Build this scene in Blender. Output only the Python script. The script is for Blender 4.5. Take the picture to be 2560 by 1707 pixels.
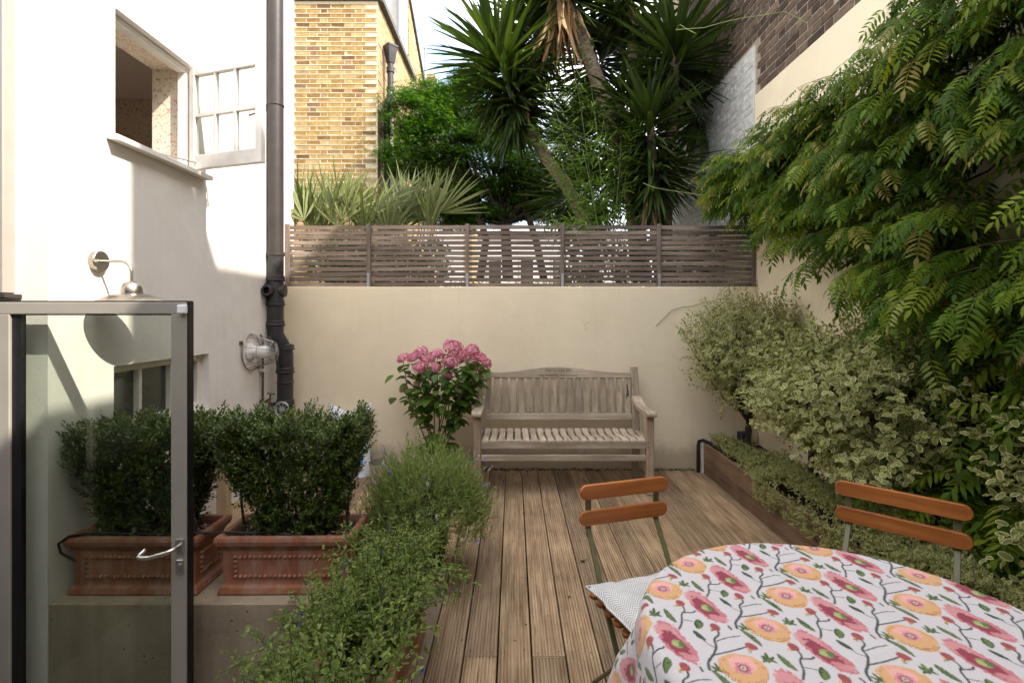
import bpy, bmesh, math, random
import numpy as np
from mathutils import Vector, Matrix

random.seed(7)
rng = np.random.default_rng(7)
for o in list(bpy.data.objects):
    bpy.data.objects.remove(o)
SC = bpy.context.scene
COL = SC.collection

# ------------------------------------------------------------------ camera
EYE = 1.496
F_PX, VX, VY = 1280.0, 1283.0, 781.0
cd = bpy.data.cameras.new('camera')
cd.lens = 18.0
cd.sensor_width = 36.0
cd.shift_x = -3.0 / 2560
cd.shift_y = -72.5 / 2560
cd.clip_start = 0.02
cd.clip_end = 2000
cam = bpy.data.objects.new('camera', cd)
COL.objects.link(cam)
cam.location = (0, 0, EYE)
cam.rotation_euler = (math.radians(90), 0, 0)
SC.camera = cam

# ------------------------------------------------------------------ sky, sun, exposure
SUNV = Vector((0.18, -0.095, 0.186)).normalized()        # towards the sun
EL = math.asin(SUNV.z)
AZ = math.atan2(SUNV.x, SUNV.y)
world = bpy.data.worlds.new('World')
SC.world = world
world.use_nodes = True
wn, wl = world.node_tree.nodes, world.node_tree.links
wn.clear()
wout = wn.new('ShaderNodeOutputWorld')
wbg = wn.new('ShaderNodeBackground')
wbg.inputs['Strength'].default_value = 0.15
sky = wn.new('ShaderNodeTexSky')
sky.sky_type = 'NISHITA'
sky.sun_disc = False
sky.sun_elevation = EL
sky.sun_rotation = AZ
sky.air_density = 1.0
sky.dust_density = 1.5
wtc = wn.new('ShaderNodeTexCoord')
wmp = wn.new('ShaderNodeMapping')
wmp.inputs['Scale'].default_value = (1.0, 1.0, 2.2)
wmp.inputs['Location'].default_value = (0.3, 0.15, 0.0)
wnz = wn.new('ShaderNodeTexNoise')
wnz.inputs['Scale'].default_value = 2.6
wnz.inputs['Detail'].default_value = 7
wnz.inputs['Roughness'].default_value = 0.55
wrp = wn.new('ShaderNodeValToRGB')
wrp.color_ramp.elements[0].position = 0.34
wrp.color_ramp.elements[0].color = (0, 0, 0, 1)
wrp.color_ramp.elements[1].position = 0.60
wrp.color_ramp.elements[1].color = (0.9, 0.9, 0.9, 1)
wmx = wn.new('ShaderNodeMixRGB')
wmx.inputs[2].default_value = (5.6, 5.3, 5.0, 1)
wl.new(wtc.outputs['Generated'], wmp.inputs['Vector'])
wl.new(wmp.outputs[0], wnz.inputs['Vector'])
wl.new(wnz.outputs['Fac'], wrp.inputs[0])
wl.new(wrp.outputs[0], wmx.inputs[0])
wl.new(sky.outputs[0], wmx.inputs[1])
wl.new(wmx.outputs[0], wbg.inputs['Color'])
wl.new(wbg.outputs[0], wout.inputs['Surface'])

sd = bpy.data.lights.new('sun', 'SUN')
sd.energy = 2.0
sd.angle = math.radians(0.55)
sd.color = (1.0, 0.93, 0.83)
sun = bpy.data.objects.new('sun', sd)
COL.objects.link(sun)
sun.location = (6, -3, 9)
sun.rotation_euler = (-SUNV).to_track_quat('-Z', 'Y').to_euler()

SC.view_settings.view_transform = 'Standard'
SC.view_settings.look = 'None'
SC.view_settings.exposure = 2.2
SC.view_settings.gamma = 1.0
SC.view_settings.use_curve_mapping = False

# ------------------------------------------------------------------ helpers
def P(x, y, Y):
    """photo pixel (2560 x 1707) at depth Y -> point of the place"""
    return Vector(((x - VX) / F_PX * Y, Y, EYE + (VY - y) / F_PX * Y))

ROOTM = {}

def tag(o, label=None, cat=None, group=None, kind=None):
    if label: o['label'] = label
    if cat: o['category'] = cat
    if group: o['group'] = group
    if kind: o['kind'] = kind
    return o

def thing(name, label, cat, loc=(0, 0, 0), rz=0.0, group=None, kind=None):
    o = bpy.data.objects.new(name, None)
    o.empty_display_size = 0.1
    COL.objects.link(o)
    o.location = loc
    o.rotation_euler = (0, 0, rz)
    ROOTM[o.name] = Matrix.Translation(Vector(loc)) @ Matrix.Rotation(rz, 4, 'Z')
    tag(o, label, cat, group, kind)
    return o

def mats_of(m):
    return [m] if not isinstance(m, (list, tuple)) else list(m)

def link(name, me, parent=None, matrix=None):
    o = bpy.data.objects.new(name, me)
    COL.objects.link(o)
    if parent is not None:
        o.parent = parent
        ROOTM[o.name] = ROOTM[parent.name].copy()
    else:
        ROOTM[o.name] = Matrix.Identity(4)
    if matrix is not None:
        o.matrix_basis = matrix
    return o

class MB:
    def __init__(s):
        s.v, s.f, s.m = [], [], []
    def add(s, vs, fs, mi=0):
        b = len(s.v)
        s.v += [tuple(p) for p in vs]
        s.f += [tuple(b + i for i in f) for f in fs]
        s.m += [mi] * len(fs)
        return s
    def box(s, x0, x1, y0, y1, z0, z1, mi=0):
        vs = [(x0, y0, z0), (x1, y0, z0), (x1, y1, z0), (x0, y1, z0), (x0, y0, z1), (x1, y0, z1), (x1, y1, z1), (x0, y1, z1)]
        return s.add(vs, [(0, 3, 2, 1), (4, 5, 6, 7), (0, 1, 5, 4), (1, 2, 6, 5), (2, 3, 7, 6), (3, 0, 4, 7)], mi)
    def beam(s, p0, p1, w, h, up=(0, 0, 1), mi=0):
        p0, p1 = Vector(p0), Vector(p1)
        d = (p1 - p0).normalized()
        u = Vector(up)
        sd_ = d.cross(u)
        if sd_.length < 1e-4:
            sd_ = d.cross(Vector((1, 0, 0)))
        sd_.normalize()
        u = sd_.cross(d).normalized()
        vs = []
        for p in (p0, p1):
            for a, b in ((-1, -1), (1, -1), (1, 1), (-1, 1)):
                vs.append(p + sd_ * (a * w / 2) + u * (b * h / 2))
        return s.add(vs, [(0, 1, 2, 3), (7, 6, 5, 4), (0, 4, 5, 1), (1, 5, 6, 2), (2, 6, 7, 3), (3, 7, 4, 0)], mi)
    def tube(s, pts, r, n=8, mi=0, caps=True, closed=False):
        pts = [Vector(p) for p in pts]
        N = len(pts)
        rs = r if isinstance(r, (list, tuple)) else [r] * N
        vs, fs = [], []
        prev = None
        for i, p in enumerate(pts):
            if closed:
                d = pts[(i + 1) % N] - pts[i - 1]
            else:
                d = pts[min(i + 1, N - 1)] - pts[max(i - 1, 0)]
            d.normalize()
            if prev is None:
                a = Vector((0, 0, 1)) if abs(d.z) < 0.9 else Vector((1, 0, 0))
                u = d.cross(a).normalized()
            else:
                u = prev - d * prev.dot(d)
                u.normalize()
            prev = u
            w = d.cross(u)
            for k in range(n):
                t = 2 * math.pi * k / n
                vs.append(p + (u * math.cos(t) + w * math.sin(t)) * rs[i])
        for i in range(N if closed else N - 1):
            j = (i + 1) % N
            for k in range(n):
                k2 = (k + 1) % n
                fs.append((i * n + k, i * n + k2, j * n + k2, j * n + k))
        if caps and not closed:
            fs.append(tuple(reversed(range(n))))
            fs.append(tuple(range((N - 1) * n, N * n)))
        return s.add(vs, fs, mi)
    def lathe(s, prof, c=(0, 0, 0), n=24, mi=0, axis='Z', cap0=False, cap1=False):
        vs, fs = [], []
        c = Vector(c)
        for (r, h) in prof:
            for k in range(n):
                t = 2 * math.pi * k / n
                a, b = r * math.cos(t), r * math.sin(t)
                if axis == 'Z': q = Vector((a, b, h))
                elif axis == 'X': q = Vector((h, a, b))
                else: q = Vector((b, h, a))
                vs.append(c + q)
        for i in range(len(prof) - 1):
            for k in range(n):
                k2 = (k + 1) % n
                fs.append((i * n + k, i * n + k2, (i + 1) * n + k2, (i + 1) * n + k))
        if cap0: fs.append(tuple(reversed(range(n))))
        if cap1: fs.append(tuple(range((len(prof) - 1) * n, len(prof) * n)))
        return s.add(vs, fs, mi)
    def prism(s, poly, lo, hi, axis='X', mi=0):
        """extrude a 2-D polygon; axis X: poly=(y,z); Y: poly=(x,z); Z: poly=(x,y)"""
        def q(a, b, h):
            return (h, a, b) if axis == 'X' else ((a, h, b) if axis == 'Y' else (a, b, h))
        n = len(poly)
        vs = [q(a, b, lo) for a, b in poly] + [q(a, b, hi) for a, b in poly]
        fs = [(i, (i + 1) % n, n + (i + 1) % n, n + i) for i in range(n)]
        fs += [tuple(reversed(range(n))), tuple(range(n, 2 * n))]
        return s.add(vs, fs, mi)
    def xform(s, M):
        s.v = [tuple(M @ Vector(p)) for p in s.v]
        return s
    def mesh(s, name, mats, bevel=0.0, seg=1, smooth=False, recalc=True):
        me = bpy.data.meshes.new(name)
        me.from_pydata(s.v, [], s.f)
        for m in mats_of(mats):
            me.materials.append(m)
        if any(s.m):
            me.polygons.foreach_set('material_index', s.m)
        if bevel or recalc:
            bm = bmesh.new()
            bm.from_mesh(me)
            if recalc:
                bmesh.ops.recalc_face_normals(bm, faces=bm.faces)
            if bevel:
                es = [e for e in bm.edges if len(e.link_faces) == 2 and e.calc_face_angle(0) > 0.6]
                bmesh.ops.bevel(bm, geom=es, offset=bevel, segments=seg, affect='EDGES', profile=0.5, clamp_overlap=True)
            bm.to_mesh(me)
            bm.free()
        if smooth:
            me.polygons.foreach_set('use_smooth', [True] * len(me.polygons))
            if smooth != 'all':
                try:
                    me.set_sharp_from_angle(angle=math.radians(40))
                except Exception:
                    pass
        return me
    def build(s, name, mats, parent=None, bevel=0.0, seg=1, smooth=False, local=False, recalc=True):
        if parent is not None and not local:
            Mi = ROOTM[parent.name].inverted()
            s.xform(Mi)
        return link(name, s.mesh(name, mats, bevel, seg, smooth, recalc), parent)

# ------------------------------------------------------------------ materials
def nt(name):
    m = bpy.data.materials.new(name)
    m.use_nodes = True
    t = m.node_tree
    b = t.nodes['Principled BSDF']
    return m, t.nodes, t.links, b

def c4(c):
    return (c[0], c[1], c[2], 1.0)

def objvec(n, l, scale=(1, 1, 1), jitter=True):
    tc = n.new('ShaderNodeTexCoord')
    mp = n.new('ShaderNodeMapping')
    mp.inputs['Scale'].default_value = scale
    l.new(tc.outputs['Object'], mp.inputs['Vector'])
    if jitter:
        oi = n.new('ShaderNodeObjectInfo')
        vm = n.new('ShaderNodeVectorMath')
        vm.operation = 'SCALE'
        vm.inputs[0].default_value = (13.1, 7.7, 5.3)
        l.new(oi.outputs['Random'], vm.inputs['Scale'])
        l.new(vm.outputs[0], mp.inputs['Location'])
    return mp.outputs[0]

def noise(n, l, vec, scale, detail=4, rough=0.55):
    t = n.new('ShaderNodeTexNoise')
    t.inputs['Scale'].default_value = scale
    t.inputs['Detail'].default_value = detail
    t.inputs['Roughness'].default_value = rough
    if vec is not None:
        l.new(vec, t.inputs['Vector'])
    return t.outputs['Fac']

def ramp(n, l, fac, stops):
    r = n.new('ShaderNodeValToRGB')
    e = r.color_ramp.elements
    while len(e) < len(stops):
        e.new(0.5)
    for i, (p, c) in enumerate(stops):
        e[i].position = p
        e[i].color = c4(c) if len(c) == 3 else c
    if fac is not None:
        l.new(fac, r.inputs[0])
    return r.outputs[0]

def mixc(n, l, fac, a, b, mode='MIX'):
    m = n.new('ShaderNodeMixRGB')
    m.blend_type = mode
    for sock, v in ((m.inputs[0], fac), (m.inputs[1], a), (m.inputs[2], b)):
        if isinstance(v, (int, float)): sock.default_value = v
        elif isinstance(v, tuple): sock.default_value = c4(v)
        else: l.new(v, sock)
    return m.outputs[0]

def math_(n, l, op, a, b=None):
    m = n.new('ShaderNodeMath')
    m.operation = op
    for i, v in enumerate((a, b)):
        if v is None: continue
        if isinstance(v, (int, float)): m.inputs[i].default_value = v
        else: l.new(v, m.inputs[i])
    return m.outputs[0]

def bump(n, l, b, h, strength=0.3, dist=0.01):
    bp = n.new('ShaderNodeBump')
    bp.inputs['Strength'].default_value = strength
    bp.inputs['Distance'].default_value = dist
    l.new(h, bp.inputs['Height'])
    l.new(bp.outputs[0], b.inputs['Normal'])

def simple(name, col, rough=0.6, metal=0.0, var=0.12, nscale=18.0, bstr=0.0, bscale=60.0, spec=0.4, stretch=(1, 1, 1), objr=0.0):
    m, n, l, b = nt(name)
    vec = objvec(n, l, stretch)
    f = noise(n, l, vec, nscale, 5)
    lo = tuple(max(0, c * (1 - var * 1.6)) for c in col)
    hi = tuple(min(1, c * (1 + var * 1.2)) for c in col)
    colr = ramp(n, l, f, [(0.3, lo), (0.7, hi)])
    if objr:
        oi = n.new('ShaderNodeObjectInfo')
        g = ramp(n, l, oi.outputs['Random'], [(0, (1 - objr,) * 3), (1, (1 + objr,) * 3)])
        colr = mixc(n, l, 1.0, colr, g, 'MULTIPLY')
    l.new(colr, b.inputs['Base Color'])
    b.inputs['Roughness'].default_value = rough
    b.inputs['Metallic'].default_value = metal
    b.inputs['Specular IOR Level'].default_value = spec
    if bstr:
        bump(n, l, b, noise(n, l, vec, bscale, 6, 0.6), bstr)
    return m

def plaster(name, col, dirt=(0.45, 0.36, 0.26), damount=0.25, bstr=0.25, cracks=False, foot=None):
    m, n, l, b = nt(name)
    vec = objvec(n, l, jitter=False)
    big = noise(n, l, vec, 1.3, 6, 0.6)
    base = ramp(n, l, big, [(0.3, tuple(c * 0.93 for c in col)), (0.7, col)])
    vs = objvec(n, l, (9, 9, 0.9), jitter=False)
    streak = noise(n, l, vs, 1.2, 6, 0.65)
    sf = ramp(n, l, streak, [(0.55, (0, 0, 0)), (0.78, (1, 1, 1))])
    sf2 = mixc(n, l, 1.0, sf, (damount,) * 3, 'MULTIPLY')
    colr = mixc(n, l, sf2, base, dirt)
    if cracks:
        v = n.new('ShaderNodeTexVoronoi')
        v.feature = 'DISTANCE_TO_EDGE'
        v.inputs['Scale'].default_value = 1.1
        wv = n.new('ShaderNodeVectorMath'); wv.operation = 'ADD'
        nz = n.new('ShaderNodeTexNoise'); nz.inputs['Scale'].default_value = 3.0; nz.inputs['Detail'].default_value = 5
        l.new(vec, nz.inputs['Vector']); l.new(vec, wv.inputs[0]); l.new(nz.outputs['Color'], wv.inputs[1])
        l.new(wv.outputs[0], v.inputs['Vector'])
        cf = ramp(n, l, v.outputs['Distance'], [(0.0, (0.45, 0.45, 0.45)), (0.006, (0, 0, 0))])
        msk = ramp(n, l, noise(n, l, vec, 0.9, 2), [(0.55, (0, 0, 0)), (0.62, (1, 1, 1))])
        colr = mixc(n, l, mixc(n, l, 1.0, cf, msk, 'MULTIPLY'), colr, dirt)
    # splash dirt and algae along the foot, broken up by noise
    sp = n.new('ShaderNodeSeparateXYZ')
    l.new(vec, sp.inputs[0])
    if foot is not None:
        hh = math_(n, l, 'ADD', math_(n, l, 'SUBTRACT', sp.outputs['Z'], foot), math_(n, l, 'MULTIPLY', noise(n, l, vec, 6, 6, 0.7), -0.28))
        ff = ramp(n, l, hh, [(0.0, (0.55, 0.55, 0.55)), (0.12, (0, 0, 0))])
        colr = mixc(n, l, ff, colr, tuple(c * 0.55 for c in dirt))
    blot = ramp(n, l, noise(n, l, vec, 0.55, 7, 0.7), [(0.40, (0.93, 0.92, 0.90)), (0.60, (1.03, 1.03, 1.02))])
    colr = mixc(n, l, 1.0, colr, blot, 'MULTIPLY')
    l.new(colr, b.inputs['Base Color'])
    b.inputs['Roughness'].default_value = 0.85
    b.inputs['Specular IOR Level'].default_value = 0.25
    h = math_(n, l, 'ADD', noise(n, l, vec, 9, 4), math_(n, l, 'MULTIPLY', noise(n, l, vec, 90, 4, 0.7), 0.35))
    bump(n, l, b, h, bstr, 0.012)
    return m

def wood(name, c0, c1, c2, axis='Y', scale=1.0, rough=0.75, bstr=0.35, objr=0.18, knots=0.0):
    m, n, l, b = nt(name)
    st = {'X': (1.6, 26, 26), 'Y': (26, 1.6, 26), 'Z': (26, 26, 1.6)}[axis]
    vec = objvec(n, l, tuple(a * scale for a in st))
    g = noise(n, l, vec, 1.6, 8, 0.68)
    base = ramp(n, l, g, [(0.28, c0), (0.5, c1), (0.72, c2)])
    big = noise(n, l, objvec(n, l, (2.2, 2.2, 2.2)), 1.5, 4)
    base = mixc(n, l, 1.0, base, ramp(n, l, big, [(0.25, (0.72, 0.70, 0.68)), (0.75, (1.2, 1.2, 1.2))]), 'MULTIPLY')
    oi = n.new('ShaderNodeObjectInfo')
    base = mixc(n, l, 1.0, base, ramp(n, l, oi.outputs['Random'], [(0, (1 - objr, 1 - objr, 1 - objr * 0.8)), (0.5, (1, 1, 1)), (1, (1 + objr, 1 + objr, 1 + objr * 1.1))]), 'MULTIPLY')
    if knots:
        v = n.new('ShaderNodeTexVoronoi')
        v.inputs['Scale'].default_value = 1.0
        ks = {'X': (1.8, 9, 9), 'Y': (9, 1.8, 9), 'Z': (9, 9, 1.8)}[axis]
        l.new(objvec(n, l, ks), v.inputs['Vector'])
        kf = ramp(n, l, v.outputs['Distance'], [(0.05, (knots,) * 3), (0.13, (0, 0, 0))])
        base = mixc(n, l, kf, base, tuple(c * 0.35 for c in c0))
    l.new(base, b.inputs['Base Color'])
    b.inputs['Roughness'].default_value = rough
    b.inputs['Specular IOR Level'].default_value = 0.3
    bump(n, l, b, g, bstr, 0.004)
    return m

def leafmat(name, cols, trans=0.35, rough=0.42, tcol=None, spec=0.3):
    m, n, l, b = nt(name)
    at = n.new('ShaderNodeAttribute')
    at.attribute_name = 'rnd'
    oi = n.new('ShaderNodeObjectInfo')
    f = math_(n, l, 'FRACT', math_(n, l, 'ADD', at.outputs['Fac'], oi.outputs['Random']))
    k = len(cols)
    colr = ramp(n, l, f, [(i / max(1, k - 1), c) for i, c in enumerate(cols)])
    l.new(colr, b.inputs['Base Color'])
    b.inputs['Roughness'].default_value = rough
    b.inputs['Specular IOR Level'].default_value = spec
    tr = n.new('ShaderNodeBsdfTranslucent')
    tcol = tcol or (1.5, 1.7, 0.6)
    l.new(mixc(n, l, 1.0, colr, tcol, 'MULTIPLY'), tr.inputs['Color'])
    mx = n.new('ShaderNodeMixShader')
    mx.inputs[0].default_value = trans
    l.new(b.outputs[0], mx.inputs[1])
    l.new(tr.outputs[0], mx.inputs[2])
    l.new(mx.outputs[0], n['Material Output'].inputs['Surface'])
    return m

def bricks_mat(name, stops, mortar, axis='X'):
    """brick texture for brick faces too far or hidden to be built singly; axis = wall normal"""
    m, n, l, b = nt(name)
    tc = n.new('ShaderNodeTexCoord')
    sp = n.new('ShaderNodeSeparateXYZ')
    cb = n.new('ShaderNodeCombineXYZ')
    l.new(tc.outputs['Object'], sp.inputs[0])
    l.new(sp.outputs['Y' if axis == 'X' else 'X'], cb.inputs['X'])
    l.new(sp.outputs['Z'], cb.inputs['Y'])
    bt = n.new('ShaderNodeTexBrick')
    bt.inputs['Scale'].default_value = 1.0
    bt.inputs['Brick Width'].default_value = 0.225
    bt.inputs['Row Height'].default_value = 0.075
    bt.inputs['Mortar Size'].default_value = 0.006
    bt.inputs['Bias'].default_value = 0.0
    bt.inputs['Color1'].default_value = (0, 0, 0, 1)
    bt.inputs['Color2'].default_value = (1, 1, 1, 1)
    bt.inputs['Mortar'].default_value = (0.5, 0.5, 0.5, 1)
    l.new(cb.outputs[0], bt.inputs['Vector'])
    colr = ramp(n, l, bt.outputs['Color'], stops)
    nz = noise(n, l, tc.outputs['Object'], 14, 5)
    colr = mixc(n, l, 1.0, colr, ramp(n, l, nz, [(0.3, (0.75,) * 3), (0.7, (1.2,) * 3)]), 'MULTIPLY')
    colr = mixc(n, l, bt.outputs['Fac'], colr, mortar)
    l.new(colr, b.inputs['Base Color'])
    b.inputs['Roughness'].default_value = 0.9
    bump(n, l, b, bt.outputs['Fac'], -0.6, 0.01)
    return m

def brick_obj_mat(name, stops, bstr=0.5):
    m, n, l, b = nt(name)
    oi = n.new('ShaderNodeObjectInfo')
    base = ramp(n, l, oi.outputs['Random'], stops)
    vec = objvec(n, l)
    f = noise(n, l, vec, 16, 6, 0.65)
    base = mixc(n, l, 1.0, base, ramp(n, l, f, [(0.28, (0.62, 0.6, 0.58)), (0.7, (1.2, 1.2, 1.15))]), 'MULTIPLY')
    l.new(base, b.inputs['Base Color'])
    b.inputs['Roughness'].default_value = 0.92
    b.inputs['Specular IOR Level'].default_value = 0.2
    bump(n, l, b, noise(n, l, vec, 50, 5, 0.7), bstr, 0.01)
    return m

def glass_mat(name, tint, rough=0.0, refl=1.0):
    m, n, l, b = nt(name)
    tr = n.new('ShaderNodeBsdfTransparent')
    tr.inputs['Color'].default_value = c4(tint)
    gl = n.new('ShaderNodeBsdfGlossy')
    gl.inputs['Roughness'].default_value = rough
    lw_ = n.new('ShaderNodeLayerWeight')
    lw_.inputs['Blend'].default_value = 0.5
    sch = math_(n, l, 'ADD', math_(n, l, 'MULTIPLY', math_(n, l, 'POWER', lw_.outputs['Facing'], 5.0), 0.96), 0.04)
    mx = n.new('ShaderNodeMixShader')
    l.new(math_(n, l, 'MULTIPLY', sch, refl), mx.inputs[0])
    l.new(tr.outputs[0], mx.inputs[1])
    l.new(gl.outputs[0], mx.inputs[2])
    l.new(mx.outputs[0], n['Material Output'].inputs['Surface'])
    return m

MT = {}
MT['white'] = plaster('white_masonry_paint', (0.80, 0.765, 0.715), (0.42, 0.36, 0.29), 0.22, 0.3, cracks=True, foot=-0.02)
MT['cream'] = plaster('cream_masonry_paint', (0.86, 0.735, 0.53), (0.55, 0.43, 0.28), 0.13, 0.16, cracks=True, foot=0.0)
MT['whitewood'] = simple('white_gloss_timber', (0.74, 0.70, 0.63), 0.45, var=0.06, nscale=9, bstr=0.1, bscale=30)
MT['alu'] = simple('grey_beige_powder_coat', (0.40, 0.37, 0.32), 0.4, metal=0.25, var=0.04, nscale=6)
MT['black'] = simple('black_rubber', (0.012, 0.012, 0.013), 0.45, var=0.2)
MT['pipe_dark'] = simple('dark_grey_pipe_paint', (0.035, 0.033, 0.034), 0.42, var=0.25, nscale=8, bstr=0.1, bscale=40)
MT['pipe_brown'] = simple('taupe_pipe_paint', (0.042, 0.034, 0.031), 0.45, var=0.15, nscale=8, bstr=0.1, bscale=40)
MT['steel'] = simple('brushed_steel', (0.40, 0.36, 0.31), 0.3, metal=1.0, var=0.10, nscale=40, stretch=(1, 1, 14), bstr=0.04, bscale=30)
MT['chrome'] = simple('polished_steel', (0.74, 0.72, 0.68), 0.3, metal=1.0, var=0.05)
MT['bulkwhite'] = simple('white_enamel', (0.72, 0.70, 0.66), 0.4, var=0.1)
MT['wire'] = simple('weathered_wire', (0.30, 0.28, 0.26), 0.5, metal=0.6, var=0.25)
MT['rust'] = simple('rusty_copper_pipe', (0.13, 0.085, 0.06), 0.6, metal=0.4, var=0.4, nscale=40)
MT['plastic_white'] = simple('white_plastic', (0.85, 0.84, 0.86), 0.35, var=0.02)
MT['deck'] = wood('weathered_deck_timber', (0.155, 0.098, 0.053), (0.35, 0.245, 0.145), (0.52, 0.39, 0.25), 'Y', 1.0, 0.8, 0.4, 0.28, 0.75)
MT['bedwood'] = wood('brown_deck_timber_edging', (0.13, 0.075, 0.042), (0.22, 0.135, 0.08), (0.30, 0.20, 0.125), 'Y', 1.0, 0.8, 0.4, 0.12)
MT['teak'] = wood('silvered_teak', (0.24, 0.185, 0.125), (0.40, 0.328, 0.238), (0.51, 0.435, 0.335), 'X', 1.0, 0.8, 0.35, 0.15)
MT['teak_z'] = wood('silvered_teak_upright', (0.24, 0.185, 0.125), (0.40, 0.328, 0.238), (0.51, 0.435, 0.335), 'Z', 1.0, 0.8, 0.35, 0.17)
MT['teak_y'] = wood('silvered_teak_seat', (0.27, 0.21, 0.145), (0.43, 0.352, 0.26), (0.54, 0.46, 0.355), 'Y', 1.0, 0.8, 0.35, 0.13)
MT['teak_new'] = wood('browner_teak', (0.26, 0.18, 0.12), (0.38, 0.285, 0.20), (0.46, 0.36, 0.26), 'Z', 1.0, 0.75, 0.3, 0.1)
MT['fence'] = wood('grey_brown_fence_batten', (0.12, 0.088, 0.066), (0.205, 0.155, 0.12), (0.29, 0.23, 0.18), 'X', 1.0, 0.85, 0.4, 0.34)
MT['fence_z'] = wood('grey_brown_fence_post', (0.12, 0.09, 0.07), (0.20, 0.155, 0.122), (0.27, 0.215, 0.17), 'Z', 1.0, 0.85, 0.4, 0.15)
MT['post'] = wood('pale_timber_post', (0.30, 0.21, 0.12), (0.42, 0.31, 0.19), (0.5, 0.38, 0.25), 'Z', 1.0, 0.7, 0.3, 0.1)
MT['slat'] = wood('varnished_chair_slat', (0.17, 0.050, 0.012), (0.31, 0.105, 0.026), (0.40, 0.155, 0.045), 'X', 0.6, 0.38, 0.08, 0.12)
MT['chairmetal'] = simple('olive_green_chair_paint', (0.115, 0.115, 0.052), 0.42, var=0.12, nscale=30, spec=0.5)
MT['terra'] = None
MT['concrete'] = None
MT['soil'] = simple('dark_soil', (0.028, 0.019, 0.012), 0.95, var=0.5, nscale=60, bstr=0.8, bscale=90)
MT['ground'] = simple('paved_ground', (0.20, 0.18, 0.155), 0.9, var=0.25, nscale=6, bstr=0.3, bscale=30)
MT['bark'] = simple('shrub_bark', (0.055, 0.04, 0.03), 0.9, var=0.4, nscale=30, bstr=0.5, bscale=60)
MT['twig'] = simple('green_brown_twig', (0.10, 0.085, 0.04), 0.8, var=0.3, nscale=30)
MT['yuccabark'] = simple('yucca_bark', (0.17, 0.125, 0.08), 0.95, var=0.45, nscale=22, bstr=0.8, bscale=45, stretch=(1, 1, 2.5))
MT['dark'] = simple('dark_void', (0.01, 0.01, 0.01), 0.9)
MT['room'] = simple('room_plaster', (0.80, 0.74, 0.68), 0.9, var=0.03)
MT['winglass'] = glass_mat('window_glass', (0.85, 0.88, 0.86), 0.0, 1.4)
MT['doorglass'] = glass_mat('tinted_door_glass', (0.87, 0.895, 0.86), 0.0, 1.2)
MT['paneglass'] = glass_mat('thin_sash_glass', (0.93, 0.94, 0.92), 0.02, 0.8)
MT['redglass'] = simple('dark_window_glass', (0.035, 0.036, 0.032), 0.06, var=0.04, spec=0.8)
MT['whitefab'] = simple('white_sack_plastic', (0.72, 0.74, 0.77), 0.45, var=0.08, bstr=0.3, bscale=20)

def terracotta():
    m, n, l, b = nt('terracotta')
    vec = objvec(n, l)
    base = ramp(n, l, noise(n, l, vec, 7, 6, 0.6), [(0.3, (0.20, 0.068, 0.030)), (0.6, (0.32, 0.12, 0.057)), (0.8, (0.38, 0.16, 0.08))])
    st = noise(n, l, objvec(n, l, (10, 10, 2.0)), 1.5, 6, 0.7)
    bl = ramp(n, l, st, [(0.42, (0, 0, 0)), (0.70, (0.75, 0.75, 0.75))])
    base = mixc(n, l, bl, base, (0.36, 0.25, 0.19))
    l.new(base, b.inputs['Base Color'])
    b.inputs['Roughness'].default_value = 0.82
    bump(n, l, b, noise(n, l, vec, 60, 5, 0.65), 0.2, 0.006)
    return m
MT['terra'] = terracotta()

def concrete():
    m, n, l, b = nt('cast_concrete')
    vec = objvec(n, l, jitter=False)
    base = ramp(n, l, noise(n, l, vec, 2.2, 7, 0.65), [(0.3, (0.24, 0.185, 0.125)), (0.55, (0.37, 0.30, 0.215)), (0.75, (0.45, 0.375, 0.28))])
    st = noise(n, l, objvec(n, l, (6, 6, 0.5), jitter=False), 1.5, 5)
    base = mixc(n, l, 1.0, base, ramp(n, l, st, [(0.3, (0.78, 0.76, 0.72)), (0.7, (1.1, 1.1, 1.1))]), 'MULTIPLY')
    v = n.new('ShaderNodeTexVoronoi')
    v.inputs['Scale'].default_value = 21
    v.inputs['Randomness'].default_value = 1.0
    l.new(vec, v.inputs['Vector'])
    pit = ramp(n, l, v.outputs['Distance'], [(0.08, (1, 1, 1)), (0.17, (0, 0, 0))])
    msk = ramp(n, l, noise(n, l, vec, 5, 2), [(0.5, (0, 0, 0)), (0.58, (1, 1, 1))])
    pit = mixc(n, l, 1.0, pit, msk, 'MULTIPLY')
    base = mixc(n, l, mixc(n, l, 1.0, pit, (0.7,) * 3, 'MULTIPLY'), base, (0.09, 0.07, 0.05))
    l.new(base, b.inputs['Base Color'])
    b.inputs['Roughness'].default_value = 0.9
    h = math_(n, l, 'SUBTRACT', noise(n, l, vec, 40, 5, 0.7), math_(n, l, 'MULTIPLY', pit, 1.5))
    bump(n, l, b, h, 0.5, 0.008)
    return m
MT['concrete'] = concrete()

def wallpaper():
    m, n, l, b = nt('floral_wallpaper')
    vec = objvec(n, l, jitter=False)
    v = n.new('ShaderNodeTexNoise')
    v.inputs['Scale'].default_value = 26
    v.inputs['Detail'].default_value = 3
    v.inputs['Distortion'].default_value = 2.2
    l.new(vec, v.inputs['Vector'])
    f = ramp(n, l, v.outputs['Fac'], [(0.57, (0, 0, 0)), (0.6, (1, 1, 1)), (0.66, (1, 1, 1)), (0.69, (0, 0, 0))])
    g = ramp(n, l, noise(n, l, vec, 7, 2), [(0.45, (0.62, 0.22, 0.18)), (0.55, (0.45, 0.33, 0.22))])
    l.new(mixc(n, l, f, (0.76, 0.66, 0.52), g), b.inputs['Base Color'])
    b.inputs['Roughness'].default_value = 0.9
    return m
MT['wallpaper'] = wallpaper()

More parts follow.
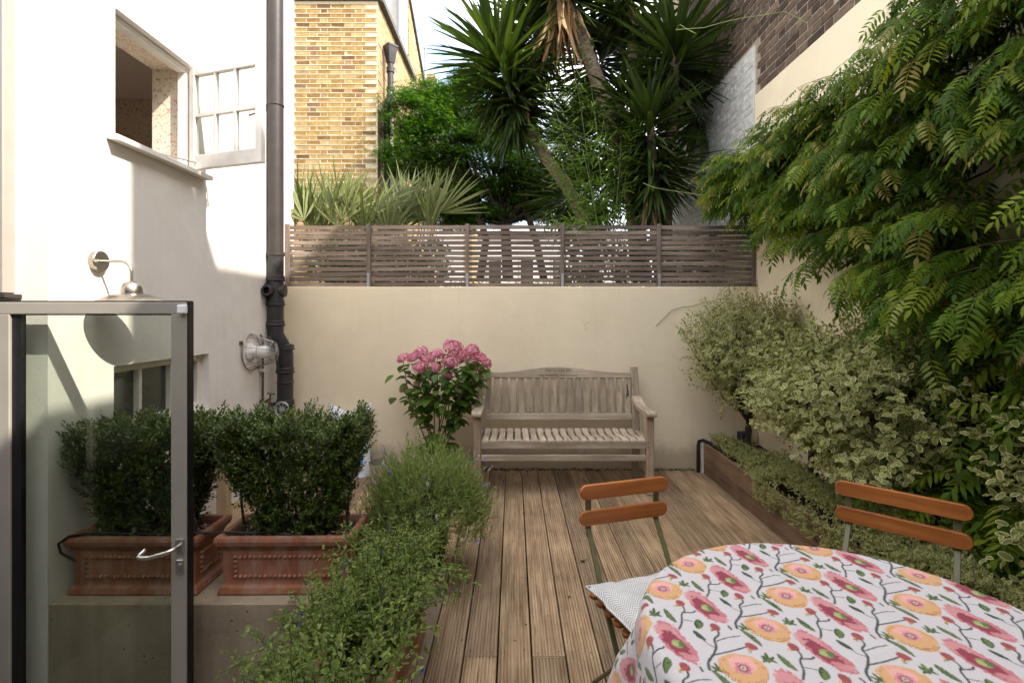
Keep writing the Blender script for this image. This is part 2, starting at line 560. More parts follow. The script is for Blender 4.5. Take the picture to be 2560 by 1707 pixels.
YB = [(0.0, (0.13, 0.075, 0.036)), (0.08, (0.23, 0.135, 0.05)), (0.3, (0.30, 0.185, 0.065)), (0.6, (0.355, 0.23, 0.085)), (0.92, (0.41, 0.295, 0.14)), (0.97, (0.18, 0.12, 0.075)), (1.0, (0.27, 0.115, 0.06))]
BB = [(0.0, (0.06, 0.042, 0.034)), (0.3, (0.105, 0.072, 0.054)), (0.6, (0.14, 0.098, 0.072)), (0.85, (0.18, 0.13, 0.095)), (1.0, (0.075, 0.06, 0.052))]
MT['ybrick'] = brick_obj_mat('yellow_stock_brick', YB)
MT['bbrick'] = brick_obj_mat('sooty_brown_brick', BB)
MT['wbrick'] = brick_obj_mat('white_painted_brick', [(0, (0.56, 0.55, 0.53)), (1, (0.66, 0.65, 0.62))], 0.35)
MT['ywall'] = bricks_mat('yellow_brick_wall', YB, (0.50, 0.40, 0.25), 'X')
MT['ywall_y'] = bricks_mat('yellow_brick_front', YB, (0.50, 0.40, 0.25), 'Y')
MT['bwall'] = bricks_mat('brown_brick_wall', BB, (0.24, 0.19, 0.14), 'X')
MT['ymortar'] = simple('pale_lime_mortar', (0.56, 0.46, 0.30), 0.95, var=0.12, nscale=30, bstr=0.4, bscale=80)
MT['bmortar'] = simple('grey_buff_mortar', (0.36, 0.295, 0.22), 0.95, var=0.15, nscale=30, bstr=0.4, bscale=80)
MT['wmortar'] = simple('white_painted_joint', (0.58, 0.565, 0.54), 0.9, var=0.06, nscale=20, bstr=0.2, bscale=60)

MT['hedge'] = leafmat('hedge_leaf', [(0.036, 0.055, 0.010), (0.058, 0.092, 0.015), (0.105, 0.15, 0.028), (0.066, 0.105, 0.018)], 0.2, 0.32, spec=0.5)
MT['vgreen'] = leafmat('variegated_leaf_centre', [(0.14, 0.165, 0.045), (0.18, 0.205, 0.058), (0.23, 0.245, 0.068), (0.15, 0.18, 0.052)], 0.25, 0.5, spec=0.2)
MT['vcream'] = leafmat('variegated_leaf_margin', [(0.55, 0.51, 0.26), (0.64, 0.60, 0.34), (0.48, 0.47, 0.20)], 0.25, 0.5, (1.0, 1.0, 0.6), spec=0.2)
MT['wist'] = leafmat('wisteria_leaf', [(0.022, 0.048, 0.005), (0.040, 0.085, 0.007), (0.07, 0.14, 0.010), (0.13, 0.205, 0.015), (0.20, 0.24, 0.022), (0.055, 0.115, 0.009), (0.030, 0.065, 0.006)], 0.4, 0.55, (1.7, 1.6, 0.5), spec=0.16)
MT['wist_y'] = leafmat('young_wisteria_leaf', [(0.22, 0.20, 0.04), (0.30, 0.22, 0.06), (0.17, 0.24, 0.03)], 0.4, 0.45)
MT['yucca'] = leafmat('yucca_leaf', [(0.020, 0.038, 0.013), (0.032, 0.056, 0.015), (0.05, 0.08, 0.018), (0.08, 0.112, 0.024), (0.027, 0.048, 0.016)], 0.2, 0.42, spec=0.28)
MT['yucca_dead'] = leafmat('dead_yucca_leaf', [(0.32, 0.20, 0.09), (0.42, 0.28, 0.14), (0.24, 0.14, 0.07)], 0.2, 0.7, (1.2, 1.0, 0.7))
MT['palm'] = leafmat('fan_palm_blade', [(0.095, 0.115, 0.035), (0.14, 0.16, 0.05), (0.19, 0.205, 0.07), (0.11, 0.135, 0.03)], 0.25, 0.45)
MT['bamboo'] = leafmat('bamboo_leaf', [(0.07, 0.135, 0.014), (0.11, 0.185, 0.02), (0.16, 0.23, 0.03), (0.085, 0.15, 0.018)], 0.35, 0.5)
MT['bambooculm'] = simple('bamboo_culm', (0.12, 0.17, 0.05), 0.5, var=0.2)
MT['maple'] = leafmat('maple_leaf', [(0.024, 0.057, 0.009), (0.037, 0.088, 0.011), (0.061, 0.130, 0.012), (0.104, 0.198, 0.015)], 0.4, 0.5)
MT['salvia'] = leafmat('salvia_leaf', [(0.075, 0.125, 0.022), (0.115, 0.175, 0.032), (0.165, 0.225, 0.045), (0.215, 0.265, 0.06)], 0.33, 0.5)
MT['lav'] = leafmat('lavender_leaf', [(0.14, 0.19, 0.05), (0.20, 0.25, 0.075), (0.26, 0.30, 0.11), (0.16, 0.21, 0.065)], 0.3, 0.6)
MT['lavfl'] = leafmat('lavender_floret', [(0.30, 0.25, 0.38), (0.36, 0.31, 0.44), (0.42, 0.40, 0.38)], 0.2, 0.7, (1.0, 1.0, 1.2))
MT['blue'] = leafmat('blue_salvia_floret', [(0.03, 0.03, 0.22), (0.045, 0.04, 0.30)], 0.2, 0.6, (1.0, 1.0, 1.2))
MT['hydl'] = leafmat('hydrangea_leaf', [(0.037, 0.078, 0.010), (0.061, 0.120, 0.014), (0.091, 0.166, 0.019), (0.049, 0.094, 0.012)], 0.3, 0.4)
MT['hydf'] = leafmat('hydrangea_petal', [(0.50, 0.12, 0.21), (0.68, 0.22, 0.32), (0.80, 0.42, 0.48), (0.58, 0.15, 0.25), (0.74, 0.30, 0.38), (0.45, 0.12, 0.19)], 0.25, 0.6, (1.1, 0.9, 0.9))
MT['hydold'] = leafmat('faded_hydrangea_petal', [(0.55, 0.27, 0.22), (0.60, 0.33, 0.28)], 0.25, 0.7, (1.1, 0.9, 0.9))
MT['debris'] = leafmat('dry_leaf_litter', [(0.06, 0.035, 0.02), (0.12, 0.075, 0.04), (0.035, 0.022, 0.015)], 0.1, 0.9, (1, 1, 0.8))
MT['chips'] = leafmat('bark_chip', [(0.30, 0.20, 0.12), (0.46, 0.33, 0.21), (0.16, 0.10, 0.06)], 0.05, 0.9, (1, 1, 0.8))
MT['ivyhedge'] = leafmat('far_hedge_leaf', [(0.061, 0.114, 0.012), (0.110, 0.177, 0.019), (0.171, 0.250, 0.025)], 0.3, 0.5)
MT['potgreen'] = simple('dark_green_plastic_pot', (0.022, 0.035, 0.028), 0.38, var=0.15)
MT['potblue'] = simple('dark_blue_glazed_pot', (0.010, 0.016, 0.034), 0.22, var=0.34, spec=0.35)
MT['engrave'] = simple('dark_brown_marking', (0.075, 0.05, 0.035), 0.9)  # dark brown for the bench lettering and dowel ends
MT['roofgrey'] = simple('lead_grey_coping', (0.10, 0.09, 0.085), 0.7, var=0.2)
MT['galv'] = simple('galvanised_flue', (0.36, 0.37, 0.38), 0.45, metal=0.5, var=0.1)
MT['farwhite'] = simple('far_white_render', (0.50, 0.48, 0.45), 0.9, var=0.08)

# ------------------------------------------------------------------ foliage helpers
def unit(a):
    return a / np.maximum(np.linalg.norm(a, axis=-1, keepdims=True), 1e-9)

def leaf_t(L=1.0, W=0.4, n=1, fold=0.18, droop=0.15, peak=0.45, mi=0, tip=1.0):
    """leaf along +Y, face up +Z: midrib fold and droop. returns (V, faces, mats)"""
    V = [(0, 0, 0)]
    Fc = []
    for i in range(1, n + 1):
        t = i / (n + 1)
        tt = t ** (math.log(0.5) / math.log(peak))
        w = W / 2 * math.sin(math.pi * tt) ** 0.8
        z = -droop * L * t * t
        V += [(-w, t * L, z + fold * w), (0, t * L, z), (w, t * L, z + fold * w)]
    V.append((0, L * tip, -droop * L))
    e = len(V) - 1
    Fc += [(0, 2, 1), (0, 3, 2)]
    for i in range(n - 1):
        a = 1 + 3 * i
        Fc += [(a, a + 1, a + 4, a + 3), (a + 1, a + 2, a + 5, a + 4)]
    a = 1 + 3 * (n - 1)
    Fc += [(a, a + 1, e), (a + 1, a + 2, e)]
    return np.array(V, float), Fc, [mi] * len(Fc)

def vleaf_t(L=1.0, W=0.55, fold=0.15, droop=0.12, wav=0.04, k=10):
    """variegated leaf: green centre (0) with a cream margin (1)"""
    out, inn = [], []
    for i in range(k):
        a = 2 * math.pi * i / k
        y = 0.5 - 0.5 * math.cos(a)
        w = math.sin(a) * W / 2
        z = -droop * y * y + fold * abs(w)
        out.append((w, y * L, (z + wav * (1 if i % 2 else -1)) * L))
        inn.append((w * 0.74, (0.5 + (y - 0.5) * 0.88) * L, z * L))
    V = out + inn
    Fc = [tuple(k + i for i in range(k))]
    Mi = [0]
    for i in range(k):
        j = (i + 1) % k
        Fc.append((i, j, k + j, k + i))
        Mi.append(1)
    return np.array(V, float), Fc, Mi

def join_t(parts):
    V, Fc, Mi, b = [], [], [], 0
    for v, f, m in parts:
        V.append(v)
        Fc += [tuple(b + i for i in q) for q in f]
        Mi += m
        b += len(v)
    return np.concatenate(V), Fc, Mi

def place_t(t, loc=(0, 0, 0), d=(0, 1, 0), up=(0, 0, 1), s=1.0):
    v, f, m = t
    R = frames(np.array([d], float), np.array([up], float))[0]
    return (v * s) @ R.T + np.array(loc, float), f, m

def frames(D, U):
    Y = unit(D)
    Z = U - (U * Y).sum(-1, keepdims=True) * Y
    bad = np.linalg.norm(Z, axis=-1) < 1e-3
    Z[bad] = np.array([1.0, 0.13, 0.07])
    Z = unit(Z - (Z * Y).sum(-1, keepdims=True) * Y)
    X = np.cross(Y, Z)
    return np.stack([X, Y, Z], axis=-1)

def mesh_np(name, V, faces_tmpl, reps, voff, mats, Mi, rnd=None, smooth=False):
    """fast mesh: the same face template repeated `reps` times, each time voff vertices on"""
    me = bpy.data.meshes.new(name)
    tot = np.array([len(f) for f in faces_tmpl])
    flat = np.concatenate([np.array(f) for f in faces_tmpl])
    L = len(flat)
    loops = (flat[None, :] + (np.arange(reps) * voff)[:, None]).ravel()
    tots = np.tile(tot, reps)
    starts = np.concatenate([[0], np.cumsum(tots)[:-1]])
    me.vertices.add(len(V))
    me.vertices.foreach_set('co', V.astype(np.float32).ravel())
    me.loops.add(len(loops))
    me.loops.foreach_set('vertex_index', loops.astype(np.int32))
    me.polygons.add(len(tots))
    me.polygons.foreach_set('loop_start', starts.astype(np.int32))
    me.polygons.foreach_set('loop_total', tots.astype(np.int32))
    for m in mats_of(mats):
        me.materials.append(m)
    me.polygons.foreach_set('material_index', np.tile(np.array(Mi, np.int32), reps))
    if smooth:
        me.polygons.foreach_set('use_smooth', np.ones(len(tots), bool))
    if rnd is not None:
        a = me.attributes.new('rnd', 'FLOAT', 'POINT')
        a.data.foreach_set('value', np.repeat(rnd, voff).astype(np.float32))
    me.update(calc_edges=True)
    me.validate()
    return me

def tmesh(name, t, mats, smooth=False):
    v, f, m = t
    return mesh_np(name, v, f, 1, len(v), mats, m, None, smooth)

def scatter(root, name, stuff_name, tmpls, mats, pos, D, U, S, n_ind=0, smooth=False, kind='stuff', pri=None):
    """place leaves: the n_ind nearest the camera as objects of their own, the rest joined into one part"""
    N = len(pos)
    pos = np.asarray(pos, float); D = np.asarray(D, float); U = np.asarray(U, float)
    S = np.broadcast_to(np.asarray(S, float), (N,))
    R = frames(D.copy(), U.copy())
    var = rng.integers(0, len(tmpls), N)
    Mi = ROOTM[root.name].inverted()
    Rm = np.array(Mi.to_3x3()); Tm = np.array(Mi.translation)
    if pri is None:
        d = np.linalg.norm(pos - np.array([0, 0, EYE]), axis=1) / S
        pri = d
    order = np.argsort(pri)
    ind = order[:n_ind]
    rest = order[n_ind:]
    meshes = [tmesh(name, t, mats, smooth) for t in tmpls] if len(ind) else []
    for i in ind:
        A = np.eye(4)
        A[:3, :3] = R[i] * S[i]
        A[:3, 3] = pos[i]
        o = bpy.data.objects.new(name, meshes[var[i]])
        COL.objects.link(o)
        o.parent = root
        o.matrix_basis = Mi @ Matrix(A.tolist())
    if len(rest):
        for k, t in enumerate(tmpls):
            pass
        # one joined mesh: group by template, then merge arrays
        Vs, loops, tots, mis, rn, base = [], [], [], [], [], 0
        for k, (v, f, m) in enumerate(tmpls):
            idx = rest[var[rest] == k]
            if not len(idx): continue
            W = np.einsum('nij,vj->nvi', R[idx], v) * S[idx][:, None, None] + pos[idx][:, None, :]
            W = W.reshape(-1, 3) @ Rm.T + Tm
            flat = np.concatenate([np.array(q) for q in f])
            tot = np.array([len(q) for q in f])
            loops.append((flat[None, :] + base + (np.arange(len(idx)) * len(v))[:, None]).ravel())
            tots.append(np.tile(tot, len(idx)))
            mis.append(np.tile(np.array(m), len(idx)))
            rn.append(np.repeat(rng.random(len(idx)), len(v)))
            Vs.append(W)
            base += len(W)
        V = np.concatenate(Vs); loops = np.concatenate(loops); tots = np.concatenate(tots); mis = np.concatenate(mis); rn = np.concatenate(rn)
        me = bpy.data.meshes.new(stuff_name)
        me.vertices.add(len(V)); me.vertices.foreach_set('co', V.astype(np.float32).ravel())
        me.loops.add(len(loops)); me.loops.foreach_set('vertex_index', loops.astype(np.int32))
        me.polygons.add(len(tots))
        me.polygons.foreach_set('loop_start', np.concatenate([[0], np.cumsum(tots)[:-1]]).astype(np.int32))
        me.polygons.foreach_set('loop_total', tots.astype(np.int32))
        for q in mats_of(mats): me.materials.append(q)
        me.polygons.foreach_set('material_index', mis.astype(np.int32))
        if smooth: me.polygons.foreach_set('use_smooth', np.ones(len(tots), bool))
        a = me.attributes.new('rnd', 'FLOAT', 'POINT'); a.data.foreach_set('value', rn.astype(np.float32))
        me.update(calc_edges=True)
        o = bpy.data.objects.new(stuff_name, me)
        COL.objects.link(o)
        o.parent = root
        ROOTM[o.name] = ROOTM[root.name].copy()
        if kind: o['kind'] = kind
        return o

def rdir(n, zlo=-1.0, zhi=1.0):
    z = rng.uniform(zlo, zhi, n)
    t = rng.uniform(0, 2 * np.pi, n)
    r = np.sqrt(1 - z * z)
    return np.stack([r * np.cos(t), r * np.sin(t), z], -1)

def sprigs(P0, D, k, step, size, open0=0.5, open1=1.25, jit=0.25):
    """k leaves spiralling along each shoot; returns pos, dir, up, size"""
    N = len(P0)
    D = unit(D)
    A = unit(np.cross(D, rdir(N)))
    B = np.cross(D, A)
    ps, ds, us, ss = [], [], [], []
    ph0 = rng.uniform(0, 6.28, N)
    for j in range(k):
        ph = ph0 + j * 2.4
        rad = A * np.cos(ph)[:, None] + B * np.sin(ph)[:, None]
        f = j / max(1, k - 1)
        op = open1 + (open0 - open1) * f + rng.normal(0, jit, N)
        d = D * np.cos(op)[:, None] + rad * np.sin(op)[:, None]
        ps.append(P0 + D * (step * j))
        ds.append(d)
        us.append(D * 0.8 + np.array([0, 0, 0.5]) + rng.normal(0, 0.2, (N, 3)))
        ss.append(size * rng.uniform(0.7, 1.15, N) * (1 - 0.25 * f))
    return np.concatenate(ps), np.concatenate(ds), np.concatenate(us), np.concatenate(ss)

def branch_mesh(mb, p0, p1, r0, r1, wob=0.06, n=5, sides=5):
    p0, p1 = Vector(p0), Vector(p1)
    L = (p1 - p0).length
    pts, rs = [], []
    off = Vector((random.uniform(-1, 1), random.uniform(-1, 1), random.uniform(-0.3, 0.6))) * L * wob * 2
    for i in range(n):
        t = i / (n - 1)
        q = p0.lerp(p1, t) + off * math.sin(math.pi * t) + Vector([random.gauss(0, wob * L * 0.15) for _ in range(3)]) * (0 if i in (0, n - 1) else 1)
        pts.append(q); rs.append(r0 + (r1 - r0) * t)
    mb.tube(pts, rs, sides)
    return pts

def copy_tree(o, parent=None):
    c = o.copy()
    COL.objects.link(c)
    c.parent = parent
    for ch in list(o.children):
        copy_tree(ch, c)
    return c

# ================================================================== SETTING
BACK = 4.885           # front face of the back wall
LEFT = -2.2            # face of the white house wall
RIGHT = 2.37           # face of the neighbour's brick wall
LOW = -0.62            # lower paving by the house

mb = MB()
mb.add([(-600, -600, LOW), (600, -600, LOW), (600, 600, LOW), (-600, 600, LOW)], [(0, 1, 2, 3)])
tag(mb.build('ground', MT['ground']), kind='structure')
mb = MB(); mb.box(-2.6, 2.9, 5.12, 30, LOW + 0.01, 0.9)
tag(mb.build('neighbour_garden_ground', MT['soil']), kind='structure')

# --- deck ---------------------------------------------------------
deck = thing('deck', None, None, (0, 0, 0), kind='structure')
mb = MB(); mb.box(-2.195, 1.80, 2.83, BACK - 0.005, LOW + 0.02, -0.05); mb.box(-0.36, 1.80, 0.5, 2.83, LOW + 0.02, -0.0505)
mb.build('dark_gap_fill', MT['dark'], deck)  # black block under the boards, standing in for shade in their gaps

def board_profile(w, ng, d=0.008, th=0.03):
    """reeded board section from x=0..w, top at z=0"""
    pts = [(0, -th), (0, -0.004), (0.003, 0)]
    pitch = (w - 0.012) / ng
    x = 0.006
    for i in range(ng):
        a = x + i * pitch
        pts += [(a + pitch * 0.14, 0), (a + pitch * 0.20, -d), (a + pitch * 0.55, -d), (a + pitch * 0.61, 0)]
    pts += [(w - 0.003, 0), (w, -0.004), (w, -th)]
    return pts

def reeded_board(name, parent, x0, w, y0, y1, mat, ng=8, z=0.0, matrix=None):
    pr = board_profile(w, ng)
    b = MB()
    n = len(pr)
    vs = [(px - w / 2, -(y1 - y0) / 2, pz) for px, pz in pr] + [(px - w / 2, (y1 - y0) / 2, pz) for px, pz in pr]
    fs = [(i, i + 1, n + i + 1, n + i) for i in range(n - 1)]
    fs += [(n - 1, 0, n, 2 * n - 1), tuple(range(n)), tuple(reversed(range(n, 2 * n)))]
    b.add(vs, fs)
    o = link(name, b.mesh(name, mat), parent)
    o.matrix_basis = matrix if matrix is not None else Matrix.Translation((x0 + w / 2, (y0 + y1) / 2, z))
    return o

PITCH = 0.149
for k in range(-15, 13):
    xg = -0.068 + PITCH * k
    x0, x1 = xg + 0.0036, xg + PITCH - 0.0036
    if x0 < LEFT - 0.1 or x0 > 1.76:
        continue
    near = 0.5 if xg > -0.37 else 2.84
    x0 = max(x0, LEFT + 0.004)
    cuts = [near]
    if near < 1:
        j = 2.23 if k in (-1, 1, 4, 7) else None
        if j: cuts.append(j)
    cuts.append(BACK - 0.012 - random.random() * 0.012)
    for a, c in zip(cuts[:-1], cuts[1:]):
        o = reeded_board('deck_board', deck, x0, x1 - x0, a + 0.0015, c - 0.0015, MT['deck'], 9, random.uniform(-0.0012, 0.0012))
        o.rotation_euler = (0, random.uniform(-0.004, 0.004), random.uniform(-0.0006, 0.0006))

m = MB()
for k in range(-14, 13):
    xg = -0.068 + PITCH * k
    for yj in (2.26, 2.9, 3.5, 4.1, 4.75):
        if yj < 2.84 and xg < -0.37: continue
        for dx in (0.03, PITCH - 0.032):
            px_, py_ = xg + dx + random.uniform(-.006, .006), yj + random.uniform(-.012, .012)
            if LEFT + 0.03 < px_ < 1.74:
                m.lathe([(0.0042, 0.0016), (0.0003, 0.0017)], (px_, py_, 0), 7)
tag(m.build('screw_heads', MT['rust'], deck), kind='stuff')

# --- concrete retaining wall ------------------------------------------
conc = thing('concrete_retaining_wall', 'low pitted concrete retaining wall under the terracotta troughs', 'wall', (-1.4, 2.6, LOW))
mb = MB(); mb.box(LEFT + 0.003, -0.70, 2.42, 2.83, LOW, 0.1215); mb.build('front_wall', MT['concrete'], conc, bevel=0.006)
mb = MB(); mb.box(-0.70, -0.37, 0.5, 2.825, LOW, -0.003); mb.build('return_wall', MT['concrete'], conc, bevel=0.004)

# --- back garden wall --------------------------------------------------
gw = thing('garden_wall', 'cream painted garden wall behind the wooden bench', 'wall', (0, BACK, 0))
mb = MB(); mb.box(LEFT + 0.001, RIGHT - 0.03, BACK, 5.12, LOW, 1.74)
mb.build('wall', MT['cream'], gw, bevel=0.006)

# --- white house wall (left) -----------------------------------------------
hw = thing('house_wall', 'white painted house wall with an open casement window', 'wall', (LEFT, 3.5, LOW))
mb = MB()
XB = -2.50
W1 = (2.83, 3.55, 2.47, 3.18)
W2 = (2.82, 3.70, 0.80, 1.20)
def wseg(y0, y1, z0, z1): mb.box(XB, LEFT, y0, y1, z0, z1)
HT = 5.3
wseg(2.42, 2.82, LOW, HT); wseg(2.82, 3.70, LOW, 0.80); wseg(2.82, 3.70, 1.20, 2.47)
wseg(2.82, 2.83, 2.47, 3.18); wseg(3.55, 3.70, 2.47, 3.18); wseg(2.82, 3.70, 3.18, HT); wseg(3.70, 5.14, LOW, HT)
mb.build('wall', MT['white'], hw, recalc=True)
# room behind the open casement
mb = MB()
RX0, RY0, RY1, RZ0, RZ1 = -3.75, 1.9, 4.7, 1.6, 3.45
mb.add([(XB, RY0, RZ0), (RX0, RY0, RZ0), (RX0, RY1, RZ0), (XB, RY1, RZ0), (XB, RY0, RZ1), (RX0, RY0, RZ1), (RX0, RY1, RZ1), (XB, RY1, RZ1)],
       [(0, 1, 5, 4), (1, 2, 6, 5), (2, 3, 7, 6), (0, 1, 2, 3)], 0)
mb.add([(XB, RY0, RZ1), (RX0, RY0, RZ1), (RX0, RY1, RZ1), (XB, RY1, RZ1)], [(0, 1, 2, 3)], 1)
mb.build('room', [MT['wallpaper'], MT['room']], hw, recalc=False)
mb = MB()     # papered reveals of the opening
t = 0.004
mb.box(XB, LEFT - 0.10, W1[1] - t, W1[1] - 0.0005, W1[2], W1[3]); mb.box(XB, LEFT - 0.10, W1[0] + 0.0005, W1[1] - t, W1[3] - t, W1[3] - 0.0005)
mb.build('papered_reveal', MT['wallpaper'], hw)
w = link('casement_window', MB().box(LEFT - 0.10, LEFT - 0.045, W1[0] + 0.0005, W1[0] + 0.04, W1[2], W1[3]).box(LEFT - 0.10, LEFT - 0.045, W1[1] - 0.045, W1[1] - 0.0045, W1[2], W1[3]).box(LEFT - 0.10, LEFT - 0.045, W1[0] + 0.04, W1[1] - 0.045, W1[3] - 0.045, W1[3] - 0.0045).xform(ROOTM[hw.name].inverted()).mesh('casement_window', MT['whitewood'], 0.003), hw)
# open sash: hinge line at Y=3.55, free edge towards the camera side
H0 = Vector((LEFT - 0.02, 3.535, 0)); H1 = Vector((-1.635, 3.35, 0))
sx = (H1 - H0).normalized(); sn = Vector((sx.y, -sx.x, 0)); SW = (H1 - H0).length
def sash_pt(u, d, z): return H0 + sx * u + sn * d + Vector((0, 0, z))
def sash_box(m, u0, u1, z0, z1, d0=-0.02, d1=0.02):
    vs = [sash_pt(u, d, z) for z in (z0, z1) for (u, d) in ((u0, d0), (u1, d0), (u1, d1), (u0, d1))]
    m.add(vs, [(0, 3, 2, 1), (4, 5, 6, 7), (0, 1, 5, 4), (1, 2, 6, 5), (2, 3, 7, 6), (3, 0, 4, 7)])
Z0, Z1 = 2.475, 3.16
m = MB()
sash_box(m, 0, 0.045, Z0, Z1); sash_box(m, SW - 0.05, SW, Z0, Z1); sash_box(m, 0.045, SW - 0.05, Z1 - 0.045, Z1, -0.019, 0.019); sash_box(m, 0.045, SW - 0.05, Z0, Z0 + 0.095, -0.019, 0.019)
so = m.build('sash', MT['whitewood'], hw, bevel=0.003)
cw = (SW - 0.095) / 3; ch = (Z1 - 0.045 - Z0 - 0.095) / 2
for i in (1, 2):
    m = MB(); sash_box(m, 0.045 + cw * i - 0.009, 0.045 + cw * i + 0.009, Z0 + 0.095, Z1 - 0.045, -0.014, 0.014); m.build('glazing_bar', MT['whitewood'], so)
m = MB(); sash_box(m, 0.045, SW - 0.05, Z0 + 0.095 + ch - 0.009, Z0 + 0.095 + ch + 0.009, -0.0135, 0.0135); m.build('glazing_bar', MT['whitewood'], so)
for i in range(3):
    for j in range(2):
        m = MB(); sash_box(m, 0.045 + cw * i, 0.045 + cw * (i + 1), Z0 + 0.095 + ch * j, Z0 + 0.095 + ch * (j + 1), -0.002, 0.002)
        m.build('pane', MT['paneglass'], so)
m = MB(); m.tube([sash_pt(SW - 0.02, -0.035, Z0 + 0.36), sash_pt(SW - 0.03, -0.05, Z0 + 0.365), sash_pt(SW - 0.17, -0.055, Z0 + 0.35)], 0.006, 6); m.tube([sash_pt(SW - 0.025, -0.02, Z0 + 0.33), sash_pt(SW - 0.025, -0.03, Z0 + 0.40)], 0.008, 6)
m.build('catch', MT['wire'], so, smooth=True)
m = MB(); m.tube([(LEFT - 0.06, 3.22, Z0 + 0.03), sash_pt(0.06, -0.03, Z0 + 0.045)], 0.005, 6); m.tube([sash_pt(0.05, -0.035, Z0 + 0.03), sash_pt(0.05, -0.035, Z0 + 0.06)], 0.009, 6)
m.build('window_stay', MT['wire'], hw, smooth=True)
m = MB(); m.prism([(LEFT + 0.0004, 2.436), (LEFT + 0.0004, 2.474), (LEFT + 0.07, 2.458), (LEFT + 0.07, 2.428)], 2.765, 3.64, 'Y'); m.prism([(LEFT - 0.10, 2.4705), (LEFT - 0.10, 2.488), (LEFT + 0.0002, 2.474), (LEFT + 0.0002, 2.4705)], 2.8305, 3.5495, 'Y')
m.build('sill', MT['white'], hw, bevel=0.004)
# lower window
m = MB()
fx0, fx1 = LEFT - 0.10, LEFT - 0.05
m.box(fx0, fx1, 2.8205, 2.86, 0.8, 1.2); m.box(fx0, fx1, 3.65, 3.6995, 0.8, 1.2); m.box(fx0, fx1, 2.86, 3.65, 1.155, 1.1995); m.box(fx0, fx1, 2.86, 3.65, 0.8005, 0.86)
m.box(fx0 - 0.002, fx1 + 0.004, 3.075, 3.10, 0.86, 1.155); m.box(fx0 - 0.002, fx1 + 0.004, 3.36, 3.40, 0.86, 1.155)
lw = m.build('window', MT['whitewood'], hw, bevel=0.003)
for a, c in ((2.86, 3.075), (3.10, 3.36), (3.40, 3.65)):
    m = MB(); m.box(fx0 + 0.015, fx0 + 0.019, a, c, 0.86, 1.155); m.build('pane', MT['redglass'], lw)
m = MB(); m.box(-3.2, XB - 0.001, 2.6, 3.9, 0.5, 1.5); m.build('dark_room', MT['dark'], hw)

# --- glazed side panel at the far left --------------------------------------
sw = thing('side_window', 'grey framed window at the far left above the glass door', 'window', (-2.9, 2.40, LOW))
m = MB(); x1, x0, zb, zt = -2.352, -3.4, 1.585, 5.2
m.box(x1 - 0.062, x1, 2.36, 2.418, zb, zt); m.box(x0, x1 - 0.062, 2.36, 2.418, zb, zb + 0.065)
m.build('frame', MT['alu'], sw, bevel=0.004)
m = MB(); m.box(x0, x1 - 0.062, 2.385, 2.391, zb + 0.065, zt); m.build('pane', MT['redglass'], sw)
m = MB(); m.box(x0, x1 + 0.035, 2.335, 2.418, zb - 0.024, zb - 0.004); m.build('sill', MT['pipe_brown'], sw, bevel=0.003)
m = MB(); m.box(x0, XB - 0.005, 2.43, 2.7, LOW, HT); m.build('wall', MT['white'], sw)
m = MB(); m.box(x0, XB - 0.005, 2.405, 2.4295, LOW, zb - 0.024); m.build('lower_panel', MT['white'], sw)

# --- neighbour's tall brick wall (right) ------------------------------------
nw = thing('brick_wall', 'tall sooty brown brick wall above the wisteria on the right', 'wall', (RIGHT, 4.0, LOW))
m = MB()
m.box(RIGHT, 3.2, -3.0, 0.53, LOW, 5.75)
m.prism([(0.53, LOW), (0.53, 7.25), (1.06, 7.2), (1.28, 6.56), (8.4, 6.46), (8.4, LOW)], RIGHT, 3.2, 'X')
m.build('wall', MT['bwall'], nw)
CREAM_Y, CREAM_Z, WHITE_Z = 4.97, 3.60, 4.09
def brick_tmpl(name, L, H, D, mat, axis):
    b = MB()
    if axis == 'X':   # faces -X
        b.box(-D, 0, -L / 2, L / 2, -H / 2, H / 2)
    else:             # faces -Y
        b.box(-L / 2, L / 2, -D, 0, -H / 2, H / 2)
    for i, p in enumerate(b.v):
        b.v[i] = tuple(c + random.uniform(-0.0018, 0.0018) for c in p)
    return b.mesh(name, mat, bevel=0.003)
def seen(p, marg=30):
    x = VX + p.x / p.y * F_PX; y = VY - (p.z - EYE) / p.y * F_PX
    return -marg < x < 2560 + marg and -marg < y < 1707 + marg
def brick_field(parent, name, mat, axis, plane, a0, a1, z0, z1, keep, tmpl_n=3, lim=300, bh=0.064, every=2):
    full = [brick_tmpl(name, 0.214, bh, 0.012, mat, axis) for _ in range(tmpl_n)]
    half = [brick_tmpl(name, 0.102, bh, 0.012, mat, axis) for _ in range(tmpl_n)]
    Mi = ROOTM[parent.name].inverted()
    spots = []
    row = 0
    z = z0 + 0.0375
    while z < z1:
        a = a0 - (0.168 if row % 2 else 0)
        k = 0
        while a < a1:
            ishalf = (k % every == every - 1)
            L = 0.112 if ishalf else 0.224
            c = a + L / 2
            if c - L / 2 >= a0 - 0.03 and c + L / 2 <= a1 + 0.03:
                p = Vector((plane, c, z)) if axis == 'X' else Vector((c, plane, z))
                if seen(p) and keep(c, z):
                    spots.append((p, ishalf))
            a += L
            k += 1
        row += 1
        z += 0.075
    spots.sort(key=lambda q: q[0].length)
    for p, ishalf in spots[:lim]:
        o = bpy.data.objects.new(name, random.choice(half if ishalf else full))
        COL.objects.link(o)
        o.parent = parent
        jit = Vector((random.uniform(-0.002, 0.002),) * 3)
        o.matrix_basis = Mi @ Matrix.Translation(p + jit)
    return len(spots)
m = MB(); m.prism([(3.37, CREAM_Z + 0.003), (8.3, CREAM_Z + 0.003), (8.3, EYE + 0.625 * 8.3), (3.37, EYE + 0.625 * 3.37)], RIGHT - 0.0125, RIGHT - 0.0005, 'X'); m.build('mortar_bed', MT['bmortar'], nw)
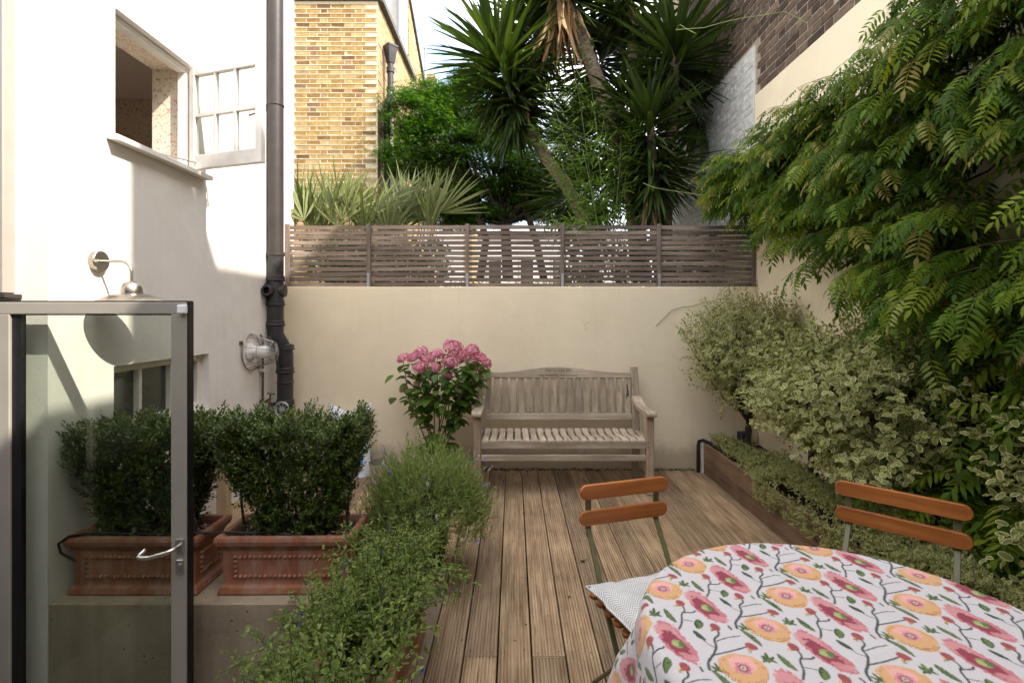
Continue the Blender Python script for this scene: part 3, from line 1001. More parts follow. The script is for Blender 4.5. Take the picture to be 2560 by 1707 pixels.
print('brown bricks', brick_field(nw, 'brick', MT['bbrick'], 'X', RIGHT - 0.0055, 3.2, 8.2, CREAM_Z + 0.005, 6.5,
      lambda y, z: z > (CREAM_Z + 0.04 if y < CREAM_Y else WHITE_Z + 0.04) and z - EYE < 0.625 * y))
# white painted lower part beyond the corner
pw = thing('painted_brick_wall', 'white painted brick wall beyond the fence beneath brown brickwork', 'wall', (RIGHT, 6, LOW))
m = MB(); m.box(RIGHT - 0.0285, RIGHT - 0.014, CREAM_Y + 0.006, 8.39, LOW, WHITE_Z); m.build('painted_joints', MT['wmortar'], pw)
print('white bricks', brick_field(pw, 'brick', MT['wbrick'], 'X', RIGHT - 0.0195, CREAM_Y + 0.01, 7.6, 2.1, WHITE_Z, lambda y, z: z < WHITE_Z - 0.03))
# cream rendered wall
cwall = thing('rendered_wall', 'cream rendered side wall behind the wisteria and variegated shrubs', 'wall', (RIGHT, 2, LOW))
m = MB(); m.box(RIGHT - 0.028, RIGHT - 0.0005, -2.5, CREAM_Y, LOW, CREAM_Z); m.build('render', MT['cream'], cwall, bevel=0.006)

# --- yellow brick extension of the next house ---------------------------------
ye = thing('brick_house', 'yellow stock brick rear extension with black downpipe and sash window', 'building', (-2.9, 8.2, 0.9))
EX0, EX1, EY0, EY1, EZ1 = -3.53, -2.166, 8.2, 11.0, 6.47
SWIN = (8.95, 9.75, 3.95, 5.35)      # side window opening Y,Z
m = MB()
m.box(EX0, EX1, EY0, SWIN[0], 0.5, EZ1); m.box(EX0, EX1, SWIN[1], EY1, 0.5, EZ1)
m.box(EX0, EX1, SWIN[0], SWIN[1], 0.5, SWIN[2]); m.box(EX0, EX1, SWIN[0], SWIN[1], SWIN[3], EZ1)
m.box(EX0, EX1 - 0.25, SWIN[0], SWIN[1], SWIN[2], SWIN[3])
m.build('wall', MT['ywall'], ye)
m = MB(); m.box(EX0, EX1 - 0.003, EY0 - 0.0165, EY0 - 0.001, 3.42, EZ1 - 0.002); m.build('mortar_bed', MT['ymortar'], ye)
print('yellow bricks', brick_field(ye, 'brick', MT['ybrick'], 'Y', EY0 - 0.0075, EX0, EX1, 3.42, EZ1 - 0.02, lambda x, z: True, 4, 310, 0.057, 3))
m = MB(); m.box(EX0, EX1 - 0.003, EY0 - 0.010, EY0 - 0.0012, 0.5, 3.418); m.build('lower_brickwork', MT['ywall_y'], ye)
m = MB()
for i in range(51):     # proud ribbon pointing of the bed joints
    zz = 3.42 + 0.075 * i
    if zz < EZ1 - 0.03:
        m.box(EX0, EX1 + 0.002, EY0 - 0.0235, EY0 - 0.0166, zz - 0.0055 + 0.002 * math.sin(i * 2.1), zz + 0.0055 + 0.002 * math.sin(i * 2.1))
tag(m.build('ribbon_pointing', MT['ymortar'], ye), kind='stuff')
m = MB(); m.box(EX0 - 0.02, EX1 + 0.06, EY0 - 0.06, EY0 - 0.001, EZ1, EZ1 + 0.05); m.box(EX1 - 0.06, EX1 + 0.085, EY0, EY1 + 0.05, EZ1 + 0.001, EZ1 + 0.09)
m.build('gutter', MT['roofgrey'], ye)
m = MB()
fx = EX1 - 0.11
m.box(fx - 0.05, fx, SWIN[0], SWIN[0] + 0.06, SWIN[2], SWIN[3]); m.box(fx - 0.05, fx, SWIN[1] - 0.06, SWIN[1], SWIN[2], SWIN[3])
m.box(fx - 0.05, fx, SWIN[0] + 0.06, SWIN[1] - 0.06, SWIN[3] - 0.07, SWIN[3]); m.box(fx - 0.05, fx, SWIN[0] + 0.06, SWIN[1] - 0.06, SWIN[2], SWIN[2] + 0.08)
m.box(fx - 0.04, fx + 0.01, SWIN[0] + 0.06, SWIN[1] - 0.06, 4.62, 4.68); m.box(fx - 0.04, fx + 0.005, 9.335, 9.365, SWIN[2] + 0.08, SWIN[3] - 0.07)
yw = m.build('window', MT['whitewood'], ye)
for a, c in ((SWIN[0] + 0.06, 9.335), (9.365, SWIN[1] - 0.06)):
    for e, g in ((SWIN[2] + 0.08, 4.62), (4.68, SWIN[3] - 0.07)):
        m = MB(); m.box(fx - 0.03, fx - 0.025, a, c, e, g); m.build('pane', MT['redglass'], yw)
m = MB()
arc = [(SWIN[0] - 0.06, SWIN[3] - 0.001)] + [(SWIN[0] - 0.06 + 0.92 * i / 8, SWIN[3] + 0.22 + 0.05 * math.sin(math.pi * i / 8)) for i in range(9)] + [(SWIN[1] + 0.06, SWIN[3] - 0.001)]
m.prism(arc, EX1 - 0.05, EX1 + 0.012, 'X'); m.build('lintel', MT['ymortar'], ye)
# downpipe with hopper
dp = thing('downpipe', 'black cast iron downpipe with hopper head on the yellow brick house', 'pipe', (-2.08, 8.45, 0.9))
q = Vector((EX1 + 0.095, 8.42, 0))
m = MB()
m.tube([q + Vector((0, 0, 0.9)), q + Vector((0, 0, 4.9))], 0.052, 12)
m.tube([q + Vector((0, 0, 4.88)), q + Vector((0.01, 0, 4.96)), q + Vector((0.03, 0.08, 5.06)), q + Vector((0.03, 0.1, 5.16))], 0.056, 12)
m.tube([q + Vector((0.03, 0.1, 5.14)), q + Vector((0.03, 0.1, 5.62))], 0.052, 12)
m.build('pipe', MT['pipe_dark'], dp, smooth=True)
for zz, dx, dy in ((2.9, 0, 0), (4.86, 0, 0), (5.20, 0.03, 0.1), (5.52, 0.03, 0.1)):
    m = MB(); m.lathe([(0.05, -0.04), (0.068, -0.04), (0.068, 0.04), (0.05, 0.04)], q + Vector((dx, dy, zz)), 12); m.build('collar', MT['pipe_dark'], dp, smooth=True)
m = MB(); h = q + Vector((0.03, 0.1, 5.62)); m.lathe([(0.055, 0), (0.07, 0.02), (0.12, 0.27), (0.13, 0.28), (0.13, 0.31), (0.11, 0.31)], h, 4, cap1=True); m.build('hopper', MT['pipe_dark'], dp)

# main terrace behind: white rear wall, brick flank with raking top, flues, chimney
th = thing('terrace_house', 'white rendered tall house rising behind the yellow brick extension', 'building', (-3.5, 11.2, 0.9))
m = MB(); m.prism([(-7.0, 0.5), (-7.0, 11), (-2.32, 11), (-2.32, 0.5)], 11.05, 11.25, 'Y'); m.build('rear_wall', MT['farwhite'], th)
m = MB(); m.prism([(11.26, 0.5), (11.26, 8.35), (13.1, 7.35), (13.1, 0.5)], -6.9, -2.30, 'X'); m.build('flank_wall', MT['ywall'], th)
m = MB(); m.prism([(11.26, 8.36), (11.26, 8.42), (13.15, 7.40), (13.15, 7.34)], -7.0, -2.25, 'X'); m.build('coping', MT['roofgrey'], th)
m = MB(); m.tube([(-2.42, 10.98, 0.9), (-2.42, 10.98, 9.2)], 0.06, 10); m.lathe([(0.06, -0.04), (0.075, -0.04), (0.075, 0.04), (0.06, 0.04)], (-2.42, 10.98, 7.4), 10); m.build('soil_pipe', MT['galv'], th, smooth=True)
m = MB(); m.tube([(-2.9, 10.98, 6.6), (-2.93, 10.98, 8.5)], 0.05, 10); m.build('waste_pipe', MT['pipe_dark'], th, smooth=True)
m = MB(); m.box(-2.298, -2.26, 11.7, 12.5, 5.2, 6.7); m.build('window', MT['farwhite'], th)
ch_ = thing('chimney', 'yellow brick chimney stack with metal flues behind the maple', 'chimney', (-2.85, 16, 0.9))
c0 = P(1058, 187, 16); c1 = P(1086, 215, 16)
m = MB(); m.box(c0.x, c1.x, 16, 16.8, 0.5, c0.z - 0.1); m.box(c0.x - 0.04, c1.x + 0.03, 15.96, 16.84, c0.z - 0.1, c0.z); m.build('stack', MT['ywall'], ch_)
for px, py, r in ((1063, 117, 0.04), (1092, 192, 0.035)):
    a = P(px, py, 15.8)
    fl = thing('flue_pipe', 'taller silver flue pipe beside the brick chimney' if px < 1080 else 'short grey flue pipe right of the brick chimney', 'pipe', (a.x, 15.8, 0.9))
    m = MB(); m.tube([(a.x, 15.8, 0.9), (a.x, 15.8, a.z - 0.05)], r, 10); m.build('pipe', MT['galv'], fl, smooth=True)
    m = MB(); m.lathe([(r * 1.25, -0.05), (r * 1.25, 0), (r * 0.6, 0.05), (0.002, 0.055)], (a.x, 15.8, a.z - 0.045), 10); m.build('cowl', MT['galv'], fl, smooth=True)

# far houses seen through the gaps
fh = thing('far_house', 'white rendered house far off behind the slatted fence', 'building', (1, 24, 0.9))
m = MB(); m.box(-3.2, 6.0, 24, 30, 0.5, 5.1); m.build('wall', MT['farwhite'], fh)
m = MB(); m.box(-3.4, 6.2, 23.8, 30.2, 5.1, 5.25); m.build('roof', MT['roofgrey'], fh)
for i in range(6):
    xx = -2.7 + i * 1.5
    m = MB(); m.box(xx, xx + 0.7, 23.95, 23.999, 2.4, 4.0); wv = m.build('window', MT['whitewood'], fh)
    m = MB(); m.box(xx + 0.06, xx + 0.64, 23.93, 23.949, 2.46, 3.94); m.build('pane', MT['redglass'], wv)
ft = thing('far_brick_house', 'narrow brick and white house end left of the maple trunks', 'building', (-2.8, 20, 0.9))
m = MB(); m.box(-4.2, -1.95, 20, 23, 0.5, 6.6); m.build('wall', MT['farwhite'], ft)
m = MB(); m.box(-1.95, -1.6, 20.02, 23, 0.5, 6.75); m.build('party_wall', MT['ywall'], ft)
m = MB(); m.box(-4.2, -1.96, 19.95, 23.05, 6.6, 6.7); m.build('roof', MT['roofgrey'], ft)
for i in range(2):
    m = MB(); m.box(-3.7 + i * 0.9, -3.2 + i * 0.9, 19.96, 19.999, 4.6, 5.9); wv = m.build('window', MT['whitewood'], ft)
    m = MB(); m.box(-3.65 + i * 0.9, -3.25 + i * 0.9, 19.94, 19.959, 4.65, 5.85); m.build('pane', MT['redglass'], wv)

# house behind the camera, unseen; height and dark doors shaped for the yard's light
hb = thing('house_rear', 'unseen rear wall of the house with added dark glazed doors', 'wall', (0, -0.45, LOW))
m = MB()
m.box(-6.0, RIGHT - 0.03, -0.75, -0.45, 2.3, 3.3)
m.build('wall', MT['white'], hb)
for i in range(8):  # dark doors added to darken the glass reflection and nearby bounce light
    xa = -6.0 + i * 1.04
    m = MB(); m.box(xa + 0.06, min(xa + 0.98, RIGHT - 0.1), -0.56, -0.55, LOW, 2.24); m.build('added_dark_door', MT['redglass'], hb)
    m = MB(); m.box(xa - 0.02, xa + 0.06, -0.6, -0.5, LOW, 2.3); m.box(xa + 0.06, xa + 1.02, -0.6, -0.5, 2.24, 2.2995); m.build('added_door_frame', MT['alu'], hb)
for i in range(3):      # unseen dark side screen added to block skylight from the left
    ya = -0.44 + i * 0.94
    m = MB(); m.box(-2.70, -2.69, ya + 0.05, ya + 0.89, LOW, 2.84); m.build('added_light_screen', MT['redglass'], hb)
    m = MB(); m.box(-2.73, -2.65, ya, ya + 0.05, LOW, 2.9); m.box(-2.73, -2.65, ya + 0.05, ya + 0.94, 2.84, 2.8995); m.build('added_screen_frame', MT['alu'], hb)

# ================================================================== FENCE
fe = thing('slatted_fence', 'weathered horizontal slatted fence on top of the cream wall', 'fence', (0, 4.95, 1.74))
PX = [718, 921, 1168, 1406, 1648, 1886]
px = [(x - VX) / F_PX * 4.93 for x in PX]
FZ0, FZ1 = 1.742, 2.343
npitch = (FZ1 - FZ0) / 12
slat_meshes = {}
for i in range(5):
    a, c = px[i] + 0.004, px[i + 1] - 0.004
    L = c - a
    sm = MB()
    for r in range(3):
        b = MB()
        n = 7
        bow = random.uniform(-0.004, 0.004)
        vs, fs = [], []
        for k in range(n):
            t_ = k / (n - 1); x = (t_ - 0.5) * L
            dz = bow * math.sin(math.pi * t_) + random.uniform(-0.0008, 0.0008)
            hh = 0.0187 + random.uniform(-0.001, 0.001)
            vs += [(x, -0.007, dz - hh), (x, 0.007, dz - hh), (x, 0.007, dz + hh), (x, -0.007, dz + hh)]
        for k in range(n - 1):
            q = 4 * k
            for e in range(4):
                fs.append((q + e, q + (e + 1) % 4, q + 4 + (e + 1) % 4, q + 4 + e))
        fs += [(0, 3, 2, 1), (4 * n - 4, 4 * n - 3, 4 * n - 2, 4 * n - 1)]
        b.add(vs, fs)
        slat_meshes[(i, r)] = b.mesh('slat', MT['fence'])
    for k in range(12):
        z = FZ0 + npitch * (k + 0.5)
        o = bpy.data.objects.new('slat', slat_meshes[(i, random.randrange(3))])
        COL.objects.link(o); o.parent = fe
        sag = -0.008 if (i == 2 and k in (0, 1)) else 0
        o.location = Vector(((a + c) / 2, 4.962 + random.uniform(-0.002, 0.002), z + sag)) - Vector((0, 4.95, 1.74))
        o.rotation_euler = (random.uniform(-0.05, 0.05), random.uniform(-0.0025, 0.0025) + (0.006 if (i == 2 and k == 1) else 0), 0)
for i, x in enumerate(px):
    m = MB(); m.box(x - 0.019, x + 0.019, 4.928, 4.9525, FZ0 - 0.0, FZ1 + 0.006)
    po = m.build('post', MT['fence_z'], fe, bevel=0.002)
    m = MB()
    for k in range(12):
        z = FZ0 + npitch * (k + 0.5)
        for dx in (-0.009, 0.009):
            m.box(x + dx - 0.002, x + dx + 0.002, 4.9262, 4.929, z - 0.002 + dx * 0.3, z + 0.002 + dx * 0.3)
    tag(m.build('nail_heads', MT['black'], po), kind='stuff')
    if 0 < i < 5:
        m = MB(); m.box(x - 0.012, x + 0.012, 4.9225, 4.9275, FZ0 - 0.002, FZ0 + 0.13); m.build('metal_bracket', MT['galv'], po)
m = MB(); m.box(px[5] + 0.022, px[5] + 0.065, 4.90, 4.965, 1.742, 2.33); m.build('end_pier', MT['wmortar'], fe, bevel=0.004)

# ================================================================== SOIL PIPE in the corner
so_ = thing('soil_pipe', 'tall soil pipe in the corner, taupe above and black below', 'pipe', (-2.14, 4.62, 0))
A = Vector((-2.135, 4.60, 0))
Bx = Vector((-2.075, 4.66, 0))
m = MB(); m.tube([A + Vector((0, 0, 2.02)), A + Vector((0, 0, 5.5))], 0.068, 20); m.build('upper_pipe', MT['pipe_brown'], so_, smooth=True, bevel=0)
m = MB(); m.tube([A + Vector((0, 0, 1.36)), A + Vector((0, 0, 2.025))], 0.069, 20)
m.tube([A + Vector((0, 0, 1.4)), A + Vector((0, 0, 1.30)), A.lerp(Bx, 0.5) + Vector((0, 0, 1.22)), Bx + Vector((0, 0, 1.13)), Bx + Vector((0, 0, -0.03))], 0.069, 20)
m.build('lower_pipe', MT['pipe_dark'], so_, smooth=True)
def collar(c, z, r=0.082, h=0.05, mat='pipe_dark'):
    m = MB(); m.lathe([(0.06, -h / 2), (r - 0.006, -h / 2), (r, -h / 2 + 0.006), (r, -h / 2 + 0.016), (r - 0.006, -h / 2 + 0.02), (r - 0.006, h / 2 - 0.004), (r - 0.01, h / 2), (0.06, h / 2)], c + Vector((0, 0, z)), 20)
    m.build('collar', MT[mat], so_, smooth=True)
for z in (1.80, 1.58, 1.40): collar(A, z)
for z in (1.18, 0.97, 0.68): collar(Bx, z)
for z in (0.55, 0.86): collar(Bx, z, 0.075, 0.012)
collar(A, 3.35, 0.075, 0.02, 'pipe_brown')
for z, mt in ((2.02, 'pipe_brown'), (0.665, 'pipe_dark')):
    q = A if z > 1 else Bx
    m = MB(); m.lathe([(0.06, -0.016), (0.076, -0.016), (0.076, 0.016), (0.06, 0.016)], q + Vector((0, 0, z)), 20); m.box(LEFT + 0.0, q.x - 0.05, q.y - 0.008, q.y + 0.008, z - 0.014, z + 0.014)
    m.box(q.x - 0.115 if z < 1 else q.x - 0.10, q.x - 0.07, q.y - 0.09, q.y - 0.05, z - 0.014, z + 0.014)
    m.build('bracket', MT[mt], so_, smooth=True)
# branch boss with open socket facing the camera and an access cap to the left
m = MB(); c = A + Vector((0, 0, 1.69)); m.lathe([(0.03, -0.145), (0.046, -0.145), (0.05, -0.135), (0.046, -0.12), (0.04, -0.05), (0.04, 0)], c + Vector((-0.015, 0, 0)), 18, axis='Y')
m.lathe([(0.03, -0.145), (0.03, -0.08), (0.001, -0.08)], c + Vector((-0.015, 0, 0)), 18, axis='Y')
m.build('open_socket', MT['pipe_dark'], so_, smooth=True)
m = MB(); m.lathe([(0.001, -0.115), (0.07, -0.115), (0.085, -0.10), (0.085, -0.075), (0.06, -0.06), (0.055, 0)], c + Vector((0.0, -0.03, 0.005)), 20, axis='X')
m.lathe([(0.055, 0), (0.055, 0.085), (0.001, 0.09)], c, 16, axis='X')
m.build('access_cap', MT['pipe_dark'], so_, smooth=True)

# small black offset pipe, tap riser, hose wheel
tp = thing('garden_tap', 'thin rusty riser pipe with an old tap beside the soil pipe', 'tap', (-2.17, 4.45, 0.6))
r0 = P(657, 845, 4.45); r1 = P(657, 1003, 4.45)
m = MB(); m.tube([r1, r0, r0 + Vector((-0.02, 0, 0.025)), r0 + Vector((-0.035, 0, 0.0))], 0.011, 8); m.build('riser', MT['rust'], tp, smooth=True)
m = MB(); m.tube([r1 + Vector((-0.045, 0, 0)), r1 + Vector((0.03, -0.01, 0)), r1 + Vector((0.065, -0.02, 0.025)), r1 + Vector((0.075, -0.03, -0.05))], [0.016, 0.014, 0.018, 0.012], 8); m.tube([r1 + Vector((0.065, -0.02, 0.02)), r1 + Vector((0.08, -0.02, 0.07))], 0.008, 6); m.tube([r1 + Vector((0.045, -0.02, 0.072)), r1 + Vector((0.115, -0.02, 0.068))], 0.007, 6); m.build('tap', MT['rust'], tp, smooth=True)
m = MB(); m.box(r0.x - 0.018, r0.x + 0.018, 4.43, 4.47, P(657, 925, 4.45).z - 0.012, P(657, 925, 4.45).z + 0.012); m.build('clip', MT['bulkwhite'], tp)
m = MB(); a = P(672, 842, 4.5); m.tube([a, a + Vector((0.02, 0, -0.03)), a + Vector((0.05, 0.02, -0.12)), a + Vector((0.06, 0.05, -0.3))], 0.012, 8); m.build('offset_pipe', MT['pipe_dark'], tp, smooth=True)
hr = thing('hose_wheel', 'grey spoked hose wheel in front of the black pipe', 'wheel', (P(705, 1023, 4.5).x, 4.5, 0.4))
c = P(705, 1023, 4.5)
m = MB(); m.tube([c + Vector((math.cos(t) * 0.062, 0, math.sin(t) * 0.062)) for t in [2 * math.pi * i / 24 for i in range(24)]], 0.009, 6, closed=True); m.build('rim', MT['galv'], hr, smooth=True)
for i in range(9):
    t = 2 * math.pi * i / 9; m = MB(); m.beam(c, c + Vector((math.cos(t) * 0.06, 0, math.sin(t) * 0.06)), 0.006, 0.01, (0, 1, 0)); m.build('spoke', MT['galv'], hr)
m = MB(); m.lathe([(0.001, -0.02), (0.016, -0.02), (0.016, 0.02), (0.001, 0.02)], c, 12, axis='Y'); m.build('hub', MT['galv'], hr)
m = MB(); m.tube([c + Vector((-0.03, 0.03, -0.06)), c + Vector((-0.02, 0.03, -0.35)), (c.x + 0.03, 4.5, 0.02)], 0.02, 8); m.build('stand', MT['pipe_dark'], hr)

# bulkhead lamp with conical wire guard on the white wall
bl = thing('bulkhead_lamp', 'white wall lamp in a conical wire guard beside the soil pipe', 'lamp', (LEFT, 4.28, 1.18))
c = Vector((LEFT, 4.28, 1.165))
m = MB(); m.tube([c + Vector((0.012, math.cos(t) * 0.15, math.sin(t) * 0.15)) for t in [2 * math.pi * i / 28 for i in range(28)]], 0.006, 6, closed=True)
m.tube([c + Vector((0.20, math.cos(t) * 0.085, math.sin(t) * 0.085)) for t in [2 * math.pi * i / 24 for i in range(24)]], 0.003, 5, closed=True)
m.tube([c + Vector((0.11, math.cos(t) * 0.118, math.sin(t) * 0.118)) for t in [2 * math.pi * i / 24 for i in range(24)]], 0.0025, 5, closed=True)
for i in range(18):
    t = 2 * math.pi * i / 18
    m.tube([c + Vector((0.012, math.cos(t) * 0.15, math.sin(t) * 0.15)), c + Vector((0.20, math.cos(t) * 0.085, math.sin(t) * 0.085)), c + Vector((0.225, 0, 0))], 0.0022, 4)
m.build('wire_guard', MT['wire'], bl, smooth=True)
m = MB(); m.lathe([(0.001, 0.0), (0.075, 0.0), (0.078, 0.012), (0.06, 0.03), (0.048, 0.035), (0.052, 0.13), (0.046, 0.15), (0.02, 0.158), (0.001, 0.158)], c, 20, axis='X'); m.build('lamp_body', MT['bulkwhite'], bl, smooth=True)
m = MB(); m.box(LEFT, LEFT + 0.02, c.y - 0.17, c.y - 0.145, c.z + 0.07, c.z + 0.1); m.box(LEFT, LEFT + 0.02, c.y + 0.10, c.y + 0.125, c.z - 0.15, c.z - 0.12); m.build('fixing_lug', MT['rust'], bl)

# brushed steel wall lamp
wlm = thing('wall_lamp', 'brushed steel wall lamp with curved arm and wide dish shade', 'lamp', (LEFT, 2.70, 1.75))
c = Vector((LEFT, 2.70, 1.765))
m = MB(); m.lathe([(0.055, 0.0), (0.055, 0.028), (0.052, 0.031), (0.001, 0.031)], c, 32, axis='X'); m.build('wall_plate', MT['steel'], wlm, smooth=True)
sc = Vector((LEFT + 0.188, 2.70, 1.575))
m = MB(); m.tube([c + Vector((0.02, 0, 0)), c + Vector((0.13, 0, 0))] + [c + Vector((0.13 + 0.058 * math.sin(t), 0, -0.058 + 0.058 * math.cos(t))) for t in (0.3, 0.6, 0.9, 1.2, 1.5)] + [Vector((sc.x, sc.y, sc.z + 0.06))], 0.0075, 10); m.build('arm', MT['steel'], wlm, smooth=True)
m = MB(); m.lathe([(0.001, 0.085), (0.02, 0.083), (0.038, 0.07), (0.047, 0.05), (0.049, 0.03), (0.049, 0.018)], sc, 28); m.build('lamp_cap', MT['steel'], wlm, smooth=True)
m = MB(); m.lathe([(0.045, 0.020), (0.08, 0.016), (0.115, 0.004), (0.145, -0.012), (0.158, -0.022), (0.158, -0.024), (0.145, -0.015), (0.115, 0.001), (0.08, 0.012), (0.045, 0.016)], sc, 40); m.build('shade', MT['steel'], wlm, smooth=True)
m = MB(); m.lathe([(0.02, 0.01), (0.036, -0.01), (0.042, -0.035), (0.034, -0.06), (0.001, -0.072)], sc, 20); m.build('bulb', MT['plastic_white'], wlm, smooth=True)

# ================================================================== GLASS DOOR
DY = 2.32              # front face of the opened leaf
gd = thing('glass_door', 'open glass door with grey aluminium frame and lever handle', 'door', (-2.3, DY, LOW))
dx0, dx1, dz0, dz1 = -2.372, -1.474, LOW + 0.02, 1.549
gx0, gx1, gz1 = -2.241, -1.552, 1.489
D0, D1 = DY, DY + 0.036
m = MB(); m.box(gx1, dx1 - 0.006, D0, D1, dz0, gz1 - 0.0005); m.build('stile', MT['alu'], gd, bevel=0.003)
m = MB(); m.box(dx0, -2.284, D0, D1, dz0, gz1 - 0.0005); m.build('stile', MT['alu'], gd, bevel=0.003)
m = MB(); m.box(dx0, dx1 - 0.006, D0, D1, gz1, dz1 - 0.006); m.build('top_rail', MT['alu'], gd, bevel=0.003)
m = MB(); m.box(-2.2835, gx1 - 0.0005, D0, D1, dz0, dz0 + 0.10); m.build('bottom_rail', MT['alu'], gd, bevel=0.003)
m = MB()
m.box(dx1 - 0.0055, dx1, D0 + 0.003, D1 + 0.006, dz0, dz1 - 0.002)
m.box(dx0, dx1 - 0.006, D0 + 0.002, D1 + 0.008, dz1 - 0.0055, dz1)
m.box(-2.2835, gx0, D0 + 0.012, D1, dz0 + 0.1005, gz1 - 0.0005)
m.box(gx0, gx1 - 0.0005, D0 + 0.012, D1, gz1 - 0.006, gz1 - 0.0005)
m.build('gasket', MT['black'], gd)
m = MB(); m.box(gx0 + 0.0005, gx1 - 0.0006, D0 + 0.014, D0 + 0.026, dz0 + 0.1005, gz1 - 0.0065); m.build('pane', MT['doorglass'], gd)
hx = dx1 - 0.034; hz = EYE - (1362 - VY) / F_PX * D0
m = MB(); m.box(hx - 0.019, hx + 0.019, D0 - 0.011, D0 - 0.0005, hz - 0.03, hz + 0.03); m.build('handle_rose', MT['chrome'], gd, bevel=0.004, seg=2)
m = MB(); m.tube([(hx, D0 - 0.008, hz), (hx, D0 - 0.042, hz), (hx - 0.006, D0 - 0.054, hz - 0.001), (hx - 0.02, D0 - 0.06, hz - 0.006), (hx - 0.09, D0 - 0.062, hz - 0.026), (hx - 0.125, D0 - 0.062, hz - 0.030), (hx - 0.148, D0 - 0.060, hz - 0.026), (hx - 0.152, D0 - 0.045, hz - 0.022), (hx - 0.135, D0 - 0.03, hz - 0.006)], 0.0095, 12)
m.build('lever_handle', MT['chrome'], gd, smooth=True)
kz = EYE - (1415 - VY) / F_PX * D0
m = MB(); m.box(hx - 0.0165, hx + 0.0165, D0 - 0.010, D0 - 0.0005, kz - 0.034, kz + 0.034); kp = m.build('escutcheon', MT['chrome'], gd, bevel=0.009, seg=3)
m = MB(); m.lathe([(0.001, -0.018), (0.010, -0.018), (0.010, -0.010)], (hx, D0, kz + 0.008), 14, axis='Y'); m.box(hx - 0.005, hx + 0.005, D0 - 0.014, D0 - 0.0102, kz - 0.024, kz + 0.002); m.build('lock_cylinder', MT['wire'], kp)
sx0 = (443 - VX) / F_PX * (D0 - 0.02)
m = MB(); m.box(sx0, sx0 + 0.036, D0 - 0.026, D0 - 0.0005, EYE - 3 / F_PX * D0, EYE + 19 / F_PX * D0); m.build('sensor', MT['plastic_white'], gd, bevel=0.004)
for zz in (-0.35, 1.2):
    m = MB(); m.tube([(dx0 - 0.008, D1 + 0.004, zz - 0.05), (dx0 - 0.008, D1 + 0.004, zz + 0.05)], 0.011, 10); m.build('hinge', MT['alu'], gd, smooth=True)

# ================================================================== TERRACOTTA TROUGHS
def frame_mould(m, face, u0, u1, z0, z1, w, d0):
    """rectangular raised moulding on a face: face(u, z, d) -> point"""
    for (a, b, c, e) in ((u0, u1, z0, z0 + w), (u0, u1, z1 - w, z1), (u0, u0 + w, z0 + w, z1 - w), (u1 - w, u1, z0 + w, z1 - w)):
        vs = [face(u, z, d) for d in (0, d0) for (u, z) in ((a, c), (b, c), (b, e), (a, e))]
        m.add(vs, [(0, 1, 2, 3), (4, 7, 6, 5), (0, 4, 5, 1), (1, 5, 6, 2), (2, 6, 7, 3), (3, 7, 4, 0)])
def trough(name, label, cx, cy, z, L, Wd, H, rz=0.0, group=None, beads=True):
    t = thing(name, label, 'planter', (cx, cy, z), rz, group)
    hL, hW = L / 2, Wd / 2
    m = MB()
    def ring(l, w, zz): return [(-l, -w, zz), (l, -w, zz), (l, w, zz), (-l, w, zz)]
    prof = [(0.004, 0), (0.006, 0.012), (0.0, 0.035), (-0.012, 0.045), (-0.014, 0.06), (-0.012, H - 0.075), (-0.004, H - 0.062), (-0.002, H - 0.05), (0.012, H - 0.045), (0.018, H - 0.02), (0.014, H), (-0.012, H + 0.001), (-0.02, H - 0.02), (-0.028, H - 0.10)]
    vs = []
    for o_, zz in prof: vs += ring(hL + o_ - 0.018, hW + o_ - 0.018, zz)
    fs = []
    for i in range(len(prof) - 1):
        for k in range(4):
            fs.append((4 * i + k, 4 * i + (k + 1) % 4, 4 * i + 4 + (k + 1) % 4, 4 * i + 4 + k))
    fs.append((3, 2, 1, 0))
    m.add(vs, fs)
    body = m.build('body', MT['terra'], t, bevel=0.005, seg=2, local=True)
    m = MB(); m.box(-hL + 0.045, hL - 0.045, -hW + 0.045, hW - 0.045, H - 0.09, H - 0.035); m.build('soil', MT['soil'], t, local=True)
    # beaded panel on front and both ends
    yb = -(hW - 0.018 - 0.0135)
    xb = hL - 0.018 - 0.0135
    if beads:
        me = MB(); me.lathe([(0.0098, 0), (0.0092, -0.005), (0.0058, -0.0105), (0.0006, -0.0125)], (0, 0, 0), 8, axis='Y')
        bme = me.mesh('bead', MT['terra'], smooth='all')
        def bead(p, rot):
            o = bpy.data.objects.new('bead', bme); COL.objects.link(o); o.parent = t
            o.matrix_basis = Matrix.Translation(p) @ Matrix.Rotation(rot, 4, 'Z')
        n = int((2 * hL - 0.19) / 0.0232)
        for i in range(n + 1):
            u = -hL + 0.095 + (2 * hL - 0.19) * i / n
            bead((u, yb, H - 0.104), 0); bead((u, yb, 0.086), 0)
        nz = int((H - 0.19) / 0.0232)
        for i in range(1, nz):
            zz = 0.086 + (H - 0.19) * i / nz
            bead((-hL + 0.095, yb, zz), 0); bead((hL - 0.095, yb, zz), 0)
        ne = int((2 * hW - 0.16) / 0.0232)
        for i in range(ne + 1):
            u = -hW + 0.08 + (2 * hW - 0.16) * i / ne
            bead((xb, u, H - 0.104), math.pi / 2); bead((xb, u, 0.086), math.pi / 2)
        for i in range(1, nz):
            zz = 0.086 + (H - 0.19) * i / nz
            bead((xb, -hW + 0.08, zz), math.pi / 2); bead((xb, hW - 0.08, zz), math.pi / 2)
    return t
ZK = 0.1215
T1 = trough('terracotta_trough', 'beaded terracotta trough seen through the glass door', -1.85, 2.625, ZK, 0.655, 0.31, 0.285, 0.0, 'terracotta troughs under the hedge')
T2 = trough('terracotta_trough', 'beaded terracotta trough right of the glass door', -1.118, 2.63, ZK, 0.67, 0.31, 0.285, 0.012, 'terracotta troughs under the hedge')
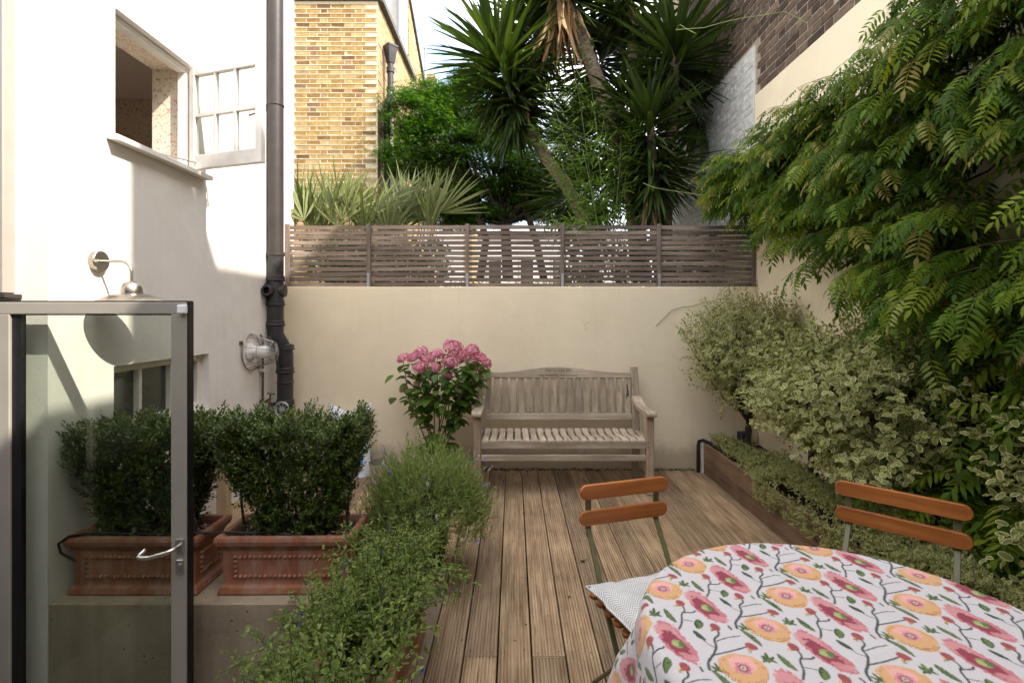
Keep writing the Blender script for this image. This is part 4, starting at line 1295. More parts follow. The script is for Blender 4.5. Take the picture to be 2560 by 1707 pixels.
T3 = trough('terracotta_trough', 'terracotta trough at the deck edge overgrown with salvia', -0.545, 2.05, 0.0, 0.30, 0.74, 0.285, 0.0, None, False)
T4 = trough('terracotta_trough', 'terracotta trough nearest the camera at the bottom under salvia', -0.575, 1.30, 0.0, 0.30, 0.70, 0.27, 0.02, None, False)

def chips(root, x0, x1, y0, y1, z, n, mat, name='bark_chips', s=0.018):
    p = np.stack([rng.uniform(x0, x1, n), rng.uniform(y0, y1, n), z + rng.uniform(0, 0.01, n)], -1)
    t = [leaf_t(1, 0.35, 1, 0.2, 0.1), leaf_t(1, 0.2, 1, 0.1, -0.1)]
    return scatter(root, 'chip', name, t, mat, p, rdir(n, -0.25, 0.25), np.tile([0, 0, 1.0], (n, 1)) + rng.normal(0, 0.4, (n, 3)), s * rng.uniform(0.5, 1.3, n), 0)
chips(T1, -2.11, -1.58, 2.53, 2.72, ZK + 0.252, 420, MT['chips'], s=0.028)
chips(T2, -1.38, -0.85, 2.53, 2.73, ZK + 0.252, 520, MT['chips'], s=0.028)

# hedge bushes ------------------------------------------------------
def hedge(name, label, x0, x1, y0, y1, z0, z1, nsp, group):
    root = thing(name, label, 'shrub', ((x0 + x1) / 2, (y0 + y1) / 2, z0), 0, group)
    n = nsp
    u = rng.uniform(0, 1, (n, 3))
    # push most shoots towards the surface of the box
    ax = rng.integers(0, 6, n)
    for k in range(3):
        u[(ax == 2 * k) & (k != 2), k] = rng.uniform(0, 0.2, ((ax == 2 * k) & (k != 2)).sum()) if True else 0
        sel = (ax == 2 * k + 1)
        u[sel, k] = rng.uniform(0.82, 1.0, sel.sum())
    h = u[:, 2]
    taper = 0.52 + 0.48 * np.clip(h * 1.35, 0, 1)
    nx = (u[:, 0] - 0.5) * taper; ny = (u[:, 1] - 0.5) * taper
    x = (x0 + x1) / 2 + nx * (x1 - x0)
    y = (y0 + y1) / 2 + ny * (y1 - y0)
    topvar = 0.035 * np.sin(x * 23 + 1.3) + 0.025 * np.sin(x * 51 + y * 30)
    z = z0 + h * (z1 - z0 + topvar)
    # open gaps low down between the stems
    gap = (np.sin(x * 38.0) > 0.55) & (h < 0.45) & (rng.random(n) < 0.8)
    keep = ~gap
    p = np.stack([x, y, z], -1)[keep]
    h = h[keep]
    d = np.stack([(nx[keep]) * 1.3, ny[keep] * 1.3, 0.55 + 0.5 * h], -1) + rng.normal(0, 0.22, (keep.sum(), 3))
    pp, dd, uu, ss = sprigs(p, d, 11, 0.0075, 0.028, 0.35, 1.2)
    tm = [leaf_t(1, 0.52, 1, 0.25, 0.18), leaf_t(1, 0.46, 1, 0.3, 0.05)]
    # stray taller shoots at the top
    k = 16
    ps = np.stack([rng.uniform(x0 + 0.03, x1 - 0.03, k), rng.uniform(y0, y1, k), np.full(k, z1 - 0.03)], -1)
    a = sprigs(ps, np.tile([0, 0, 1.0], (k, 1)) + rng.normal(0, 0.18, (k, 3)), 15, 0.0075, 0.025, 0.3, 1.15)
    pp, dd, uu, ss = [np.concatenate(q) for q in zip((pp, dd, uu, ss), a)]
    scatter(root, 'leaf', 'foliage', tm, MT['hedge'], pp, dd, uu, ss, 0, True)
    m = MB()
    for i in range(7):
        bx = x0 + (x1 - x0) * (i + 0.6) / 7.3; by = (y0 + y1) / 2 + random.uniform(-0.04, 0.04)
        m.tube([(bx, by, z0 - 0.03), (bx + random.uniform(-.03, .03), by, z0 + 0.15), (bx + random.uniform(-.05, .05), by + random.uniform(-.04, .04), z1 - 0.12)], [0.008, 0.006, 0.003], 6)
    for i in range(110):
        q = Vector(p[random.randrange(len(p))]); bx = min(max(q.x + random.uniform(-.05, .05), x0 + .05), x1 - .05)
        m.tube([(bx, (y0 + y1) / 2, max(z0, q.z - 0.14)), q], [0.0035, 0.0015], 4)
    m.build('stems', MT['bark'], root, smooth=True)
    return root
hedge('hedge_bush', 'clipped dark green bush behind the glass door', -2.15, -1.545, 2.475, 2.80, ZK + 0.25, 0.89, 3200, 'clipped bushes in the terracotta troughs')
hedge('hedge_bush', 'clipped dark green bush right of the glass door', -1.425, -0.79, 2.48, 2.80, ZK + 0.25, 0.905, 3400, 'clipped bushes in the terracotta troughs')
hz_ = thing('irrigation_hose', 'thin black irrigation hose looped over the trough rims', 'hose', (-2.1, 2.48, 0.12))
m = MB(); m.tube([(-2.10, 2.46, 0.30), (-2.17, 2.455, 0.345), (-2.185, 2.46, 0.385), (-2.15, 2.475, 0.415), (-2.05, 2.50, 0.42), (-1.7, 2.52, 0.405), (-1.42, 2.53, 0.41), (-1.1, 2.545, 0.395)], 0.006, 6); m.build('tube', MT['black'], hz_, smooth=True)

# wooden post, offcut, sack, bowl --------------------------------------------
po_ = thing('timber_post', 'short pale timber post standing between the two clipped bushes', 'post', (-2.1, 3.68, 0))
a = P(559, 1302, 3.68)
m = MB(); m.box(a.x - 0.037, a.x + 0.037, 3.65, 3.72, 0.0, 0.62); m.build('shaft', MT['post'], po_, bevel=0.004)
m = MB(); m.prism([(a.x - 0.037, 0.62), (a.x + 0.037, 0.62), (a.x, 0.645)], 3.65, 3.72, 'Y'); m.build('cap', MT['post'], po_)
m = MB(); c = P(922, 1310, 3.0); m.prism([(-0.07, 0.0), (0.08, 0.0), (0.06, 0.10), (0.02, 0.17), (-0.05, 0.09)], -0.04, 0.05, 'Y'); m.xform(Matrix.Translation((c.x, 3.0, 0.16)))
m.box(c.x - 0.09, c.x + 0.1, 2.93, 3.07, -0.002, 0.16)
tag(m.build('stone_block', MT['concrete'], bevel=0.01), 'rough pointed stone block between bush and lavender', 'stone')

bg = thing('compost_sack', 'white plastic sack slumped against the cream wall', 'sack', (-1.5, 4.72, 0))
m = MB()
nu, nv = 20, 22
vs, fs = [], []
for side in (-1, 1):
    for j in range(nv + 1):
        v = j / nv
        for i in range(nu + 1):
            u = i / nu
            e = max(0.0, math.sin(math.pi * u)) ** 0.55 * max(0.0, 1 - v ** 5) ** 0.7
            wr = 0.012 * math.sin(17 * u + 9 * v) * math.sin(11 * v + 3) + 0.008 * math.sin(31 * u + 5 * v)
            top = 0.0 if v < 0.75 else (v - 0.75) * 4 * (0.055 * abs(2 * u - 1) ** 2 - 0.035 * math.sin(math.pi * u) + 0.012 * math.sin(9 * u))
            x = (u - 0.5) * (0.40 - 0.03 * math.sin(math.pi * v)) + 0.01 * math.sin(6 * v)
            vs.append((-1.515 + x, 4.70 + side * (0.085 * e + wr * e) + 0.06 * v, 0.0 + 0.60 * v + top + 0.015 * math.sin(3 * u) * v))
o_ = (nu + 1) * (nv + 1)
for s in (0, 1):
    for j in range(nv):
        for i in range(nu):
            q = s * o_ + j * (nu + 1) + i
            fs.append((q, q + 1, q + nu + 2, q + nu + 1) if s == 0 else (q, q + nu + 1, q + nu + 2, q + 1))
m.add(vs, fs); m.build('bag', MT['whitefab'], bg, smooth='all')
MT['cyan'] = simple('blue_printing_ink', (0.03, 0.28, 0.52), 0.5)
m = MB(); m.box(-1.46, -1.36, 4.629, 4.632, 0.12, 0.22); m.build('printed_panel', MT['cyan'], bg)

bo = thing('steel_bowl', 'stainless steel bowl on the deck near the cream wall', 'bowl', (P(957, 1180, 4.45).x, 4.5, 0))
c = Vector((P(957, 1180, 4.45).x, 4.5, 0.015))
m = MB(); m.lathe([(0.001, 0), (0.115, 0.0), (0.125, 0.012), (0.13, 0.08), (0.132, 0.165), (0.138, 0.168), (0.138, 0.172), (0.130, 0.172), (0.126, 0.09), (0.12, 0.02), (0.001, 0.012)], c, 40); m.build('bowl', MT['chrome'], bo, smooth=True)
m = MB(); m.lathe([(0.09, -0.015), (0.118, -0.015), (0.118, 0.0), (0.09, 0.0)], c, 30); m.build('base_ring', MT['black'], bo)

# ================================================================== BENCH
BX, BW = 0.413, 0.74
bn = thing('garden_bench', 'weathered teak garden bench with carved top rail against the wall', 'bench', (BX, 4.45, 0))
FY, RY = 4.185, 4.715     # front and rear leg planes
def bx(name, x0, x1, y0, y1, z0, z1, mat, bev=0.005): return MB().box(BX + x0, BX + x1, y0, y1, z0, z1).build(name, MT[mat], bn, bevel=bev)
for s in (-1, 1):
    xa, xb_ = (-BW, -BW + 0.062) if s < 0 else (BW - 0.062, BW)
    m = MB(); m.prism([(FY, 0), (FY + 0.062, 0), (FY + 0.062, 0.45), (FY + 0.052, 0.645), (FY - 0.002, 0.645), (FY, 0.47)], BX + xa, BX + xb_, 'X'); m.build('front_leg', MT['teak_new'], bn, bevel=0.005)
    m = MB(); m.prism([(RY - 0.065, 0), (RY, 0), (RY, 0.42), (RY + 0.065, 0.985), (RY + 0.055, 1.0), (RY + 0.01, 0.995), (RY - 0.055, 0.46), (RY - 0.065, 0.40)], BX + xa, BX + xb_, 'X'); m.build('back_post', MT['teak_z'], bn, bevel=0.005)
    # armrest: curved
    top = [(FY - 0.05, 0.672), (FY - 0.04, 0.688), (FY, 0.69), (FY + 0.15, 0.678), (FY + 0.3, 0.685), (FY + 0.42, 0.715), (RY - 0.03, 0.735)]
    bot = [(RY - 0.03, 0.685), (FY + 0.42, 0.675), (FY + 0.3, 0.648), (FY + 0.15, 0.640), (FY, 0.6455), (FY - 0.04, 0.6455), (FY - 0.05, 0.655)]
    aw = 0.0
    m = MB(); m.prism(top + bot, BX + xa - 0.012, BX + xb_ + 0.012, 'X'); m.build('armrest', MT['teak_y'], bn, bevel=0.006, seg=2)
    bx('side_stretcher', xa + 0.012, xb_ - 0.012, FY + 0.062, RY - 0.064, 0.16, 0.215, 'teak_y')
    bx('side_rail', xa + 0.010, xb_ - 0.010, FY + 0.062, RY - 0.064, 0.36, 0.43, 'teak_y')
    m = MB()
    for zz in (0.43, 0.395, 0.305): m.lathe([(0.005, -0.002), (0.0005, -0.0022)], (BX + s * (BW - 0.012 if s < 0 else BW - 0.05), FY, zz), 8, axis='Y')
    m.build('dowel_ends', MT['engrave'], bn)
bx('front_rail', -BW + 0.0625, BW - 0.0625, FY + 0.006, FY + 0.04, 0.378, 0.448, 'teak')
bx('front_stretcher', -BW + 0.0625, BW - 0.0625, FY + 0.014, FY + 0.04, 0.275, 0.328, 'teak')
bx('rear_rail', -BW + 0.0625, BW - 0.0625, RY - 0.06, RY - 0.035, 0.355, 0.42, 'teak')
# back: leaning plane
def lean(z): return RY - 0.028 + max(0, z - 0.45) * 0.115
m = MB(); z0, z1 = 0.515, 0.572
m.prism([(lean(z0) - 0.016, z0), (lean(z0) + 0.016, z0), (lean(z1) + 0.016, z1), (lean(z1) - 0.016, z1)], BX - BW + 0.0625, BX + BW - 0.0625, 'X'); m.build('back_rail', MT['teak'], bn, bevel=0.004)
# crest rail with cupid bow
N = 28; vs, fs = [], []
for i in range(N + 1):
    u = -1 + 2 * i / N
    x = BX + u * (BW - 0.0625)
    zt = 0.950 + 0.044 * (0.5 + 0.5 * math.cos(math.pi * min(1, abs(u) / 0.78))) ** 0.9 - 0.006 * abs(u)
    zb = 0.893
    for (zz, dy) in ((zb, -0.017), (zb, 0.017), (zt, 0.017), (zt, -0.017)):
        vs.append((x, lean(zz) + dy, zz))
for i in range(N):
    q = 4 * i
    for e in range(4): fs.append((q + e, q + (e + 1) % 4, q + 4 + (e + 1) % 4, q + 4 + e))
fs += [(0, 3, 2, 1), (4 * N, 4 * N + 1, 4 * N + 2, 4 * N + 3)]
m = MB(); m.add(vs, fs); crest = m.build('crest_rail', MT['teak'], bn, bevel=0.003)
ns = 18
span = 2 * (BW - 0.0625)
for i in range(ns):
    x = BX - span / 2 + span * (i + 0.5) / ns
    m = MB(); z0, z1 = 0.573, 0.8925
    m.add([(x + a, lean(z) + b, z) for z in (z0, z1) for a, b in ((-0.0255, -0.008), (0.0255, -0.008), (0.0255, 0.008), (-0.0255, 0.008))],
          [(0, 3, 2, 1), (4, 5, 6, 7), (0, 1, 5, 4), (1, 2, 6, 5), (2, 3, 7, 6), (3, 0, 4, 7)])
    m.build('back_slat', MT['teak_z'], bn, bevel=0.002)
nss = 20
slp = [(FY + 0.004, 0.4485), (FY + 0.05, 0.455), (FY + 0.13, 0.452), (FY + 0.24, 0.432), (FY + 0.34, 0.424), (FY + 0.42, 0.43), (RY - 0.055, 0.445)]
smesh = None
for i in range(nss):
    x = BX - span / 2 + span * (i + 0.5) / nss
    if smesh is None:
        b = MB(); b.prism(slp + [(y, z - 0.02) for y, z in reversed(slp)], -0.0255, 0.0255, 'X')
        b.v = [(p[0], p[1] - 4.45, p[2]) for p in b.v]
        smesh = b.mesh('seat_slat', MT['teak_y'], bevel=0.003)
    o = bpy.data.objects.new('seat_slat', smesh); COL.objects.link(o); o.parent = bn; o.location = (x - BX, 0, random.uniform(-.001, .001))
# carved words
def words(txt, size, x, z, parent, mat, extr=0.0006, sh=1.0):
    cu = bpy.data.curves.new('lettering', 'FONT')
    cu.body = txt; cu.size = size; cu.align_x = 'CENTER'; cu.extrude = extr; cu.space_character = sh
    ob = bpy.data.objects.new('lettering', cu); COL.objects.link(ob)
    dg = bpy.context.evaluated_depsgraph_get()
    me = bpy.data.meshes.new_from_object(ob.evaluated_get(dg))
    bpy.data.objects.remove(ob)
    me.materials.clear(); me.materials.append(mat)
    o = link('carved_lettering', me, parent)
    M = Matrix.Translation((x, lean(z) - 0.0178, z)) @ Matrix.Rotation(math.radians(90) - math.atan(0.115), 4, 'X')
    o.matrix_basis = ROOTM[parent.name].inverted() @ M
    return o
words('Harry and Elli', 0.040, BX + 0.005, 0.951, crest, MT['engrave'], sh=1.08)
words('1st Wedding Anniversary', 0.033, BX + 0.005, 0.909, crest, MT['engrave'], sh=1.05)
m = MB()
for xx, zz, w_, h_ in ((BX + span / 2 - span / ns * 1.5 - 0.004, 0.79, 0.004, 0.035), (BX + span / 2 - span / ns * 0.5 - 0.002, 0.80, 0.006, 0.04), (BX + span / 2 - span / ns * 0.5 + 0.004, 0.755, 0.009, 0.035), (BX + span / 2 - span / ns * 0.5 - 0.009, 0.73, 0.005, 0.022)):
    k = 9
    vs = [(xx + w_ * math.cos(t) * random.uniform(.6, 1.2), lean(zz + h_ * math.sin(t)) - 0.0086, zz + h_ * math.sin(t)) for t in [2 * math.pi * i / k for i in range(k)]]
    m.add(vs, [tuple(range(k))])
m.build('rot_marks', MT['black'], bn)

# ================================================================== RAISED BED
bd = thing('raised_bed', 'raised bed edged with two grooved brown boards along the right wall', 'planter', (1.8, 3.0, 0))
for k, (za, zb) in enumerate(((0.0, 0.138), (0.141, 0.279))):
    Mx = Matrix.Translation((1.775, (0.4 + BACK - 0.11) / 2, (za + zb) / 2)) @ Matrix.Rotation(math.radians(-90), 4, 'Y')
    o = reeded_board('edging_board', bd, 0, 0.138, 0.4, BACK - 0.11, MT['bedwood'], 9, 0, ROOTM[bd.name].inverted() @ Mx)
m = MB(); m.box(1.806, RIGHT - 0.03, 0.4, BACK - 0.02, LOW, 0.235); m.build('soil', MT['soil'], bd)
m = MB(); m.box(1.762, 1.80, BACK - 0.105, BACK - 0.075, 0, 0.29); m.build('end_post', MT['whitewood'], bd)
bh = thing('black_hose', 'black hose running up the end of the raised bed', 'hose', (1.75, 4.8, 0))
m = MB(); m.tube([(1.735, 4.80, 0.0), (1.735, 4.80, 0.25), (1.742, 4.80, 0.29), (1.775, 4.78, 0.305), (1.83, 4.70, 0.285), (1.88, 4.60, 0.245), (1.92, 4.45, 0.23)], 0.017, 8); m.build('tube', MT['black'], bh, smooth=True)
for (px_, py_, Yd, lab) in ((1820, 1122, 4.55, 'small black spike spotlight at the end of the raised bed'), (1866, 1098, 4.78, 'black box spotlight on the wall behind the shrub trunk')):
    c = P(px_, py_, Yd)
    sp_ = thing('garden_spotlight', lab, 'spotlight', (c.x, Yd, 0.235))
    m = MB()
    if Yd < 4.6:
        m.lathe([(0.001, -0.035), (0.034, -0.035), (0.036, -0.02), (0.03, 0.03), (0.012, 0.04), (0.001, 0.04)], c, 16, axis='Y')
    else:
        m.box(c.x - 0.045, c.x + 0.045, Yd, BACK - 0.0, c.z - 0.045, c.z + 0.055)
    m.build('head', MT['black'], sp_, bevel=0.0 if Yd < 4.6 else 0.006, smooth=True)
    m = MB(); m.tube([c + Vector((0, 0.01, -0.03)), (c.x, Yd + 0.01, 0.20)], 0.007, 6); m.build('spike', MT['black'], sp_)
    m = MB(); m.tube([c + Vector((0, 0, 0)), c + Vector((-0.05, -0.02, 0.03)), c + Vector((-0.09, -0.03, -0.05)), (c.x - 0.05, Yd, 0.22)], 0.004, 5); m.build('cable', MT['black'], sp_, smooth=True)

# litter along the foot of the back wall
m = MB(); c = Vector((P(1457, 1403, 3.08).x, 3.08, 0)); m.lathe([(0.016, 0.0008), (0.0005, 0.0009)], c, 10); m.build('knot_hole', MT['black'], deck)

# ================================================================== TABLE, CLOTH, CHAIRS
TC = Vector((0.815, 1.19, 0)); TR = 0.487; TZ = 0.735
tb = thing('round_table', 'round folding garden table hidden under the floral cloth', 'table', (TC.x, TC.y, 0))
m = MB(); m.lathe([(0.001, TZ - 0.025), (TR - 0.008, TZ - 0.025), (TR - 0.004, TZ - 0.012), (TR - 0.008, TZ - 0.002), (0.001, TZ - 0.002)], (TC.x, TC.y, 0), 48); m.build('tabletop', MT['chairmetal'], tb, smooth=True)
for s in (-1, 1):
    for e in (-1, 1):
        m = MB(); m.beam((TC.x + s * 0.26, TC.y + e * 0.30, 0), (TC.x + s * 0.26 * (1 if e > 0 else 0.93), TC.y - e * 0.25, TZ - 0.025), 0.028, 0.012); m.build('leg', MT['chairmetal'], tb)

def smooth01(e0, e1, x):
    t = np.clip((x - e0) / (e1 - e0), 0, 1)
    return t * t * (3 - 2 * t)
def vnoise(x, y, s, seed=0):
    r = np.random.default_rng(seed).random((64, 64))
    X, Y = x * s, y * s
    i, j = np.floor(X).astype(int), np.floor(Y).astype(int)
    fx, fy = X - i, Y - j
    fx = fx * fx * (3 - 2 * fx); fy = fy * fy * (3 - 2 * fy)
    g = lambda a, b: r[a % 64, b % 64]
    return g(i, j) * (1 - fx) * (1 - fy) + g(i + 1, j) * fx * (1 - fy) + g(i, j + 1) * (1 - fx) * fy + g(i + 1, j + 1) * fx * fy
def srgb(r, g, b):
    f = lambda c: ((c / 255 + 0.055) / 1.055) ** 2.4 if c > 10 else c / 255 / 12.92
    return np.array([f(r), f(g), f(b)])
RU, RV = 0.182, 0.264
def paint(X, Y):
    """printed cotton: rows of pink poppies and orange flowers on dark branching stems"""
    n = len(X)
    C = np.tile(srgb(198, 193, 196), (n, 1))
    ox, oy = X - 0.6105, Y - 1.4556
    U = ox * -0.653 + oy * -0.757
    V = ox * 0.757 + oy * -0.653
    AA = 0.0014
    def over(mask, col):
        nonlocal C
        C = C * (1 - mask[:, None]) + col * mask[:, None]
    def cell(u0, v0):
        du = U - u0; du = du - np.round(du / RU) * RU
        dv = V - v0; dv = dv - np.round(dv / RV) * RV
        return du, dv
    def seg(pts, w, col, w1=None):
        pts = np.array(pts, float)
        # smooth the polyline
        for _ in range(2):
            q = [pts[0]]
            for a, b in zip(pts[:-1], pts[1:]): q += [a * 0.75 + b * 0.25, a * 0.25 + b * 0.75]
            q.append(pts[-1]); pts = np.array(q)
        c0 = pts.mean(0)
        du, dv = cell(*c0)
        du = du + c0[0]; dv = dv + c0[1]
        best = np.full(n, 9.0)
        L = len(pts) - 1
        for i in range(L):
            a, b = pts[i], pts[i + 1]
            ab = b - a
            t = np.clip(((du - a[0]) * ab[0] + (dv - a[1]) * ab[1]) / (ab @ ab + 1e-12), 0, 1)
            d = np.hypot(du - a[0] - t * ab[0], dv - a[1] - t * ab[1])
            ww = w + ((w1 if w1 is not None else w) - w) * (i + t) / L
            best = np.minimum(best, d - ww)
        best = best + (vnoise(X, Y, 420, 3) - 0.5) * 0.0016
        over(1 - smooth01(-AA, AA, best), col)
    def ell(u0, v0, a, b, ang, col, rag=0.0, rs=260, bend=0.0, soft=AA, alpha=1.0):
        du, dv = cell(u0, v0)
        ca, sa = math.cos(ang), math.sin(ang)
        p = du * ca + dv * sa; q = -du * sa + dv * ca
        q = q - bend * (p * p / a)
        r = np.sqrt((p / a) ** 2 + (q / b) ** 2) + 1e-6
        d = (r - 1) * min(a, b) + rag * (vnoise(X, Y, rs, 5) - 0.5)
        over(alpha * (1 - smooth01(-soft, soft, d)), col)
        return p, q, r
    def leaf(u0, v0, L, W, ang, col, col2, bend=0.2):
        du, dv = cell(u0, v0)
        ca, sa = math.cos(ang), math.sin(ang)
        p = (du * ca + dv * sa) / L; q = (-du * sa + dv * ca)
        q = q - bend * L * (p * p - 0.25)
        w = W * np.clip(1 - (2 * p) ** 2, 0, 1) ** 0.75
        d = np.abs(q) - w + (vnoise(X, Y, 300, 8) - 0.5) * 0.002
        d = np.where(np.abs(p) > 0.5, 0.01, d)
        over(1 - smooth01(-AA, AA, d), col)
        d2 = np.maximum(np.abs(q - W * 0.15) - w * 0.6, 0) + np.where(np.abs(p) > 0.42, 0.01, 0)
        over(0.85 * (1 - smooth01(0, AA, d2)) * (vnoise(X, Y, 200, 9) > 0.3), col2)
    stem = srgb(62, 72, 70)
    lg, dg, g2 = srgb(104, 124, 64), srgb(50, 76, 50), srgb(60, 80, 70)
    # stems: branching stem between the columns
    seg([(0.041, 0.0943), (0.02, 0.082), (-0.0112, 0.0834), (-0.045, 0.080), (-0.066, 0.064), (-0.0905, 0.0712), (-0.108, 0.055)], 0.0032, stem, 0.0022)
    seg([(-0.012, 0.083), (-0.045, 0.108), (-0.088, 0.134)], 0.0022, stem)
    seg([(-0.062, 0.072), (-0.095, 0.090), (-0.112, 0.108)], 0.0016, stem)
    seg([(-0.040, 0.080), (-0.040, 0.060), (-0.052, 0.044)], 0.0012, stem)
    seg([(0.056, 0.085), (0.048, 0.076)], 0.0026, stem)
    # stem above each poppy
    seg([(0.13, -0.012), (0.10, -0.016), (0.07, -0.032), (0.052, -0.028), (0.030, -0.048)], 0.0026, stem, 0.002)
    seg([(0.062, -0.03), (0.046, -0.010), (0.036, -0.010)], 0.0024, stem)
    seg([(0.09, -0.020), (0.082, 0.002)], 0.0013, stem)
    # leaves
    leaf(0.094, -0.050, 0.060, 0.0075, 0.95, dg, lg, 0.18)
    leaf(0.084, 0.016, 0.040, 0.0105, 0.35, dg, lg, -0.2)
    leaf(-0.0585, 0.034, 0.042, 0.0066, 1.1, g2, dg, 0.1)
    leaf(-0.125, 0.128, 0.072, 0.0070, 1.05, dg, lg, -0.25)
    for k in range(5):
        a = -0.5 + 0.5 * k
        leaf(0.0236 + 0.006 * math.cos(k * 1.9), 0.106 + 0.006 * math.sin(k * 1.9), 0.026, 0.0036, a + 0.4, lg, dg, 0.1)
        leaf(-0.0727 + 0.007 * math.cos(k * 1.9), 0.180 + 0.007 * math.sin(k * 1.9), 0.028, 0.0042, a, lg, dg, 0.1)
    # buds
    bud, bud2 = srgb(166, 80, 82), srgb(136, 54, 62)
    for (u, v, a) in ((0.0276, -0.0522, 0.85), (-0.112, 0.052, 0.9), (-0.092, 0.140, 1.35)):
        ell(u + 0.010, v, 0.006, 0.010, a, srgb(236, 170, 110), 0.006, 500)
        ell(u + 0.009, v + 0.002, 0.004, 0.012, a + 0.3, lg, 0.008, 500)
        p, q, r = ell(u, v, 0.0145, 0.0105, a, bud, 0.001)
        over(0.7 * (r < 0.92) * (vnoise(X, Y, 620, 11) > 0.5), bud2)
    # pink poppies
    A = math.atan2(0.80, 0.60)
    pk, pkl, cr, crd = srgb(190, 112, 120), srgb(204, 140, 142), srgb(146, 58, 78), srgb(126, 42, 62)
    du, dv = cell(0.004, 0.004)
    ell(0.0, 0.0, 0.077, 0.030, A, pk, 0.007, 190, 0.10)
    ell(0.014, 0.022, 0.046, 0.029, A + 0.1, pk, 0.006, 190, 0.0)
    ell(-0.022, -0.034, 0.030, 0.024, A, pkl, 0.007, 160, alpha=0.8)
    p, q, r = ell(0.006, 0.004, 0.048, 0.021, A + 0.05, cr, 0.010, 150)
    ell(0.016, 0.020, 0.030, 0.016, A, cr, 0.006, 180)
    over(0.45 * (r < 0.95) * (vnoise(X, Y, 700, 13) > 0.6), crd)
    ell(0.030, 0.046, 0.022, 0.010, A + 0.9, pkl, 0.004, 200, 0.2, alpha=0.75)
    ell(-0.030, -0.010, 0.028, 0.004, A - 0.1, pkl, 0.004, 200, 0.2, alpha=0.8)
    cu, cv = cell(0.004, 0.010)
    ell(0.004, 0.008, 0.0155, 0.0125, A, srgb(140, 160, 92), 0.001)
    ell(0.000, 0.016, 0.010, 0.0095, A, srgb(84, 104, 62), 0.002, alpha=0.85)
    ell(0.008, 0.004, 0.008, 0.008, A, srgb(164, 176, 110), 0.003, alpha=0.9)
    # orange flowers
    ov, ou = 0.147, -0.011
    or_, orl, ord_ = srgb(208, 160, 108), srgb(214, 170, 120), srgb(160, 112, 60)
    ell(ou, ov, 0.044, 0.050, 0.3, or_, 0.006, 120)
    ell(ou + 0.022, ov + 0.010, 0.027, 0.042, 0.0, or_, 0.005, 160)
    p, q, r = ell(ou + 0.009, ov + 0.004, 0.042, 0.047, 0.2, orl, 0.004, 150, alpha=0.0)
    th_ = np.arctan2(q, p)
    hatch = (np.sin(th_ * 95 + 3 * vnoise(X, Y, 90, 17)) > 0.25) & (r > 0.76) & (r < 1.03) & (p > 0.008)
    over(0.75 * hatch, ord_)
    rim = np.abs(r - 0.99) < 0.035
    over(0.55 * rim * (vnoise(X, Y, 240, 19) > 0.45), ord_)
    ell(ou - 0.010, ov - 0.006, 0.026, 0.028, 0.3, srgb(226, 164, 160), 0.012, 140, soft=0.006, alpha=0.85)
    ell(ou + 0.002, ov + 0.0, 0.018, 0.017, 0.0, srgb(196, 116, 138), 0.012, 520, alpha=0.9)
    ell(ou + 0.002, ov + 0.0, 0.012, 0.011, 0.0, srgb(148, 66, 96), 0.008, 620, alpha=0.9)
    ell(ou + 0.001, ov, 0.0066, 0.0058, 0.4, srgb(226, 214, 190), 0.001)
    ell(ou + 0.001, ov, 0.0048, 0.0040, 0.4, srgb(120, 150, 96), 0.001)
    C = C * 0.9 + 0.1 * C.mean(1, keepdims=True)
    w = 0.955 + 0.07 * vnoise(X, Y, 900, 23)
    return np.clip(C * w[:, None], 0, 1)

cl_mat, cn, cln, cb_ = nt('printed_cotton')
ca_ = cn.new('ShaderNodeAttribute'); ca_.attribute_name = 'print'
cln.new(ca_.outputs['Color'], cb_.inputs['Base Color'])
cb_.inputs['Roughness'].default_value = 0.85
cb_.inputs['Specular IOR Level'].default_value = 0.15
try:
    cb_.inputs['Sheen Weight'].default_value = 0.15
except Exception: pass
bump(cn, cln, cb_, noise(cn, cln, objvec(cn, cln, jitter=False), 700, 2), 0.06, 0.002)

DROP = 0.34
G = 0.0026
gx = np.arange(-(TR + DROP), TR + DROP + G, G)
gn = len(gx)
S_, T_ = np.meshgrid(gx, gx, indexing='xy')
rr = np.hypot(S_, T_); th_ = np.arctan2(T_, S_)
Rc = TR + 0.003
fold = 0.5 + 0.5 * np.sin(th_ * 9 + 0.9 * np.sin(th_ * 2 + 1) + 2.2)
ex = np.clip(rr - Rc, 0, None)
bend = 0.03
flare = 0.02 * (1 - np.exp(-ex / 0.02)) + ex * (0.04 + 0.27 * fold * np.clip(ex / 0.22, 0, 1))
drop = np.where(ex > 0, np.sqrt(np.clip(ex * ex - (flare * 0.8) ** 2, 0, None)), 0)
r2 = np.minimum(rr, Rc) + flare
zz = TZ + 0.004 - drop * 0.97
bumps = 0.0028 * (vnoise(S_.ravel() + 3, T_.ravel() + 3, 4.5, 31).reshape(S_.shape) - 0.5) + 0.0018 * np.sin((S_ * 0.8 + T_ * 0.6) * 22) * vnoise(S_.ravel() + 3, T_.ravel() + 3, 3, 33).reshape(S_.shape)
zz = zz + np.where(rr < Rc, bumps * np.clip((Rc - rr) / 0.05, 0, 1) + 0.001, 0)
for (ax_, off_, am_) in ((0.3, 0.02, 0.0022), (0.3, -0.27, 0.0016), (0.3 + math.pi / 2, -0.05, 0.002), (0.3 + math.pi / 2, 0.25, 0.0016)):
    dl_ = np.abs(S_ * math.cos(ax_) + T_ * math.sin(ax_) - off_)
    zz = zz + am_ * np.exp(-dl_ / 0.010)
zz = zz + np.where(rr < Rc, 0.0022 * np.sin(S_ * 31 + 9 * vnoise(S_.ravel() + 3, T_.ravel() + 3, 3.1, 35).reshape(S_.shape)) * (vnoise(S_.ravel() + 3, T_.ravel() + 3, 5.0, 37).reshape(S_.shape) - 0.3), 0)
